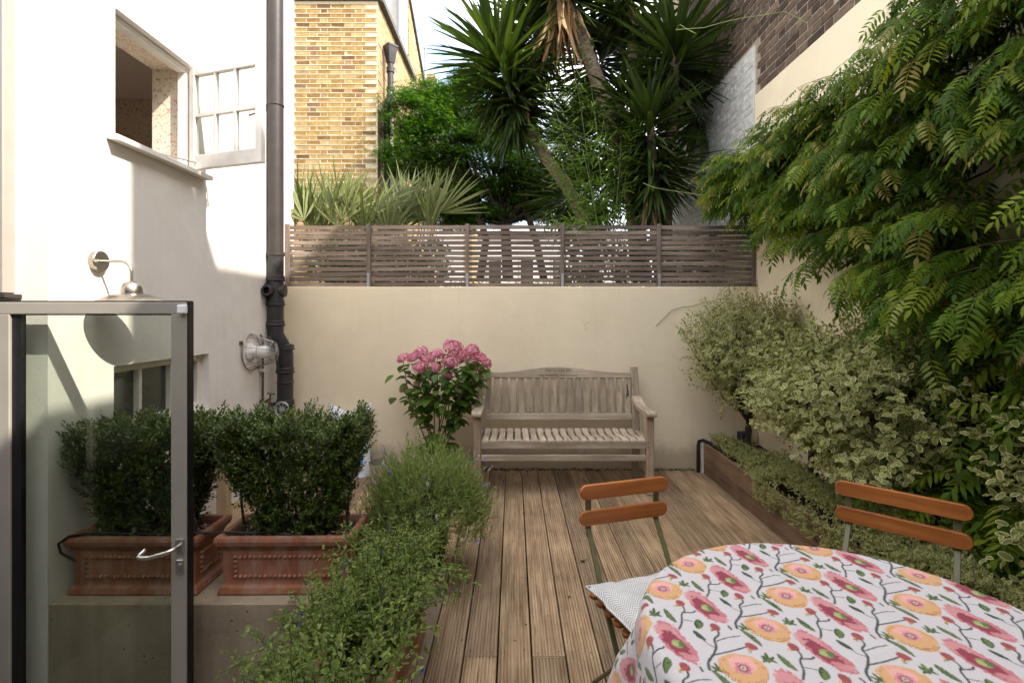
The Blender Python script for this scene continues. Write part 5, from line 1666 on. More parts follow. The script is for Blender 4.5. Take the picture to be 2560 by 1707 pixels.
CXX = TC.x + r2 * np.cos(th_); CYY = TC.y + r2 * np.sin(th_)
inside = rr <= TR + DROP
# drop what no side view could see of the print: cloth nearer than the camera keeps its plain weave resolution
idx = -np.ones((gn, gn), int)
idx[inside] = np.arange(inside.sum())
Vc = np.stack([CXX[inside], CYY[inside], zz[inside]], -1)
q = np.stack([idx[:-1, :-1], idx[:-1, 1:], idx[1:, 1:], idx[1:, :-1]], -1).reshape(-1, 4)
q = q[(q >= 0).all(1)]
me = bpy.data.meshes.new('tablecloth')
me.vertices.add(len(Vc)); me.vertices.foreach_set('co', (Vc - np.array([TC.x, TC.y, 0])).astype(np.float32).ravel())
me.loops.add(q.size); me.loops.foreach_set('vertex_index', q.astype(np.int32).ravel())
me.polygons.add(len(q)); me.polygons.foreach_set('loop_start', (np.arange(len(q)) * 4).astype(np.int32)); me.polygons.foreach_set('loop_total', np.full(len(q), 4, np.int32))
me.polygons.foreach_set('use_smooth', np.ones(len(q), bool))
me.materials.append(cl_mat)
colr = paint((TC.x + S_[inside]), (TC.y + T_[inside]))
at = me.attributes.new('print', 'FLOAT_COLOR', 'POINT')
at.data.foreach_set('color', np.concatenate([colr, np.ones((len(colr), 1))], 1).astype(np.float32).ravel())
me.update(calc_edges=True)
tcl = link('tablecloth', me)
tcl.location = (TC.x, TC.y, 0)
tag(tcl, 'white cotton tablecloth printed with pink poppies and orange flowers', 'tablecloth')

# bistro chairs -------------------------------------------------------------
def bistro(name, label, c, face, group, half=0.205):
    """c: point under the middle of the back; face: unit direction the seat looks"""
    rz = math.atan2(face[1], face[0]) + math.pi / 2       # local -Y is the facing direction
    t = thing(name, label, 'chair', (c[0], c[1], 0), rz, group)
    def slat(z, y, L, name_='back_slat'):
        hw = 0.030
        pts = []
        for i in range(9): a = -math.pi / 2 + math.pi * i / 8; pts.append((L - hw + hw * math.cos(a), hw * math.sin(a)))
        for i in range(9): a = math.pi / 2 + math.pi * i / 8; pts.append((-L + hw + hw * math.cos(a), hw * math.sin(a)))
        m = MB(); m.prism(pts, -0.008, 0.008, 'Y')
        # gentle back curve
        m.v = [(x, yy + y + 0.010 * (1 - (x / L) ** 2), zz + z) for x, yy, zz in m.v]
        return m.build(name_, MT['slat'], t, bevel=0.0035, seg=2, local=True)
    slat(0.775, -0.012, half); slat(0.668, 0.0 - 0.004, half)
    ux = half - 0.045
    for s in (-1, 1):
        m = MB()     # upright: flat bar at the back, then a straight leg forward to the front foot
        m.beam((s * ux, 0.008, 0.80), (s * ux, 0.008, 0.62), 0.026, 0.006, (0, 1, 0))
        m.beam((s * ux, 0.0085, 0.625), (s * (ux + 0.002), -0.135, 0.40), 0.020, 0.011, (0, 1, 0))
        m.beam((s * (ux + 0.002), -0.135, 0.40), (s * (ux + 0.004), -0.425, 0.0), 0.020, 0.011, (0, 1, 0))
        m.build('front_leg', MT['chairmetal'], t, bevel=0.002, local=True)
        m = MB(); m.beam((s * (ux - 0.022), -0.39, 0.39), (s * (ux - 0.022), 0.0, 0.0), 0.020, 0.011, (0, 1, 0)); m.build('rear_leg', MT['chairmetal'], t, bevel=0.002, local=True)
        m = MB(); m.lathe([(0.012, -0.004), (0.012, 0.004), (0.0005, 0.0045)], (s * (ux + 0.004), 0.0, 0.60), 10, axis='X'); m.build('pivot', MT['chairmetal'], t, local=True)
        m = MB(); m.beam((s * (ux - 0.01), -0.40, 0.387), (s * (ux - 0.01), -0.06, 0.387), 0.012, 0.016); m.build('seat_rail', MT['chairmetal'], t, local=True)
    m = MB(); m.beam((-ux, -0.385, 0.06), (ux, -0.385, 0.06), 0.012, 0.012); m.build('crossbar', MT['chairmetal'], t, local=True)
    for i in range(6):
        y = -0.085 - i * 0.062
        pts = []
        hw = 0.022; L = half - 0.005
        for k in range(7): a = -math.pi / 2 + math.pi * k / 6; pts.append((L - hw + hw * math.cos(a), y + hw * math.sin(a)))
        for k in range(7): a = math.pi / 2 + math.pi * k / 6; pts.append((-L + hw + hw * math.cos(a), y + hw * math.sin(a)))
        m = MB(); m.prism(pts, 0.395, 0.411, 'Z'); m.build('seat_slat', MT['slat'], t, bevel=0.003, local=True)
    return t
CH1 = (0.457, 2.116); f1 = (0.307, -0.952)
CH2 = (1.498, 1.985); f2 = (-0.699, -0.715)
bistro('bistro_chair', 'slatted bistro chair with a patterned cushion between table and bench', CH1, f1, 'bistro chairs at the table', 0.203)
bistro('bistro_chair', 'slatted bistro chair beside the raised bed, facing the table', CH2, f2, 'bistro chairs at the table', 0.215)

# cushion ---------------------------------------------------------------------
cu_m, n_, l_, b_ = nt('herringbone_cushion_cloth')
tc = n_.new('ShaderNodeTexCoord'); sp = n_.new('ShaderNodeSeparateXYZ'); l_.new(tc.outputs['Object'], sp.inputs[0])
zig = math_(n_, l_, 'PINGPONG', sp.outputs['X'], 0.020)
ph = math_(n_, l_, 'ADD', sp.outputs['Y'], math_(n_, l_, 'MULTIPLY', zig, 1.1))
wob = math_(n_, l_, 'MULTIPLY', noise(n_, l_, tc.outputs['Object'], 60, 3), 0.006)
st_ = math_(n_, l_, 'SINE', math_(n_, l_, 'MULTIPLY', math_(n_, l_, 'ADD', ph, wob), 560.0))
nz_ = noise(n_, l_, tc.outputs['Object'], 9, 4)
f_ = math_(n_, l_, 'ADD', math_(n_, l_, 'MULTIPLY', st_, 0.3), nz_)
l_.new(ramp(n_, l_, f_, [(0.35, (0.34, 0.35, 0.36)), (0.6, (0.66, 0.65, 0.62))]), b_.inputs['Base Color'])
b_.inputs['Roughness'].default_value = 0.9
bump(n_, l_, b_, noise(n_, l_, tc.outputs['Object'], 260, 3), 0.2, 0.002)
csh = thing('seat_cushion', 'grey and white herringbone cushion on the chair seat', 'cushion', (CH1[0] + f1[0] * 0.345, CH1[1] + f1[1] * 0.345, 0.4115), math.atan2(f1[1], f1[0]) + math.pi / 2 + 0.05)
N = 26; hs = 0.225; vs, fs = [], []
for side in (1, -1):
    for j in range(N + 1):
        for i in range(N + 1):
            u = -1 + 2 * i / N; v = -1 + 2 * j / N
            e = (max(0, 1 - u ** 4) * max(0, 1 - v ** 4)) ** 0.5
            pinch = 1 - 0.075 * (1 - (u * u if abs(v) > abs(u) else v * v)) * max(abs(u), abs(v)) ** 3
            x, y = u * hs * pinch, v * hs * pinch
            h = 0.045 * e + 0.004 * math.sin(9 * u + 4 * v) * e
            vs.append((x, y, 0.046 + (h if side > 0 else -h * 0.95) + 0.012 * max(abs(u), abs(v)) ** 6 * (1 if abs(u * v) > 0.5 else 0)))
o_ = (N + 1) ** 2
for s in (0, 1):
    for j in range(N):
        for i in range(N):
            q0 = s * o_ + j * (N + 1) + i
            fs.append((q0, q0 + 1, q0 + N + 2, q0 + N + 1) if s == 0 else (q0, q0 + N + 1, q0 + N + 2, q0 + 1))
m = MB(); m.add(vs, fs); m.build('cover', cu_m, csh, smooth='all', local=True)
m = MB(); rim = [(math.copysign(1, 1), 0)]
pts = []
for k in range(4 * N):
    s_, i = divmod(k, N)
    u, v = ((-1 + 2 * i / N, -1), (1, -1 + 2 * i / N), (1 - 2 * i / N, 1), (-1, 1 - 2 * i / N))[s_]
    pinch = 1 - 0.075 * (1 - (u * u if abs(v) > abs(u) else v * v))
    pts.append((u * hs * pinch, v * hs * pinch, 0.046 + (0.012 if abs(u * v) > 0.5 else 0)))
m = MB(); m.tube(pts, 0.004, 6, closed=True); m.build('piping', cu_m, csh, smooth='all', local=True)

# ================================================================== PLANTS
def scatter_top(name, label, cat, *a, **k):
    """uncountable cover as one top-level object"""
    r = thing(name, None, None)
    o = scatter(r, *a, **k)
    o.parent = None
    bpy.data.objects.remove(r)
    o.name = name
    tag(o, label, cat, kind='stuff')
    return o

n = 700
p = np.stack([rng.uniform(-0.35, 1.72, n), BACK - np.abs(rng.normal(0, 0.022, n)) - 0.008, np.abs(rng.normal(0, 0.006, n)) + 0.002], -1)
k = 150
p2 = np.stack([rng.uniform(-0.3, 1.74, k), rng.uniform(2.2, 4.8, k), np.full(k, 0.003)], -1)
p = np.concatenate([p, p2]); n += k
scatter_top('leaf_litter', 'dry dark leaf litter along the foot of the back wall', 'leaves', 'dry_leaf', 'litter', [leaf_t(1, 0.5, 1, 0.3, 0.3), leaf_t(1, 0.25, 1, 0.1, -0.3)], MT['debris'], p, rdir(n, -0.3, 0.5), np.tile([0, 0, 1.0], (n, 1)) + rng.normal(0, 0.5, (n, 3)), np.concatenate([rng.uniform(0.012, 0.032, n - k), rng.uniform(0.006, 0.022, k)]), 0)

# --- hydrangea -------------------------------------------------------------
hc = Vector((-0.655, 4.46, 0))
hp = thing('plant_pot', 'dark green plastic pot holding the pink hydrangea', 'pot', hc)
m = MB(); m.lathe([(0.001, 0), (0.125, 0), (0.13, 0.01), (0.165, 0.27), (0.172, 0.275), (0.182, 0.29), (0.182, 0.325), (0.172, 0.33), (0.162, 0.325), (0.158, 0.28), (0.001, 0.275)], hc, 32); m.build('body', MT['potgreen'], hp, smooth=True)
m = MB(); m.lathe([(0.157, 0.0), (0.001, 0.008)], hc + Vector((0, 0, 0.288)), 20); m.build('soil', MT['soil'], hp)
hy = thing('hydrangea', 'pink flowering hydrangea in a dark pot left of the bench', 'plant', hc + Vector((0, 0, 0.29)))
HB = [(1110, 350, 42), (1185, 345, 42), (1245, 305, 50), (1290, 365, 50), (1365, 325, 50), (1235, 415, 46), (1355, 420, 38), (1325, 478, 32), (1485, 268, 62), (1635, 285, 46), (1465, 370, 56), (1550, 340, 40), (1600, 310, 45), (1625, 385, 50), (1690, 345, 46), (1730, 382, 42), (1450, 470, 28), (1115, 582, 30), (1210, 545, 26), (1540, 635, 46), (1615, 508, 40), (1665, 470, 38)]
def floret_head(mat_i=0):
    parts = []
    n = 62
    for i in range(n):
        z = 1 - 1.4 * (i + 0.5) / n
        ph = i * 2.39996
        r = math.sqrt(max(0, 1 - z * z))
        nrm = np.array([r * math.cos(ph), r * math.sin(ph), z])
        c = nrm * np.array([1, 1, 0.72]) * random.uniform(0.78, 1.08)
        a = unit(np.cross(nrm, rdir(1)[0])); b = np.cross(nrm, a)
        for k in range(4):
            t = k * math.pi / 2 + random.uniform(-0.2, 0.2)
            d = a * math.cos(t) + b * math.sin(t) + nrm * 0.22
            parts.append(place_t(leaf_t(0.24, 0.22, 1, 0.2, 0.1, 0.5), c, d, nrm))
    return join_t(parts)
hd = [tmesh('flower_head', floret_head(), MT['hydf']) for _ in range(3)]
hdo = tmesh('flower_head', floret_head(), MT['hydold'])
for me_ in hd + [hdo]:
    a_ = me_.attributes.new('rnd', 'FLOAT', 'POINT')
    nv_ = len(me_.vertices); a_.data.foreach_set('value', np.repeat(rng.random(nv_ // 20 + 1), 20)[:nv_].astype(np.float32))
heads = []
Mi_ = ROOTM[hy.name].inverted()
for k, (cx_, cy_, r_) in enumerate(HB):
    Yd = 4.46 + random.uniform(-0.17, 0.12)
    c = P(640 + cx_ / 3.0147, 780 + cy_ / 3.0147, Yd)
    rad = r_ / 3.0147 * Yd / F_PX * 1.2
    heads.append((c, rad))
    o = bpy.data.objects.new('flower_head', hdo if k >= 20 else random.choice(hd)); COL.objects.link(o); o.parent = hy
    tilt = Vector((c.x - hc.x, (c.y - hc.y) - 0.15, 0.5)).normalized()
    if k >= 19: tilt = Vector((0.1, -0.8, 0.2)).normalized()
    o.matrix_basis = Mi_ @ (Matrix.Translation(c) @ tilt.to_track_quat('Z', 'Y').to_matrix().to_4x4() @ Matrix.Scale(rad, 4))
lp, ld, lu, ls = [], [], [], []
stm = 0
for k, (c, rad) in enumerate(heads):
    b0 = hc + Vector((random.uniform(-.06, .06), random.uniform(-.05, .05), 0.28))
    mid = b0.lerp(c, 0.5) + Vector(((c.x - hc.x) * 0.18, random.uniform(-.05, .05), 0.02))
    pts = [b0, b0.lerp(mid, 0.5) + Vector((0, 0, 0.02)), mid, mid.lerp(c, 0.5) + Vector((0, 0, -0.01)), c - Vector((0, 0, rad * 0.3))]
    if k % 2 == 0 or k > 16:
        m = MB(); m.tube(pts, [0.006, 0.0055, 0.005, 0.004, 0.003], 6); m.build('stem', MT['twig'], hy, smooth=True)
    for f in (0.38, 0.48, 0.58, 0.66, 0.74, 0.82, 0.89, 0.95):
        if random.random() < (0.4 if f < 0.5 else 0.8):
            i = min(3, int(f * 4)); q = pts[i].lerp(pts[i + 1], f * 4 - i)
            an = random.uniform(0, 6.28)
            for s in (0, math.pi):
                d = Vector((math.cos(an + s), math.sin(an + s) * 0.9 - 0.15, random.uniform(-0.55, 0.15)))
                lp.append(q); ld.append(d); lu.append((0, -0.25, 1)); ls.append(random.uniform(0.075, 0.125))
for i in range(70):
    c_, r_ = random.choice(heads); q = c_ + Vector((random.gauss(0, .05), random.gauss(0, .05) + 0.01, -random.uniform(0.03, 0.22)))
    an = random.uniform(0, 6.28)
    lp.append(q); ld.append((math.cos(an), math.sin(an) * 0.8 - 0.2, random.uniform(-0.6, 0.1))); lu.append((0, -0.3, 1)); ls.append(random.uniform(0.08, 0.12))
for i in range(60):
    d_ = rdir(1)[0]; q = Vector((-0.63, 4.42, 0.88)) + Vector(d_ * np.array([0.27, 0.15, 0.26])) * random.uniform(0.5, 1)
    lp.append(q); ld.append((d_[0], d_[1] - 0.3, random.uniform(-0.6, 0.1))); lu.append((0, -0.3, 1)); ls.append(random.uniform(0.08, 0.12))
for i in range(34):      # low leaves round the pot
    an = random.uniform(0, 6.28); q = hc + Vector((math.cos(an) * 0.07, math.sin(an) * 0.06, random.uniform(0.32, 0.55)))
    lp.append(q); ld.append((math.cos(an), math.sin(an), random.uniform(-0.5, 0.2))); lu.append((0, -0.2, 1)); ls.append(random.uniform(0.09, 0.13))
scatter(hy, 'leaf', 'leaves', [leaf_t(1, 0.62, 3, 0.16, 0.3), leaf_t(1, 0.55, 3, 0.25, 0.15)], MT['hydl'], [tuple(p) for p in lp], [tuple(p) for p in ld], lu, ls, 300, True)

# --- lavender -------------------------------------------------------------------
lc = Vector((-0.575, 3.02, 0))
lvp = thing('plant_pot', 'dark blue glazed pot under the lavender', 'pot', lc)
m = MB(); m.lathe([(0.001, 0), (0.15, 0), (0.165, 0.01), (0.21, 0.33), (0.225, 0.34), (0.228, 0.375), (0.215, 0.38), (0.20, 0.36), (0.19, 0.33), (0.001, 0.325)], lc, 36); m.build('body', MT['potblue'], lvp, smooth=True)
m = MB(); m.lathe([(0.192, 0.0), (0.001, 0.008)], lc + Vector((0, 0, 0.335)), 20); m.build('soil', MT['soil'], lvp)
lv = thing('lavender', 'bushy lavender with mauve flower spikes in a blue pot', 'plant', lc + Vector((0, 0, 0.335)))
n = 1700
d = rdir(n, -0.5, 1.0)
rad = rng.uniform(0.35, 1.0, n) ** 0.6
p = np.array([lc.x + 0.085, lc.y - 0.08, 0.39]) + d * np.array([0.335, 0.32, 0.265]) * rad[:, None]
p[:, 2] -= 0.10 * (np.hypot(d[:, 0], d[:, 1]) * rad) ** 3
dd = unit(d * np.array([0.6, 0.6, 0.5]) + np.array([0, 0, 0.85]) + rng.normal(0, 0.22, (n, 3)))
dd[::7] = unit(dd[::7] + rng.normal(0, 0.5, dd[::7].shape)); p[::9] += dd[::9] * 0.07
a = sprigs(p, dd, 11, 0.0095, 0.044, 0.3, 0.95, 0.35)
scatter(lv, 'leaf', 'foliage', [leaf_t(1, 0.14, 1, 0.2, 0.1), leaf_t(1, 0.18, 1, 0.2, -0.08)], MT['lav'], *a, 0)
m = MB()
for i in range(160):
    q = Vector(p[random.randrange(n)]); m.tube([lc + Vector((random.uniform(-.08, .08), random.uniform(-.08, .08), 0.34)), q], [0.002, 0.0012], 3)
m.build('stems', MT['twig'], lv)
sp_t = join_t([place_t(leaf_t(0.011, 0.009, 1, 0.3, 0.2), (0, 0, 0.006 * j + (0.012 if j > 5 else 0)), (math.cos(2.4 * i + j), math.sin(2.4 * i + j), 0.8), (0, 0, 1)) for j in range(7) for i in range(5)])
spm = tmesh('flower_spike', sp_t, MT['lavfl'])
stx = MB()
for i in range(34):
    q = Vector(p[random.randrange(n)]) if i > 14 else lc + Vector((random.uniform(-.3, .36), random.uniform(-.25, .1), 0.45))
    tip = q + Vector(((q.x - lc.x) * 0.35 + random.uniform(-.05, .05), (q.y - lc.y) * 0.3 + random.uniform(-.05, .02), random.uniform(0.05, 0.17)))
    stx.tube([q, q.lerp(tip, 0.5) + Vector((0, 0, 0.015)), tip], 0.0011, 3)
    o = bpy.data.objects.new('flower_spike', spm); COL.objects.link(o); o.parent = lv
    dv = (tip - q).normalized()
    o.matrix_basis = ROOTM[lv.name].inverted() @ (Matrix.Translation(tip - dv * 0.01) @ dv.to_track_quat('Z', 'Y').to_matrix().to_4x4() @ Matrix.Scale(random.uniform(0.65, 1.15), 4))
stx.build('flower_stalks', MT['lav'], lv)

# --- salvia in the two near troughs ------------------------------------------------
def salvia(name, label, x0, x1, y0, y1, z, nst, bias, seed, lens=(0.22, 0.5)):
    random.seed(seed)
    root = thing(name, label, 'plant', ((x0 + x1) / 2, (y0 + y1) / 2, z))
    lp, ld, lu, ls = [], [], [], []
    st = MB(); tips = []
    for i in range(nst):
        b = Vector((random.uniform(x0, x1), random.uniform(y0, y1), z))
        an = random.uniform(0, 6.28)
        out = Vector((math.cos(an) + bias[0], math.sin(an) + bias[1], 0)) * random.uniform(0.3, 1.0)
        L = random.uniform(*lens)
        pts = []
        for k in range(7):
            t = k / 6
            pts.append(b + out * L * 0.62 * t + Vector((0, 0, L * (0.9 * t - 0.62 * t * t * min(1.3, out.length)))) + Vector((random.gauss(0, .006), random.gauss(0, .006), 0)))
        st.tube(pts, [0.0022, 0.002, 0.0018, 0.0016, 0.0014, 0.0012, 0.001], 4)
        tips.append((pts[-1], (pts[-1] - pts[-2]).normalized()))
        for k in range(1, 7):
            for h in (0.0, 0.5):
                if k == 6 and h: continue
                q = pts[k].lerp(pts[min(6, k + 1)], h)
                ax = (pts[min(6, k + 1)] - pts[k - 1]).normalized()
                a0 = (k + h * 2) * 1.57 + i
                sd_ = ax.cross(Vector((0.3, 0.2, 1))).normalized(); w_ = ax.cross(sd_)
                for s in (0, math.pi):
                    d = ax * 0.35 + sd_ * math.cos(a0 + s) + w_ * math.sin(a0 + s)
                    lp.append(q); ld.append(d); lu.append((random.gauss(0, .3), random.gauss(0, .3) - 0.2, 1)); ls.append(random.uniform(0.017, 0.031) * (1.1 - 0.35 * k / 6))
                    if random.random() < 0.7:     # small axillary pair
                        lp.append(q + d.normalized() * 0.008); ld.append(ax + d * 0.5 + Vector((random.gauss(0, .3),) * 3)); lu.append((0, -0.3, 1)); ls.append(random.uniform(0.010, 0.02))
    scatter(root, 'leaf', 'leaves', [leaf_t(1, 0.52, 2, 0.2, 0.2), leaf_t(1, 0.44, 2, 0.28, 0.05)], MT['salvia'], [tuple(q) for q in lp], [tuple(q) for q in ld], lu, ls, 300, True)
    st.build('stems', MT['twig'], root)
    fl = tmesh('flower', join_t([place_t(leaf_t(0.011, 0.006, 1, 0.4, 0.3), (0, 0, 0), d, (0, 0, 1)) for d in ((1, 0, .4), (-.6, .7, .4), (-.5, -.8, .3), (.1, .2, 1))]), MT['blue'])
    for tp_, dv in random.sample(tips, min(6, len(tips))):
        q = tp_ + dv * 0.05
        m = MB(); m.tube([tp_, q + Vector((0, 0, 0.06))], 0.001, 3); m.build('flower_stalk', MT['twig'], root)
        for e in range(random.choice((1, 1, 2))):
            o = bpy.data.objects.new('flower', fl); COL.objects.link(o); o.parent = root
            o.matrix_basis = ROOTM[root.name].inverted() @ (Matrix.Translation(q + Vector((random.gauss(0, .006), 0, 0.02 + 0.03 * e))) @ Matrix.Rotation(random.uniform(0, 6), 4, 'Z'))
    random.seed(seed + 1)
    return root
salvia('salvia', 'leafy salvia with tiny blue flowers filling the deck edge trough', -0.66, -0.42, 1.75, 2.40, 0.25, 330, (0.12, 0.05), 11, (0.2, 0.54))
salvia('salvia', 'leafy salvia sprawling at the bottom edge left of the deck', -0.66, -0.40, 1.15, 1.62, 0.24, 130, (-0.1, 0.3), 12, (0.25, 0.6))
salvia('salvia', 'pale leafy salvia leaning over the concrete wall at the bottom', -0.86, -0.68, 1.75, 2.3, -0.02, 150, (-0.4, 0.0), 13, (0.25, 0.58))
sp4 = thing('terracotta_pot', 'round terracotta pot below the concrete wall', 'pot', (-0.82, 2.05, LOW))
m = MB(); m.lathe([(0.001, 0), (0.12, 0), (0.17, 0.46), (0.19, 0.47), (0.19, 0.53), (0.17, 0.535), (0.15, 0.5), (0.001, 0.49)], (-0.82, 2.05, LOW), 30); m.build('body', MT['terra'], sp4, smooth=True)

# --- variegated shrubs ------------------------------------------------------------
def vshrub(name, label, base, c, rad, nsp, k, step, size, n_ind, trunks, group, seed, low=None):
    random.seed(seed)
    root = thing(name, label, 'shrub', base, 0, group)
    c = np.array(c); rad = np.array(rad)
    d = rdir(nsp)
    r = rng.uniform(0.25, 1.0, nsp) ** 0.45
    lump = 1 + 0.16 * np.sin(d[:, 0] * 5 + seed) * np.cos(d[:, 2] * 6 + d[:, 1] * 4) + 0.10 * rng.normal(0, 1, nsp)
    p = c + d * rad * (r * lump)[:, None]
    p[:, 0] = np.minimum(p[:, 0], RIGHT - 0.06 - rng.uniform(0, 0.06, nsp))
    p[:, 1] = np.minimum(p[:, 1], BACK - 0.04 - rng.uniform(0, 0.05, nsp))
    keep = p[:, 2] > base[2] + (0.08 if low is None else np.interp(p[:, 1], low[0], low[1]))
    p, d = p[keep], d[keep]
    dd = unit(d + np.array([-0.25, -0.2, 0.55]) + rng.normal(0, 0.35, d.shape))
    a = sprigs(p, dd, k, step, size, 0.55, 1.35, 0.3)
    kk = 10 if n_ind else 8
    tm = [vleaf_t(1, 0.56, 0.2, 0.15, 0.02, kk), vleaf_t(1, 0.64, 0.12, 0.25, 0.03, kk), vleaf_t(1, 0.50, 0.3, 0.05, 0.02, kk)]
    scatter(root, 'leaf', 'leaves', tm, [MT['vgreen'], MT['vcream']], *a, n_ind, False)
    m = MB()
    tt = []
    for (tx, ty, tz, rr_) in trunks:
        e = Vector((tx, ty, tz))
        tt.append(branch_mesh(m, base, e, rr_, rr_ * 0.55, 0.05, 6, 8))
    m.build('trunk', MT['bark'], root, smooth=True)
    m = MB()
    for i in range(150):
        q = Vector(p[random.randrange(len(p))])
        t_ = random.choice(tt); s = random.choice(t_[3:])
        branch_mesh(m, s, q, 0.0065, 0.0018, 0.07, 4, 4)
    m.build('branches', MT['bark'], root, smooth=True)
    return root
G_ = 'variegated shrubs in the raised bed'
vshrub('variegated_shrub', 'rounded variegated shrub in the corner by the back wall', (2.08, 4.50, 0.23), (2.02, 4.33, 1.17), (0.50, 0.44, 0.43), 2000, 8, 0.013, 0.031, 0, [(2.07, 4.42, 0.72, 0.022), (2.14, 4.5, 0.8, 0.012), (1.98, 4.4, 0.8, 0.009)], G_, 3)
vshrub('variegated_shrub', 'wide variegated shrub with dark forked trunk in mid bed', (2.04, 3.50, 0.23), (1.98, 2.98, 0.99), (0.44, 0.74, 0.41), 1650, 8, 0.016, 0.041, 300, [(1.99, 3.42, 0.75, 0.026), (2.06, 3.2, 0.72, 0.015), (1.98, 3.0, 0.8, 0.013)], G_, 5, ([2.3, 2.7, 3.1, 3.6], [0.2, 0.28, 0.46, 0.6]))
vshrub('variegated_shrub', 'large leaved variegated shrub at the right edge of the picture', (2.24, 1.84, 0.23), (2.18, 1.86, 0.88), (0.25, 0.28, 0.45), 360, 8, 0.02, 0.050, 300, [(2.13, 2.05, 0.7, 0.02), (2.2, 1.9, 0.65, 0.013)], G_, 8)
# creeping variegated ground cover
n = 3800
y = rng.uniform(1.2, 4.62, n)
w = rng.beta(1.3, 1.6, n)
x = 1.775 + w * 0.36 - 0.05 * (y < 3.6) * rng.random(n)
hgt = 0.05 + 0.13 * (0.5 + 0.5 * np.sin(y * 5.1 + 1) * np.cos(x * 9)) * rng.random(n) ** 0.5 + 0.06 * (y < 3.6)
p = np.stack([x, y, 0.23 + hgt], -1)
spill = rng.random(n) < 0.16
spill &= (y < 3.7)
p[spill, 0] = 1.765 - rng.uniform(0, 0.05, spill.sum()); p[spill, 2] = 0.30 - rng.uniform(-0.05, 0.13, spill.sum())
dd = unit(np.tile([-0.35, -0.3, 0.8], (n, 1)) + rng.normal(0, 0.45, (n, 3)))
a = sprigs(p, dd, 8, 0.008, 0.025, 0.5, 1.3, 0.3)
scatter_top('ground_cover', 'low creeping variegated ground cover spilling over the raised bed edge', 'ground cover', 'leaf', 'ground_cover_leaves', [vleaf_t(1, 0.58, 0.2, 0.1, 0.02, 6), vleaf_t(1, 0.50, 0.3, 0.2, 0.02, 6)], [MT['vgreen'], MT['vcream']], *a, 0)

# --- wisteria -----------------------------------------------------------------------
ws = thing('wisteria', 'large wisteria covering the right hand wall', 'climber', (2.3, 2.6, 0.23))
def wleaf(pairs, curl, mi=0):
    parts = []
    L = 1.0
    pts = [np.array([0.03 * math.sin(3 * t), t, -curl * t * t]) for t in np.linspace(0, 1, pairs + 2)]
    for i in range(pairs):
        t = 0.18 + 0.74 * i / (pairs - 1)
        q = np.array([0.03 * math.sin(3 * t), t, -curl * t * t])
        s = 0.34 * (0.75 + 0.35 * math.sin(math.pi * (0.15 + 0.8 * t)))
        for sd_ in (-1, 1):
            parts.append(place_t(leaf_t(s * random.uniform(0.9, 1.1), s * 0.26, 2, 0.16, 0.28 + random.uniform(-.1, .12), 0.4), q, (sd_ * 0.9, 0.5 + random.uniform(-.12, .12), -0.12 + random.uniform(-.1, .1)), (sd_ * 0.15, 0, 1)))
    parts.append(place_t(leaf_t(0.34, 0.12, 2, 0.16, 0.3, 0.4), pts[-1], (0, 1, -curl * 1.5), (0, 0, 1)))
    rv, rf = [], []
    for i in range(len(pts) - 1):
        a, b = pts[i], pts[i + 1]; w_ = 0.006
        k = len(rv); rv += [a + (-w_, 0, 0), a + (w_, 0, 0), b + (w_, 0, 0), b + (-w_, 0, 0)]; rf.append((k, k + 1, k + 2, k + 3))
    parts.append((np.array(rv), rf, [mi] * len(rf)))
    return join_t(parts)
wt = [wleaf(6, 0.25), wleaf(7, 0.35), wleaf(6, 0.15), wleaf(7, 0.45)]
# wall outline of the climber: top and bottom edge and depth as a function of Y
ky = [1.1, 2.05, 2.34, 2.54, 2.885, 3.13, 3.32, 3.65, 4.2, 4.65, 5.2]
ktop = [3.7, 3.4, 3.28, 3.18, 3.08, 3.05, 3.04, 3.02, 2.98, 2.93, 2.78]
kbot = [1.2, 1.24, 1.34, 1.50, 1.60, 1.74, 1.85, 2.04, 2.28, 2.42, 2.58]
kth = [0.55, 0.60, 0.60, 0.58, 0.52, 0.48, 0.46, 0.46, 0.46, 0.50, 0.42]
LP, LD, LU, LS, YP, YD, YU, YS = [], [], [], [], [], [], [], []
shoots = MB()
def wput(q, d, s, young=False):
    u = (random.gauss(-0.25, .2), random.gauss(-0.4, .25), 0.85)
    if young: YP.append(tuple(q)); YD.append(tuple(d)); YU.append(u); YS.append(s)
    else: LP.append(tuple(q)); LD.append(tuple(d)); LU.append(u); LS.append(s)
random.seed(77)
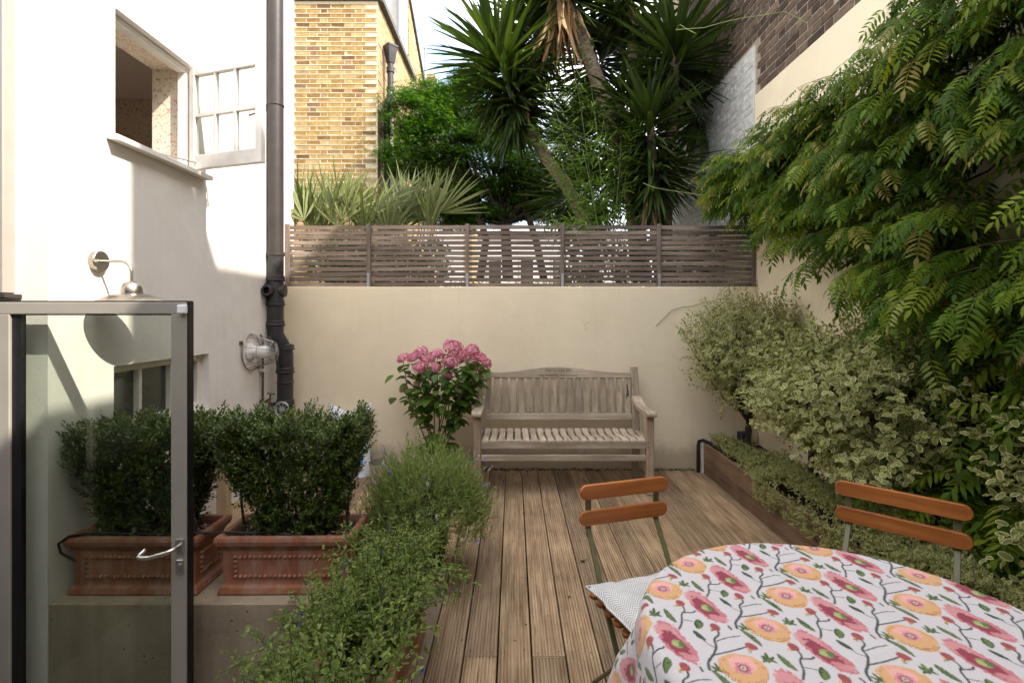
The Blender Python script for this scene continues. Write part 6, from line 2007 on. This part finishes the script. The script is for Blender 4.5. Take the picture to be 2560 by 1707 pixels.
for i in range(380):
    y0 = 1.15 + 3.95 * random.random() ** 1.05
    zb0, zt0, t0 = np.interp(y0, ky, kbot), np.interp(y0, ky, ktop), np.interp(y0, ky, kth)
    z0 = zb0 + 0.1 + (zt0 - zb0 - 0.12) * random.random()
    st = Vector((RIGHT - 0.06 - 0.12 * random.random(), y0, z0))
    L = t0 * random.uniform(0.6, 1.25)
    d = Vector((-1, random.gauss(-0.05, 0.45), random.gauss(0.12, 0.28))).normalized()
    nn = max(4, int(L / 0.055))
    q = st.copy(); pts = [q.copy()]
    for k in range(nn):
        d = (d + Vector((random.gauss(0, .07), random.gauss(0, .09), -0.075))).normalized()
        q = q + d * (L / nn)
        pts.append(q.copy())
        f = (k + 1) / nn
        zb1, zt1 = np.interp(q.y, ky, kbot), np.interp(q.y, ky, ktop)
        if q.z < zb1 - 0.05 or q.z > zt1 + 0.05 or q.x > RIGHT - 0.05: continue
        sd_ = d.cross(Vector((0, 0, 1))).normalized() * (1 if k % 2 else -1)
        ld_ = d * random.uniform(0.45, 0.9) + sd_ * random.uniform(0.5, 0.95) + Vector((0, 0, random.uniform(-0.55, -0.12)))
        size = random.uniform(0.15, 0.27) * (1.05 - 0.45 * f) * random.choice((1, 1, 1, 0.75))
        wput(q, ld_, size, young=(f > 0.85 and random.random() < 0.16))
        if random.random() < 0.55:
            wput(q, d + Vector((random.gauss(0, .3), random.gauss(0, .3), -0.4)), size * 0.8)
    shoots.tube(pts, [0.0035 - 0.0025 * k / len(pts) for k in range(len(pts))], 4)
for i in range(900):          # inner leaves close to the wall
    y0 = 1.1 + 3.95 * random.random() ** 1.05
    zb0, zt0 = np.interp(y0, ky, kbot), np.interp(y0, ky, ktop)
    wput(Vector((RIGHT - 0.05 - 0.2 * random.random(), y0, zb0 + 0.08 + (zt0 - zb0 - 0.1) * random.random())), Vector((random.gauss(-0.6, .3), random.gauss(0, .6), random.gauss(-0.4, .25))), random.uniform(0.14, 0.24))
print('wisteria leaves', len(LP), len(YP))
LP_ = np.array(LP)
scatter(ws, 'leaf', 'leaves', wt, MT['wist'], LP, LD, LU, LS, 300, True, pri=(LP_[:, 0] + 0.25 * LP_[:, 1]))
scatter(ws, 'young_leaf', 'young_leaves', wt[:2], MT['wist_y'], YP, YD, YU, YS, len(YP), True)
shoots.build('shoots', MT['twig'], ws)
p = LP_; n = len(LP_)
# lower straggling shoots behind the shrubs
k = 300
yy = rng.uniform(1.6, 2.75, k); zz_ = rng.uniform(0.42, 1.45, k); xx = RIGHT - 0.05 - 0.3 * rng.random(k) ** 1.5
scatter(ws, 'low_leaf', 'low_leaves', wt, MT['wist'], np.stack([xx, yy, zz_], -1), np.stack([np.full(k, -0.7), rng.normal(0.0, .5, k), rng.normal(-0.35, .3, k)], -1), np.tile([-0.4, -0.2, 0.9], (k, 1)), rng.uniform(0.16, 0.26, k), 60, True)
m = MB()
trk = [(2.26, 2.35, 0.2), (2.24, 2.40, 0.8), (2.27, 2.55, 1.4), (2.26, 2.9, 2.1), (2.28, 3.4, 2.6), (2.28, 4.3, 2.75), (2.2, 5.1, 2.7)]
m.tube(trk, [0.035, 0.032, 0.03, 0.026, 0.022, 0.016, 0.008], 8)
m.tube([(2.24, 2.40, 0.8), (2.2, 2.1, 1.5), (2.24, 1.8, 2.4), (2.2, 1.6, 3.2)], [0.022, 0.02, 0.016, 0.01], 7)
m.build('trunk', MT['bark'], ws, smooth=True)
m = MB()
for i in range(60):
    k_ = random.randrange(n); q = Vector(p[k_]); t0 = Vector(min(trk, key=lambda a: (Vector(a) - q).length))
    branch_mesh(m, t0, q, 0.007, 0.002, 0.08, 5, 4)
m.build('branches', MT['bark'], ws, smooth=True)
MT['tendril'] = simple('pale_green_tendril', (0.20, 0.24, 0.06), 0.6, var=0.2)
for pts in ([(2010, 480, 3.0), (2090, 420, 2.9), (2160, 370, 2.85), (2200, 300, 2.8), (2215, 180, 2.75), (2230, 90, 2.75), (2190, 75, 2.8), (2165, 130, 2.85), (2200, 200, 2.8)],
            [(2330, 240, 2.6), (2270, 215, 2.65), (2220, 190, 2.7), (2205, 150, 2.7), (2225, 105, 2.7), (2215, 72, 2.72), (2175, 78, 2.75)],
            [(2325, 260, 2.55), (2320, 320, 2.55), (2300, 380, 2.6), (2280, 430, 2.6), (2250, 480, 2.65)],
            [(1930, 560, 4.2), (1890, 610, 4.4), (1850, 680, 4.6), (1815, 715, 4.75), (1790, 750, 4.86), (1730, 765, 4.87), (1680, 775, 4.87), (1640, 815, 4.87)],
            [(1900, 590, 4.3), (1880, 640, 4.5), (1850, 690, 4.7), (1818, 725, 4.84), (1808, 745, 4.86), (1822, 758, 4.86)],
            [(1860, 470, 4.4), (1790, 490, 4.4), (1700, 480, 4.6), (1640, 470, 4.8), (1608, 458, 4.9)],
            [(2020, 60, 3.2), (1960, 30, 3.3), (1860, 45, 3.6), (1760, 70, 3.9), (1690, 75, 4.2), (1700, 62, 4.2), (1740, 85, 4.1)],
            [(1850, 560, 4.5), (1840, 600, 4.6), (1855, 640, 4.7), (1830, 690, 4.8)]):
    m = MB(); cp = [P(*q) for q in pts]
    sm = []
    for i in range(len(cp) - 1):
        sm += [cp[i], cp[i].lerp(cp[i + 1], 0.5) + Vector((random.gauss(0, .008), 0, random.gauss(0, .008)))]
    sm.append(cp[-1])
    m.tube(sm, 0.0028, 5); m.build('tendril', MT['tendril'], ws, smooth=True)

# --- yuccas -------------------------------------------------------------------------
yl = [leaf_t(1, 0.075, 4, 0.5, 0.05, 0.38), leaf_t(1, 0.07, 4, 0.6, 0.18, 0.38), leaf_t(1, 0.08, 4, 0.4, -0.04, 0.4)]
yd = [leaf_t(1, 0.05, 4, 0.3, 0.3, 0.4), leaf_t(1, 0.06, 4, 0.2, 0.15, 0.4)]
def ycrown(c, axis, L, n, lo=-0.75, hi=0.97, stem=0.35):
    c = np.array(c); ax = unit(np.array(axis, float))
    A = unit(np.cross(ax, [0.3, 0.9, 0.1])); B = np.cross(ax, A)
    ps, ds, us, ss = [], [], [], []
    for i in range(n):
        f = i / (n - 1)
        cz = hi + (lo - hi) * f ** 0.9
        ph = i * 2.39996 + random.uniform(-.2, .2)
        r = math.sqrt(max(0, 1 - cz * cz))
        d = ax * cz + (A * math.cos(ph) + B * math.sin(ph)) * r + rng.normal(0, 0.06, 3)
        ps.append(c - ax * stem * f + d * 0.02); ds.append(d)
        us.append(ax + np.array([0, 0, 0.3])); ss.append(L * random.uniform(0.8, 1.08) * (0.8 + 0.2 * math.sin(math.pi * min(1, f * 1.3 + 0.2))))
    return [np.array(q) for q in (ps, ds, us, ss)]
def yhead(root, heads, dead, n_ind):
    arr = [ycrown(*(tuple(h[:3]) + (int(h[3] * 1.45),) + tuple(h[4:]))) for h in heads]
    a = [np.concatenate(q) for q in zip(*arr)]
    scatter(root, 'leaf', 'leaves', yl, MT['yucca'], *a, n_ind, False)
    if dead:
        ps, ds, ss = [], [], []
        for (c, k, L, sp) in dead:
            for i in range(k):
                an = random.uniform(0, 6.28)
                ps.append(np.array(c) + np.array([math.cos(an) * 0.06, math.sin(an) * 0.06, random.uniform(-0.1, 0.1)])); ds.append((math.cos(an) * sp, math.sin(an) * sp, -1 + random.uniform(-.1, .25))); ss.append(L * random.uniform(0.5, 1.1))
        k = len(ps)
        scatter(root, 'dead_leaf', 'dead_leaves', yd, MT['yucca_dead'], ps, ds, rdir(k), ss, k, False)
YA = 6.1
y1 = thing('yucca_tree', 'tall yucca with leaning trunks and a big sunlit leaf crown', 'tree', (P(1530, 560, YA).x, YA, 0.9))
cA = P(1250, 150, YA); cA2 = P(1330, 120, YA + 0.3); cB = P(1395, -70, YA + 0.1); cE = P(1560, -40, 6.7)
yhead(y1, [(cA, (-0.35, -0.25, 1), 0.98, 210, -0.80), (cA + Vector((0.14, -0.05, -0.38)), (-0.12, -0.2, 1), 0.80, 150, -0.85, 0.5), (cB, (-0.15, -0.2, 1), 1.0, 170, -0.75, 0.9), (cE, (0.2, -0.2, 1), 1.0, 140, -0.8, 0.9), (P(1500, 130, 7.0), (0.1, -0.2, 1), 1.0, 120, -0.85, 0.8), (P(1330, 60, 6.7), (-0.1, -0.2, 1), 0.95, 120, -0.85, 0.8), (P(1450, 330, 7.2), (-0.1, -0.2, 1), 0.9, 120, -0.9, 0.8), (P(1410, 470, 7.0), (-0.2, -0.2, 1), 0.8, 100, -0.9, 0.8), (P(1500, 460, 6.8), (0.1, -0.2, 1), 0.8, 110, -0.9, 0.8)],
      [(cA + Vector((0.28, 0, -0.45)), 26, 0.55, 0.22), (cB + Vector((0.03, -0.05, -0.25)), 80, 1.05, 0.28), (cE + Vector((0, 0, -0.2)), 20, 0.7, 0.3)], 300)
m = MB(); m.tube([P(1480, 640, YA), P(1462, 545, YA), P(1420, 470, YA), P(1365, 395, YA), P(1325, 320, YA), P(1290, 250, YA), cA], [0.10, 0.085, 0.075, 0.07, 0.065, 0.06, 0.04], 12); m.build('trunk', MT['yuccabark'], y1, smooth=True)
m = MB(); m.tube([P(1600, 700, YA), P(1590, 540, YA), P(1565, 400, YA), P(1530, 300, YA), P(1485, 180, YA), P(1450, 90, YA), P(1410, 0, YA), cB], [0.12, 0.11, 0.105, 0.10, 0.09, 0.085, 0.08, 0.05], 12); m.build('trunk', MT['yuccabark'], y1, smooth=True)
m = MB(); m.tube([P(1575, 420, YA + 0.1), P(1590, 300, 6.4), P(1580, 120, 6.6), cE], [0.08, 0.07, 0.065, 0.05], 10); m.build('trunk', MT['yuccabark'], y1, smooth=True)
YB_ = 5.75
y2 = thing('yucca_clump', 'shaded yucca clump in front of the white painted brick wall', 'tree', (P(1650, 600, YB_).x, YB_, 0.9))
cC = P(1690, 120, YB_); cD = P(1625, 300, 5.6); cF = P(1660, 400, 5.85); cG = P(1560, 250, 6.1)
yhead(y2, [(cC, (0.05, -0.2, 1), 0.92, 140, -0.7, 0.95), (cD, (-0.05, -0.3, 1), 0.78, 110, -0.75, 0.97), (cF, (0.25, -0.2, 1), 0.72, 140, -0.92, 0.4), (cD + Vector((0.05, 0, -0.5)), (0, -0.3, 1), 0.65, 110, -0.95, 0.2), (cG, (-0.3, -0.1, 1), 0.8, 120, -0.85, 0.6), (P(1560, 380, 6.5), (-0.1, -0.1, 1), 0.85, 120, -0.9, 0.7), (P(1760, 240, 6.3), (0.1, -0.2, 1), 0.8, 110, -0.9, 0.7), (P(1620, 120, 6.9), (0.1, -0.2, 1), 0.9, 120, -0.9, 0.7)], [(cD + Vector((0, -0.02, -0.9)), 16, 0.5, 0.15)], 300)
m = MB(); m.tube([P(1660, 640, YB_), P(1665, 480, YB_), P(1680, 300, YB_), cC], [0.085, 0.075, 0.06, 0.04], 10); m.build('trunk', MT['yuccabark'], y2, smooth=True)
m = MB(); m.tube([P(1640, 640, 5.65), P(1638, 480, 5.62), cD], [0.07, 0.06, 0.04], 10); m.build('trunk', MT['yuccabark'], y2, smooth=True)

# --- fan palms behind the fence --------------------------------------------------------
def fan(nb, spread, drop):
    parts = []
    for i in range(nb):
        a = -spread + 2 * spread * i / (nb - 1) + random.gauss(0, 0.05)
        parts.append(place_t(leaf_t(1.0 * (0.8 + 0.2 * math.cos(a)) * random.uniform(0.72, 1.08), 0.036, 3, 0.5, drop + random.uniform(-.05, .08), 0.4), (0, 0, 0), (math.sin(a), math.cos(a), random.gauss(0, 0.16)), (0, 0, 1)))
    return join_t(parts)
fts = [tmesh('frond', fan(14, 0.75, 0.10), MT['palm']), tmesh('frond', fan(12, 0.6, 0.2), MT['palm']), tmesh('frond', fan(16, 1.0, 0.06), MT['palm'])]
for (bx0, Yb, nf, lab, xs) in ((860, 5.42, 27, 'fan palm with grey green fronds behind the fence by the brick house', (725, 950)), (1010, 5.55, 13, 'smaller fan palm leaning right behind the fence', (960, 1110))):
    b0 = P(bx0, 640, Yb)
    r_ = thing('fan_palm', lab, 'palm', (b0.x, Yb, 0.9))
    stp = MB()
    for i in range(nf):
        x_ = xs[0] + (xs[1] - xs[0]) * (i + random.uniform(0, 0.9)) / nf
        hub = P(x_, random.uniform(525, 590), Yb + random.uniform(-0.28, 0.35))
        d = Vector(((x_ - bx0) / 260 + random.uniform(-.35, .35), random.uniform(-0.3, 0.3), random.uniform(0.7, 1.1))).normalized()
        nrm = Vector((random.uniform(-1.2, 1.2), -1, 0.35)).normalized()
        R_ = frames(np.array([tuple(d)]), np.array([tuple(nrm)]))[0]
        Lf = random.uniform(0.44, 0.68)
        A4 = np.eye(4); A4[:3, :3] = R_ * Lf; A4[:3, 3] = np.array(hub)
        o = bpy.data.objects.new('frond', random.choice(fts)); COL.objects.link(o); o.parent = r_
        o.matrix_basis = ROOTM[r_.name].inverted() @ Matrix(A4.tolist())
        stp.tube([(b0.x, Yb, 1.2), Vector((b0.x, Yb, 1.2)).lerp(hub, 0.5) + Vector((0, 0, 0.06)), hub], [0.014, 0.010, 0.006], 5)
    stp.tube([(b0.x, Yb, 0.9), (b0.x, Yb, 1.3)], [0.1, 0.07], 10)
    stp.build('stalks', MT['palm'], r_)
# a few drooping blades over the fence top
# --- bamboo ------------------------------------------------------------------------------
bb = thing('bamboo', 'airy pale green bamboo growing between the yucca trunks', 'bamboo', (P(1470, 600, 5.5).x, 5.5, 0.9))
culms = [(1500, 1372, 250, 5.45), (1505, 1420, 130, 5.5), (1515, 1352, 330, 5.5), (1520, 1470, 210, 5.4), (1530, 1545, 330, 5.4), (1495, 1400, 420, 5.35), (1540, 1500, 280, 5.6), (1530, 1585, 260, 5.5), (1510, 1440, 340, 5.3)]
lp, ld, lu, ls = [], [], [], []
for (xb_, xt, yt, Yd) in culms:
    a, c = P(xb_, 640, Yd), P(xt, yt, Yd)
    pts = [a.lerp(c, t) + Vector((0.05 * math.sin(2.5 * t), 0, 0)) * t for t in np.linspace(0, 1, 9)]
    m = MB(); m.tube(pts, [0.007 - 0.0055 * i / 8 for i in range(9)], 5); m.build('culm', MT['bambooculm'], bb, smooth=True)
    for i in range(2, 9):
        for s in range(6):
            q = pts[i - 1].lerp(pts[i], random.random())
            side = random.choice((-1, 1))
            tw = q + Vector((side * random.uniform(0.05, 0.22), random.uniform(-.12, .12), random.uniform(0.03, 0.2)))
            m2 = None
            for e in range(6):
                f = (e + 1) / 6
                lp.append(q.lerp(tw, f)); ld.append(Vector((side * 0.6 + random.gauss(0, .4), random.gauss(0, .35), 0.3 + random.gauss(0, .35)))); lu.append((random.gauss(0, .3), -0.5, 0.8)); ls.append(random.uniform(0.07, 0.13))
scatter(bb, 'leaf', 'leaves', [leaf_t(1, 0.13, 2, 0.3, 0.12, 0.35), leaf_t(1, 0.17, 2, 0.3, 0.25, 0.35)], MT['bamboo'], [tuple(q) for q in lp], [tuple(q) for q in ld], lu, ls, 300, False)
tf = thing('bamboo_tuft', 'small bright bamboo tuft poking over the fence top', 'bamboo', (P(1430, 600, 5.05).x, 5.05, 1.5))
lp, ld, lu, ls = [], [], [], []
for i in range(110):
    q = P(random.gauss(1425, 38), random.gauss(560, 12), 4.98 + random.uniform(-0.06, 0.12))
    lp.append(q); ld.append((random.gauss(0, .8), -0.3 + random.gauss(0, .4), random.gauss(0.05, .55))); lu.append((0, -.5, .8)); ls.append(random.uniform(0.05, 0.1))
scatter(tf, 'leaf', 'leaves', [leaf_t(1, 0.2, 2, 0.3, 0.2, 0.35)], MT['bamboo'], [tuple(q) for q in lp], ld, lu, ls, 110, False)
m = MB()
for i in range(8): m.tube([P(1430, 650, 5.05), P(1425 + random.uniform(-40, 40), 560, 5.0)], 0.003, 4)
m.build('stems', MT['bambooculm'], tf)

# --- maple tree ----------------------------------------------------------------------------
mp_ = thing('maple_tree', 'dark spreading maple behind the fence left of the yucca', 'tree', (P(1250, 640, 8.6).x, 8.6, 0.9))
blobs = []
for (cx_, cy_, rx, ry, Yd, wgt) in ((1040, 300, 75, 75, 8.4, 1.2), (1120, 350, 110, 95, 8.6, 2.0), (1030, 400, 70, 60, 8.3, 0.9), (1150, 260, 80, 60, 8.8, 1.0), (1210, 400, 120, 90, 8.8, 1.8), (1100, 470, 90, 45, 8.5, 0.8), (1290, 440, 110, 80, 9.0, 1.3), (1190, 500, 90, 40, 8.9, 0.55), (1330, 510, 80, 45, 9.1, 0.6), (1165, 215, 45, 45, 8.9, 0.4), (1120, 250, 45, 35, 8.7, 0.35), (1060, 235, 45, 30, 8.5, 0.35), (1240, 320, 90, 70, 9.0, 1.2), (1200, 540, 90, 35, 9.0, 0.9), (1330, 460, 90, 60, 9.2, 1.4), (1400, 400, 80, 80, 9.4, 1.3), (1390, 520, 80, 45, 9.3, 1.0), (1100, 530, 80, 35, 8.8, 0.9), (1440, 280, 70, 90, 9.6, 1.0), (1270, 530, 70, 35, 9.2, 0.6)):
    blobs.append((P(cx_, cy_, Yd), rx * Yd / F_PX, ry * Yd / F_PX, wgt))
ps, ds = [], []
for (c, rx, ry, wgt) in blobs:
    k = int(6500 * wgt)
    # flat leaf pads: clusters within each limb's volume
    ncl = int(38 * wgt) + 6
    cd_ = rdir(ncl); rc = rng.uniform(0.3, 1.0, ncl) ** 0.5
    cc = np.array(c) + cd_ * np.array([rx, rx * 0.8, ry]) * rc[:, None]
    which = rng.integers(0, ncl, k)
    off = rng.normal(0, 1, (k, 3)) * np.array([0.13, 0.13, 0.045])
    ps.append(cc[which] + off)
ps = np.concatenate(ps); k = len(ps)
scatter(mp_, 'leaf', 'foliage', [join_t([place_t(leaf_t(1, 0.3, 1, 0.1, 0.1), (0, 0, 0), (math.sin(a), math.cos(a), 0), (0, 0, 1)) for a in (-1.0, 0, 1.0)])], MT['maple'], ps, rdir(k, -0.6, 0.4), np.tile([0.2, -0.3, 1.0], (k, 1)) + rng.normal(0, 0.35, (k, 3)), rng.uniform(0.035, 0.06, k), 0)
m = MB()
fork = P(1262, 560, 8.7)
m.tube([P(1270, 700, 8.7), P(1266, 620, 8.7), fork], [0.10, 0.09, 0.08], 10)
m.tube([P(1200, 700, 8.6), P(1215, 600, 8.6), P(1190, 500, 8.6), P(1140, 400, 8.6)], [0.07, 0.06, 0.05, 0.03], 8)
m.tube([P(1360, 700, 8.8), P(1340, 600, 8.8), P(1300, 480, 8.8), P(1270, 400, 8.8)], [0.07, 0.06, 0.05, 0.03], 8)
m.build('trunk', MT['bark'], mp_, smooth=True)
m = MB()
for (c, rx, ry, wgt) in blobs:
    for e in range(5):
        tip = c + Vector((random.uniform(-1, 1) * rx * 0.7, random.uniform(-.4, .4) * rx, random.uniform(-.5, .6) * ry))
        branch_mesh(m, fork if tip.x > -0.9 else P(1195, 520, 8.6), tip, 0.028, 0.006, 0.06, 6, 5)
tag(m.build('branches', MT['bark'], mp_, smooth=True), kind='stuff')

# --- low far hedge seen through the fence -----------------------------------------------------
k = 9000
p = np.stack([rng.uniform(-2.4, 2.2, k), rng.uniform(9.6, 10.4, k), rng.uniform(0.9, 2.05, k) + 0.08 * np.sin(rng.uniform(0, 60, k))], -1)
h2 = thing('far_hedge', 'low green hedge glimpsed between the fence slats', 'hedge', (0, 10, 0.9))
scatter(h2, 'leaf', 'foliage', [leaf_t(1, 0.5, 1, 0.2, 0.2)], MT['ivyhedge'], p, rdir(k), rdir(k, 0.2, 1), rng.uniform(0.05, 0.09, k), 0)
for (nm, lab, xa, xb_, za, k) in (('undergrowth', 'dark leafy undergrowth right behind the fence under the yuccas', 0.55, 2.25, 2.3, 5200), ('undergrowth', 'dark leafy undergrowth behind the fence under the fan palms', -2.15, -0.75, 2.28, 4200)):
    p = np.stack([rng.uniform(xa, xb_, k), rng.uniform(5.3, 6.3, k), rng.uniform(0.9, za, k)], -1)
    h3 = thing(nm, lab, 'shrub', ((xa + xb_) / 2, 5.8, 0.9))
    scatter(h3, 'leaf', 'foliage', [leaf_t(1, 0.4, 1, 0.2, 0.2)], MT['hedge'], p, rdir(k), rdir(k, 0.2, 1), rng.uniform(0.06, 0.12, k), 0)
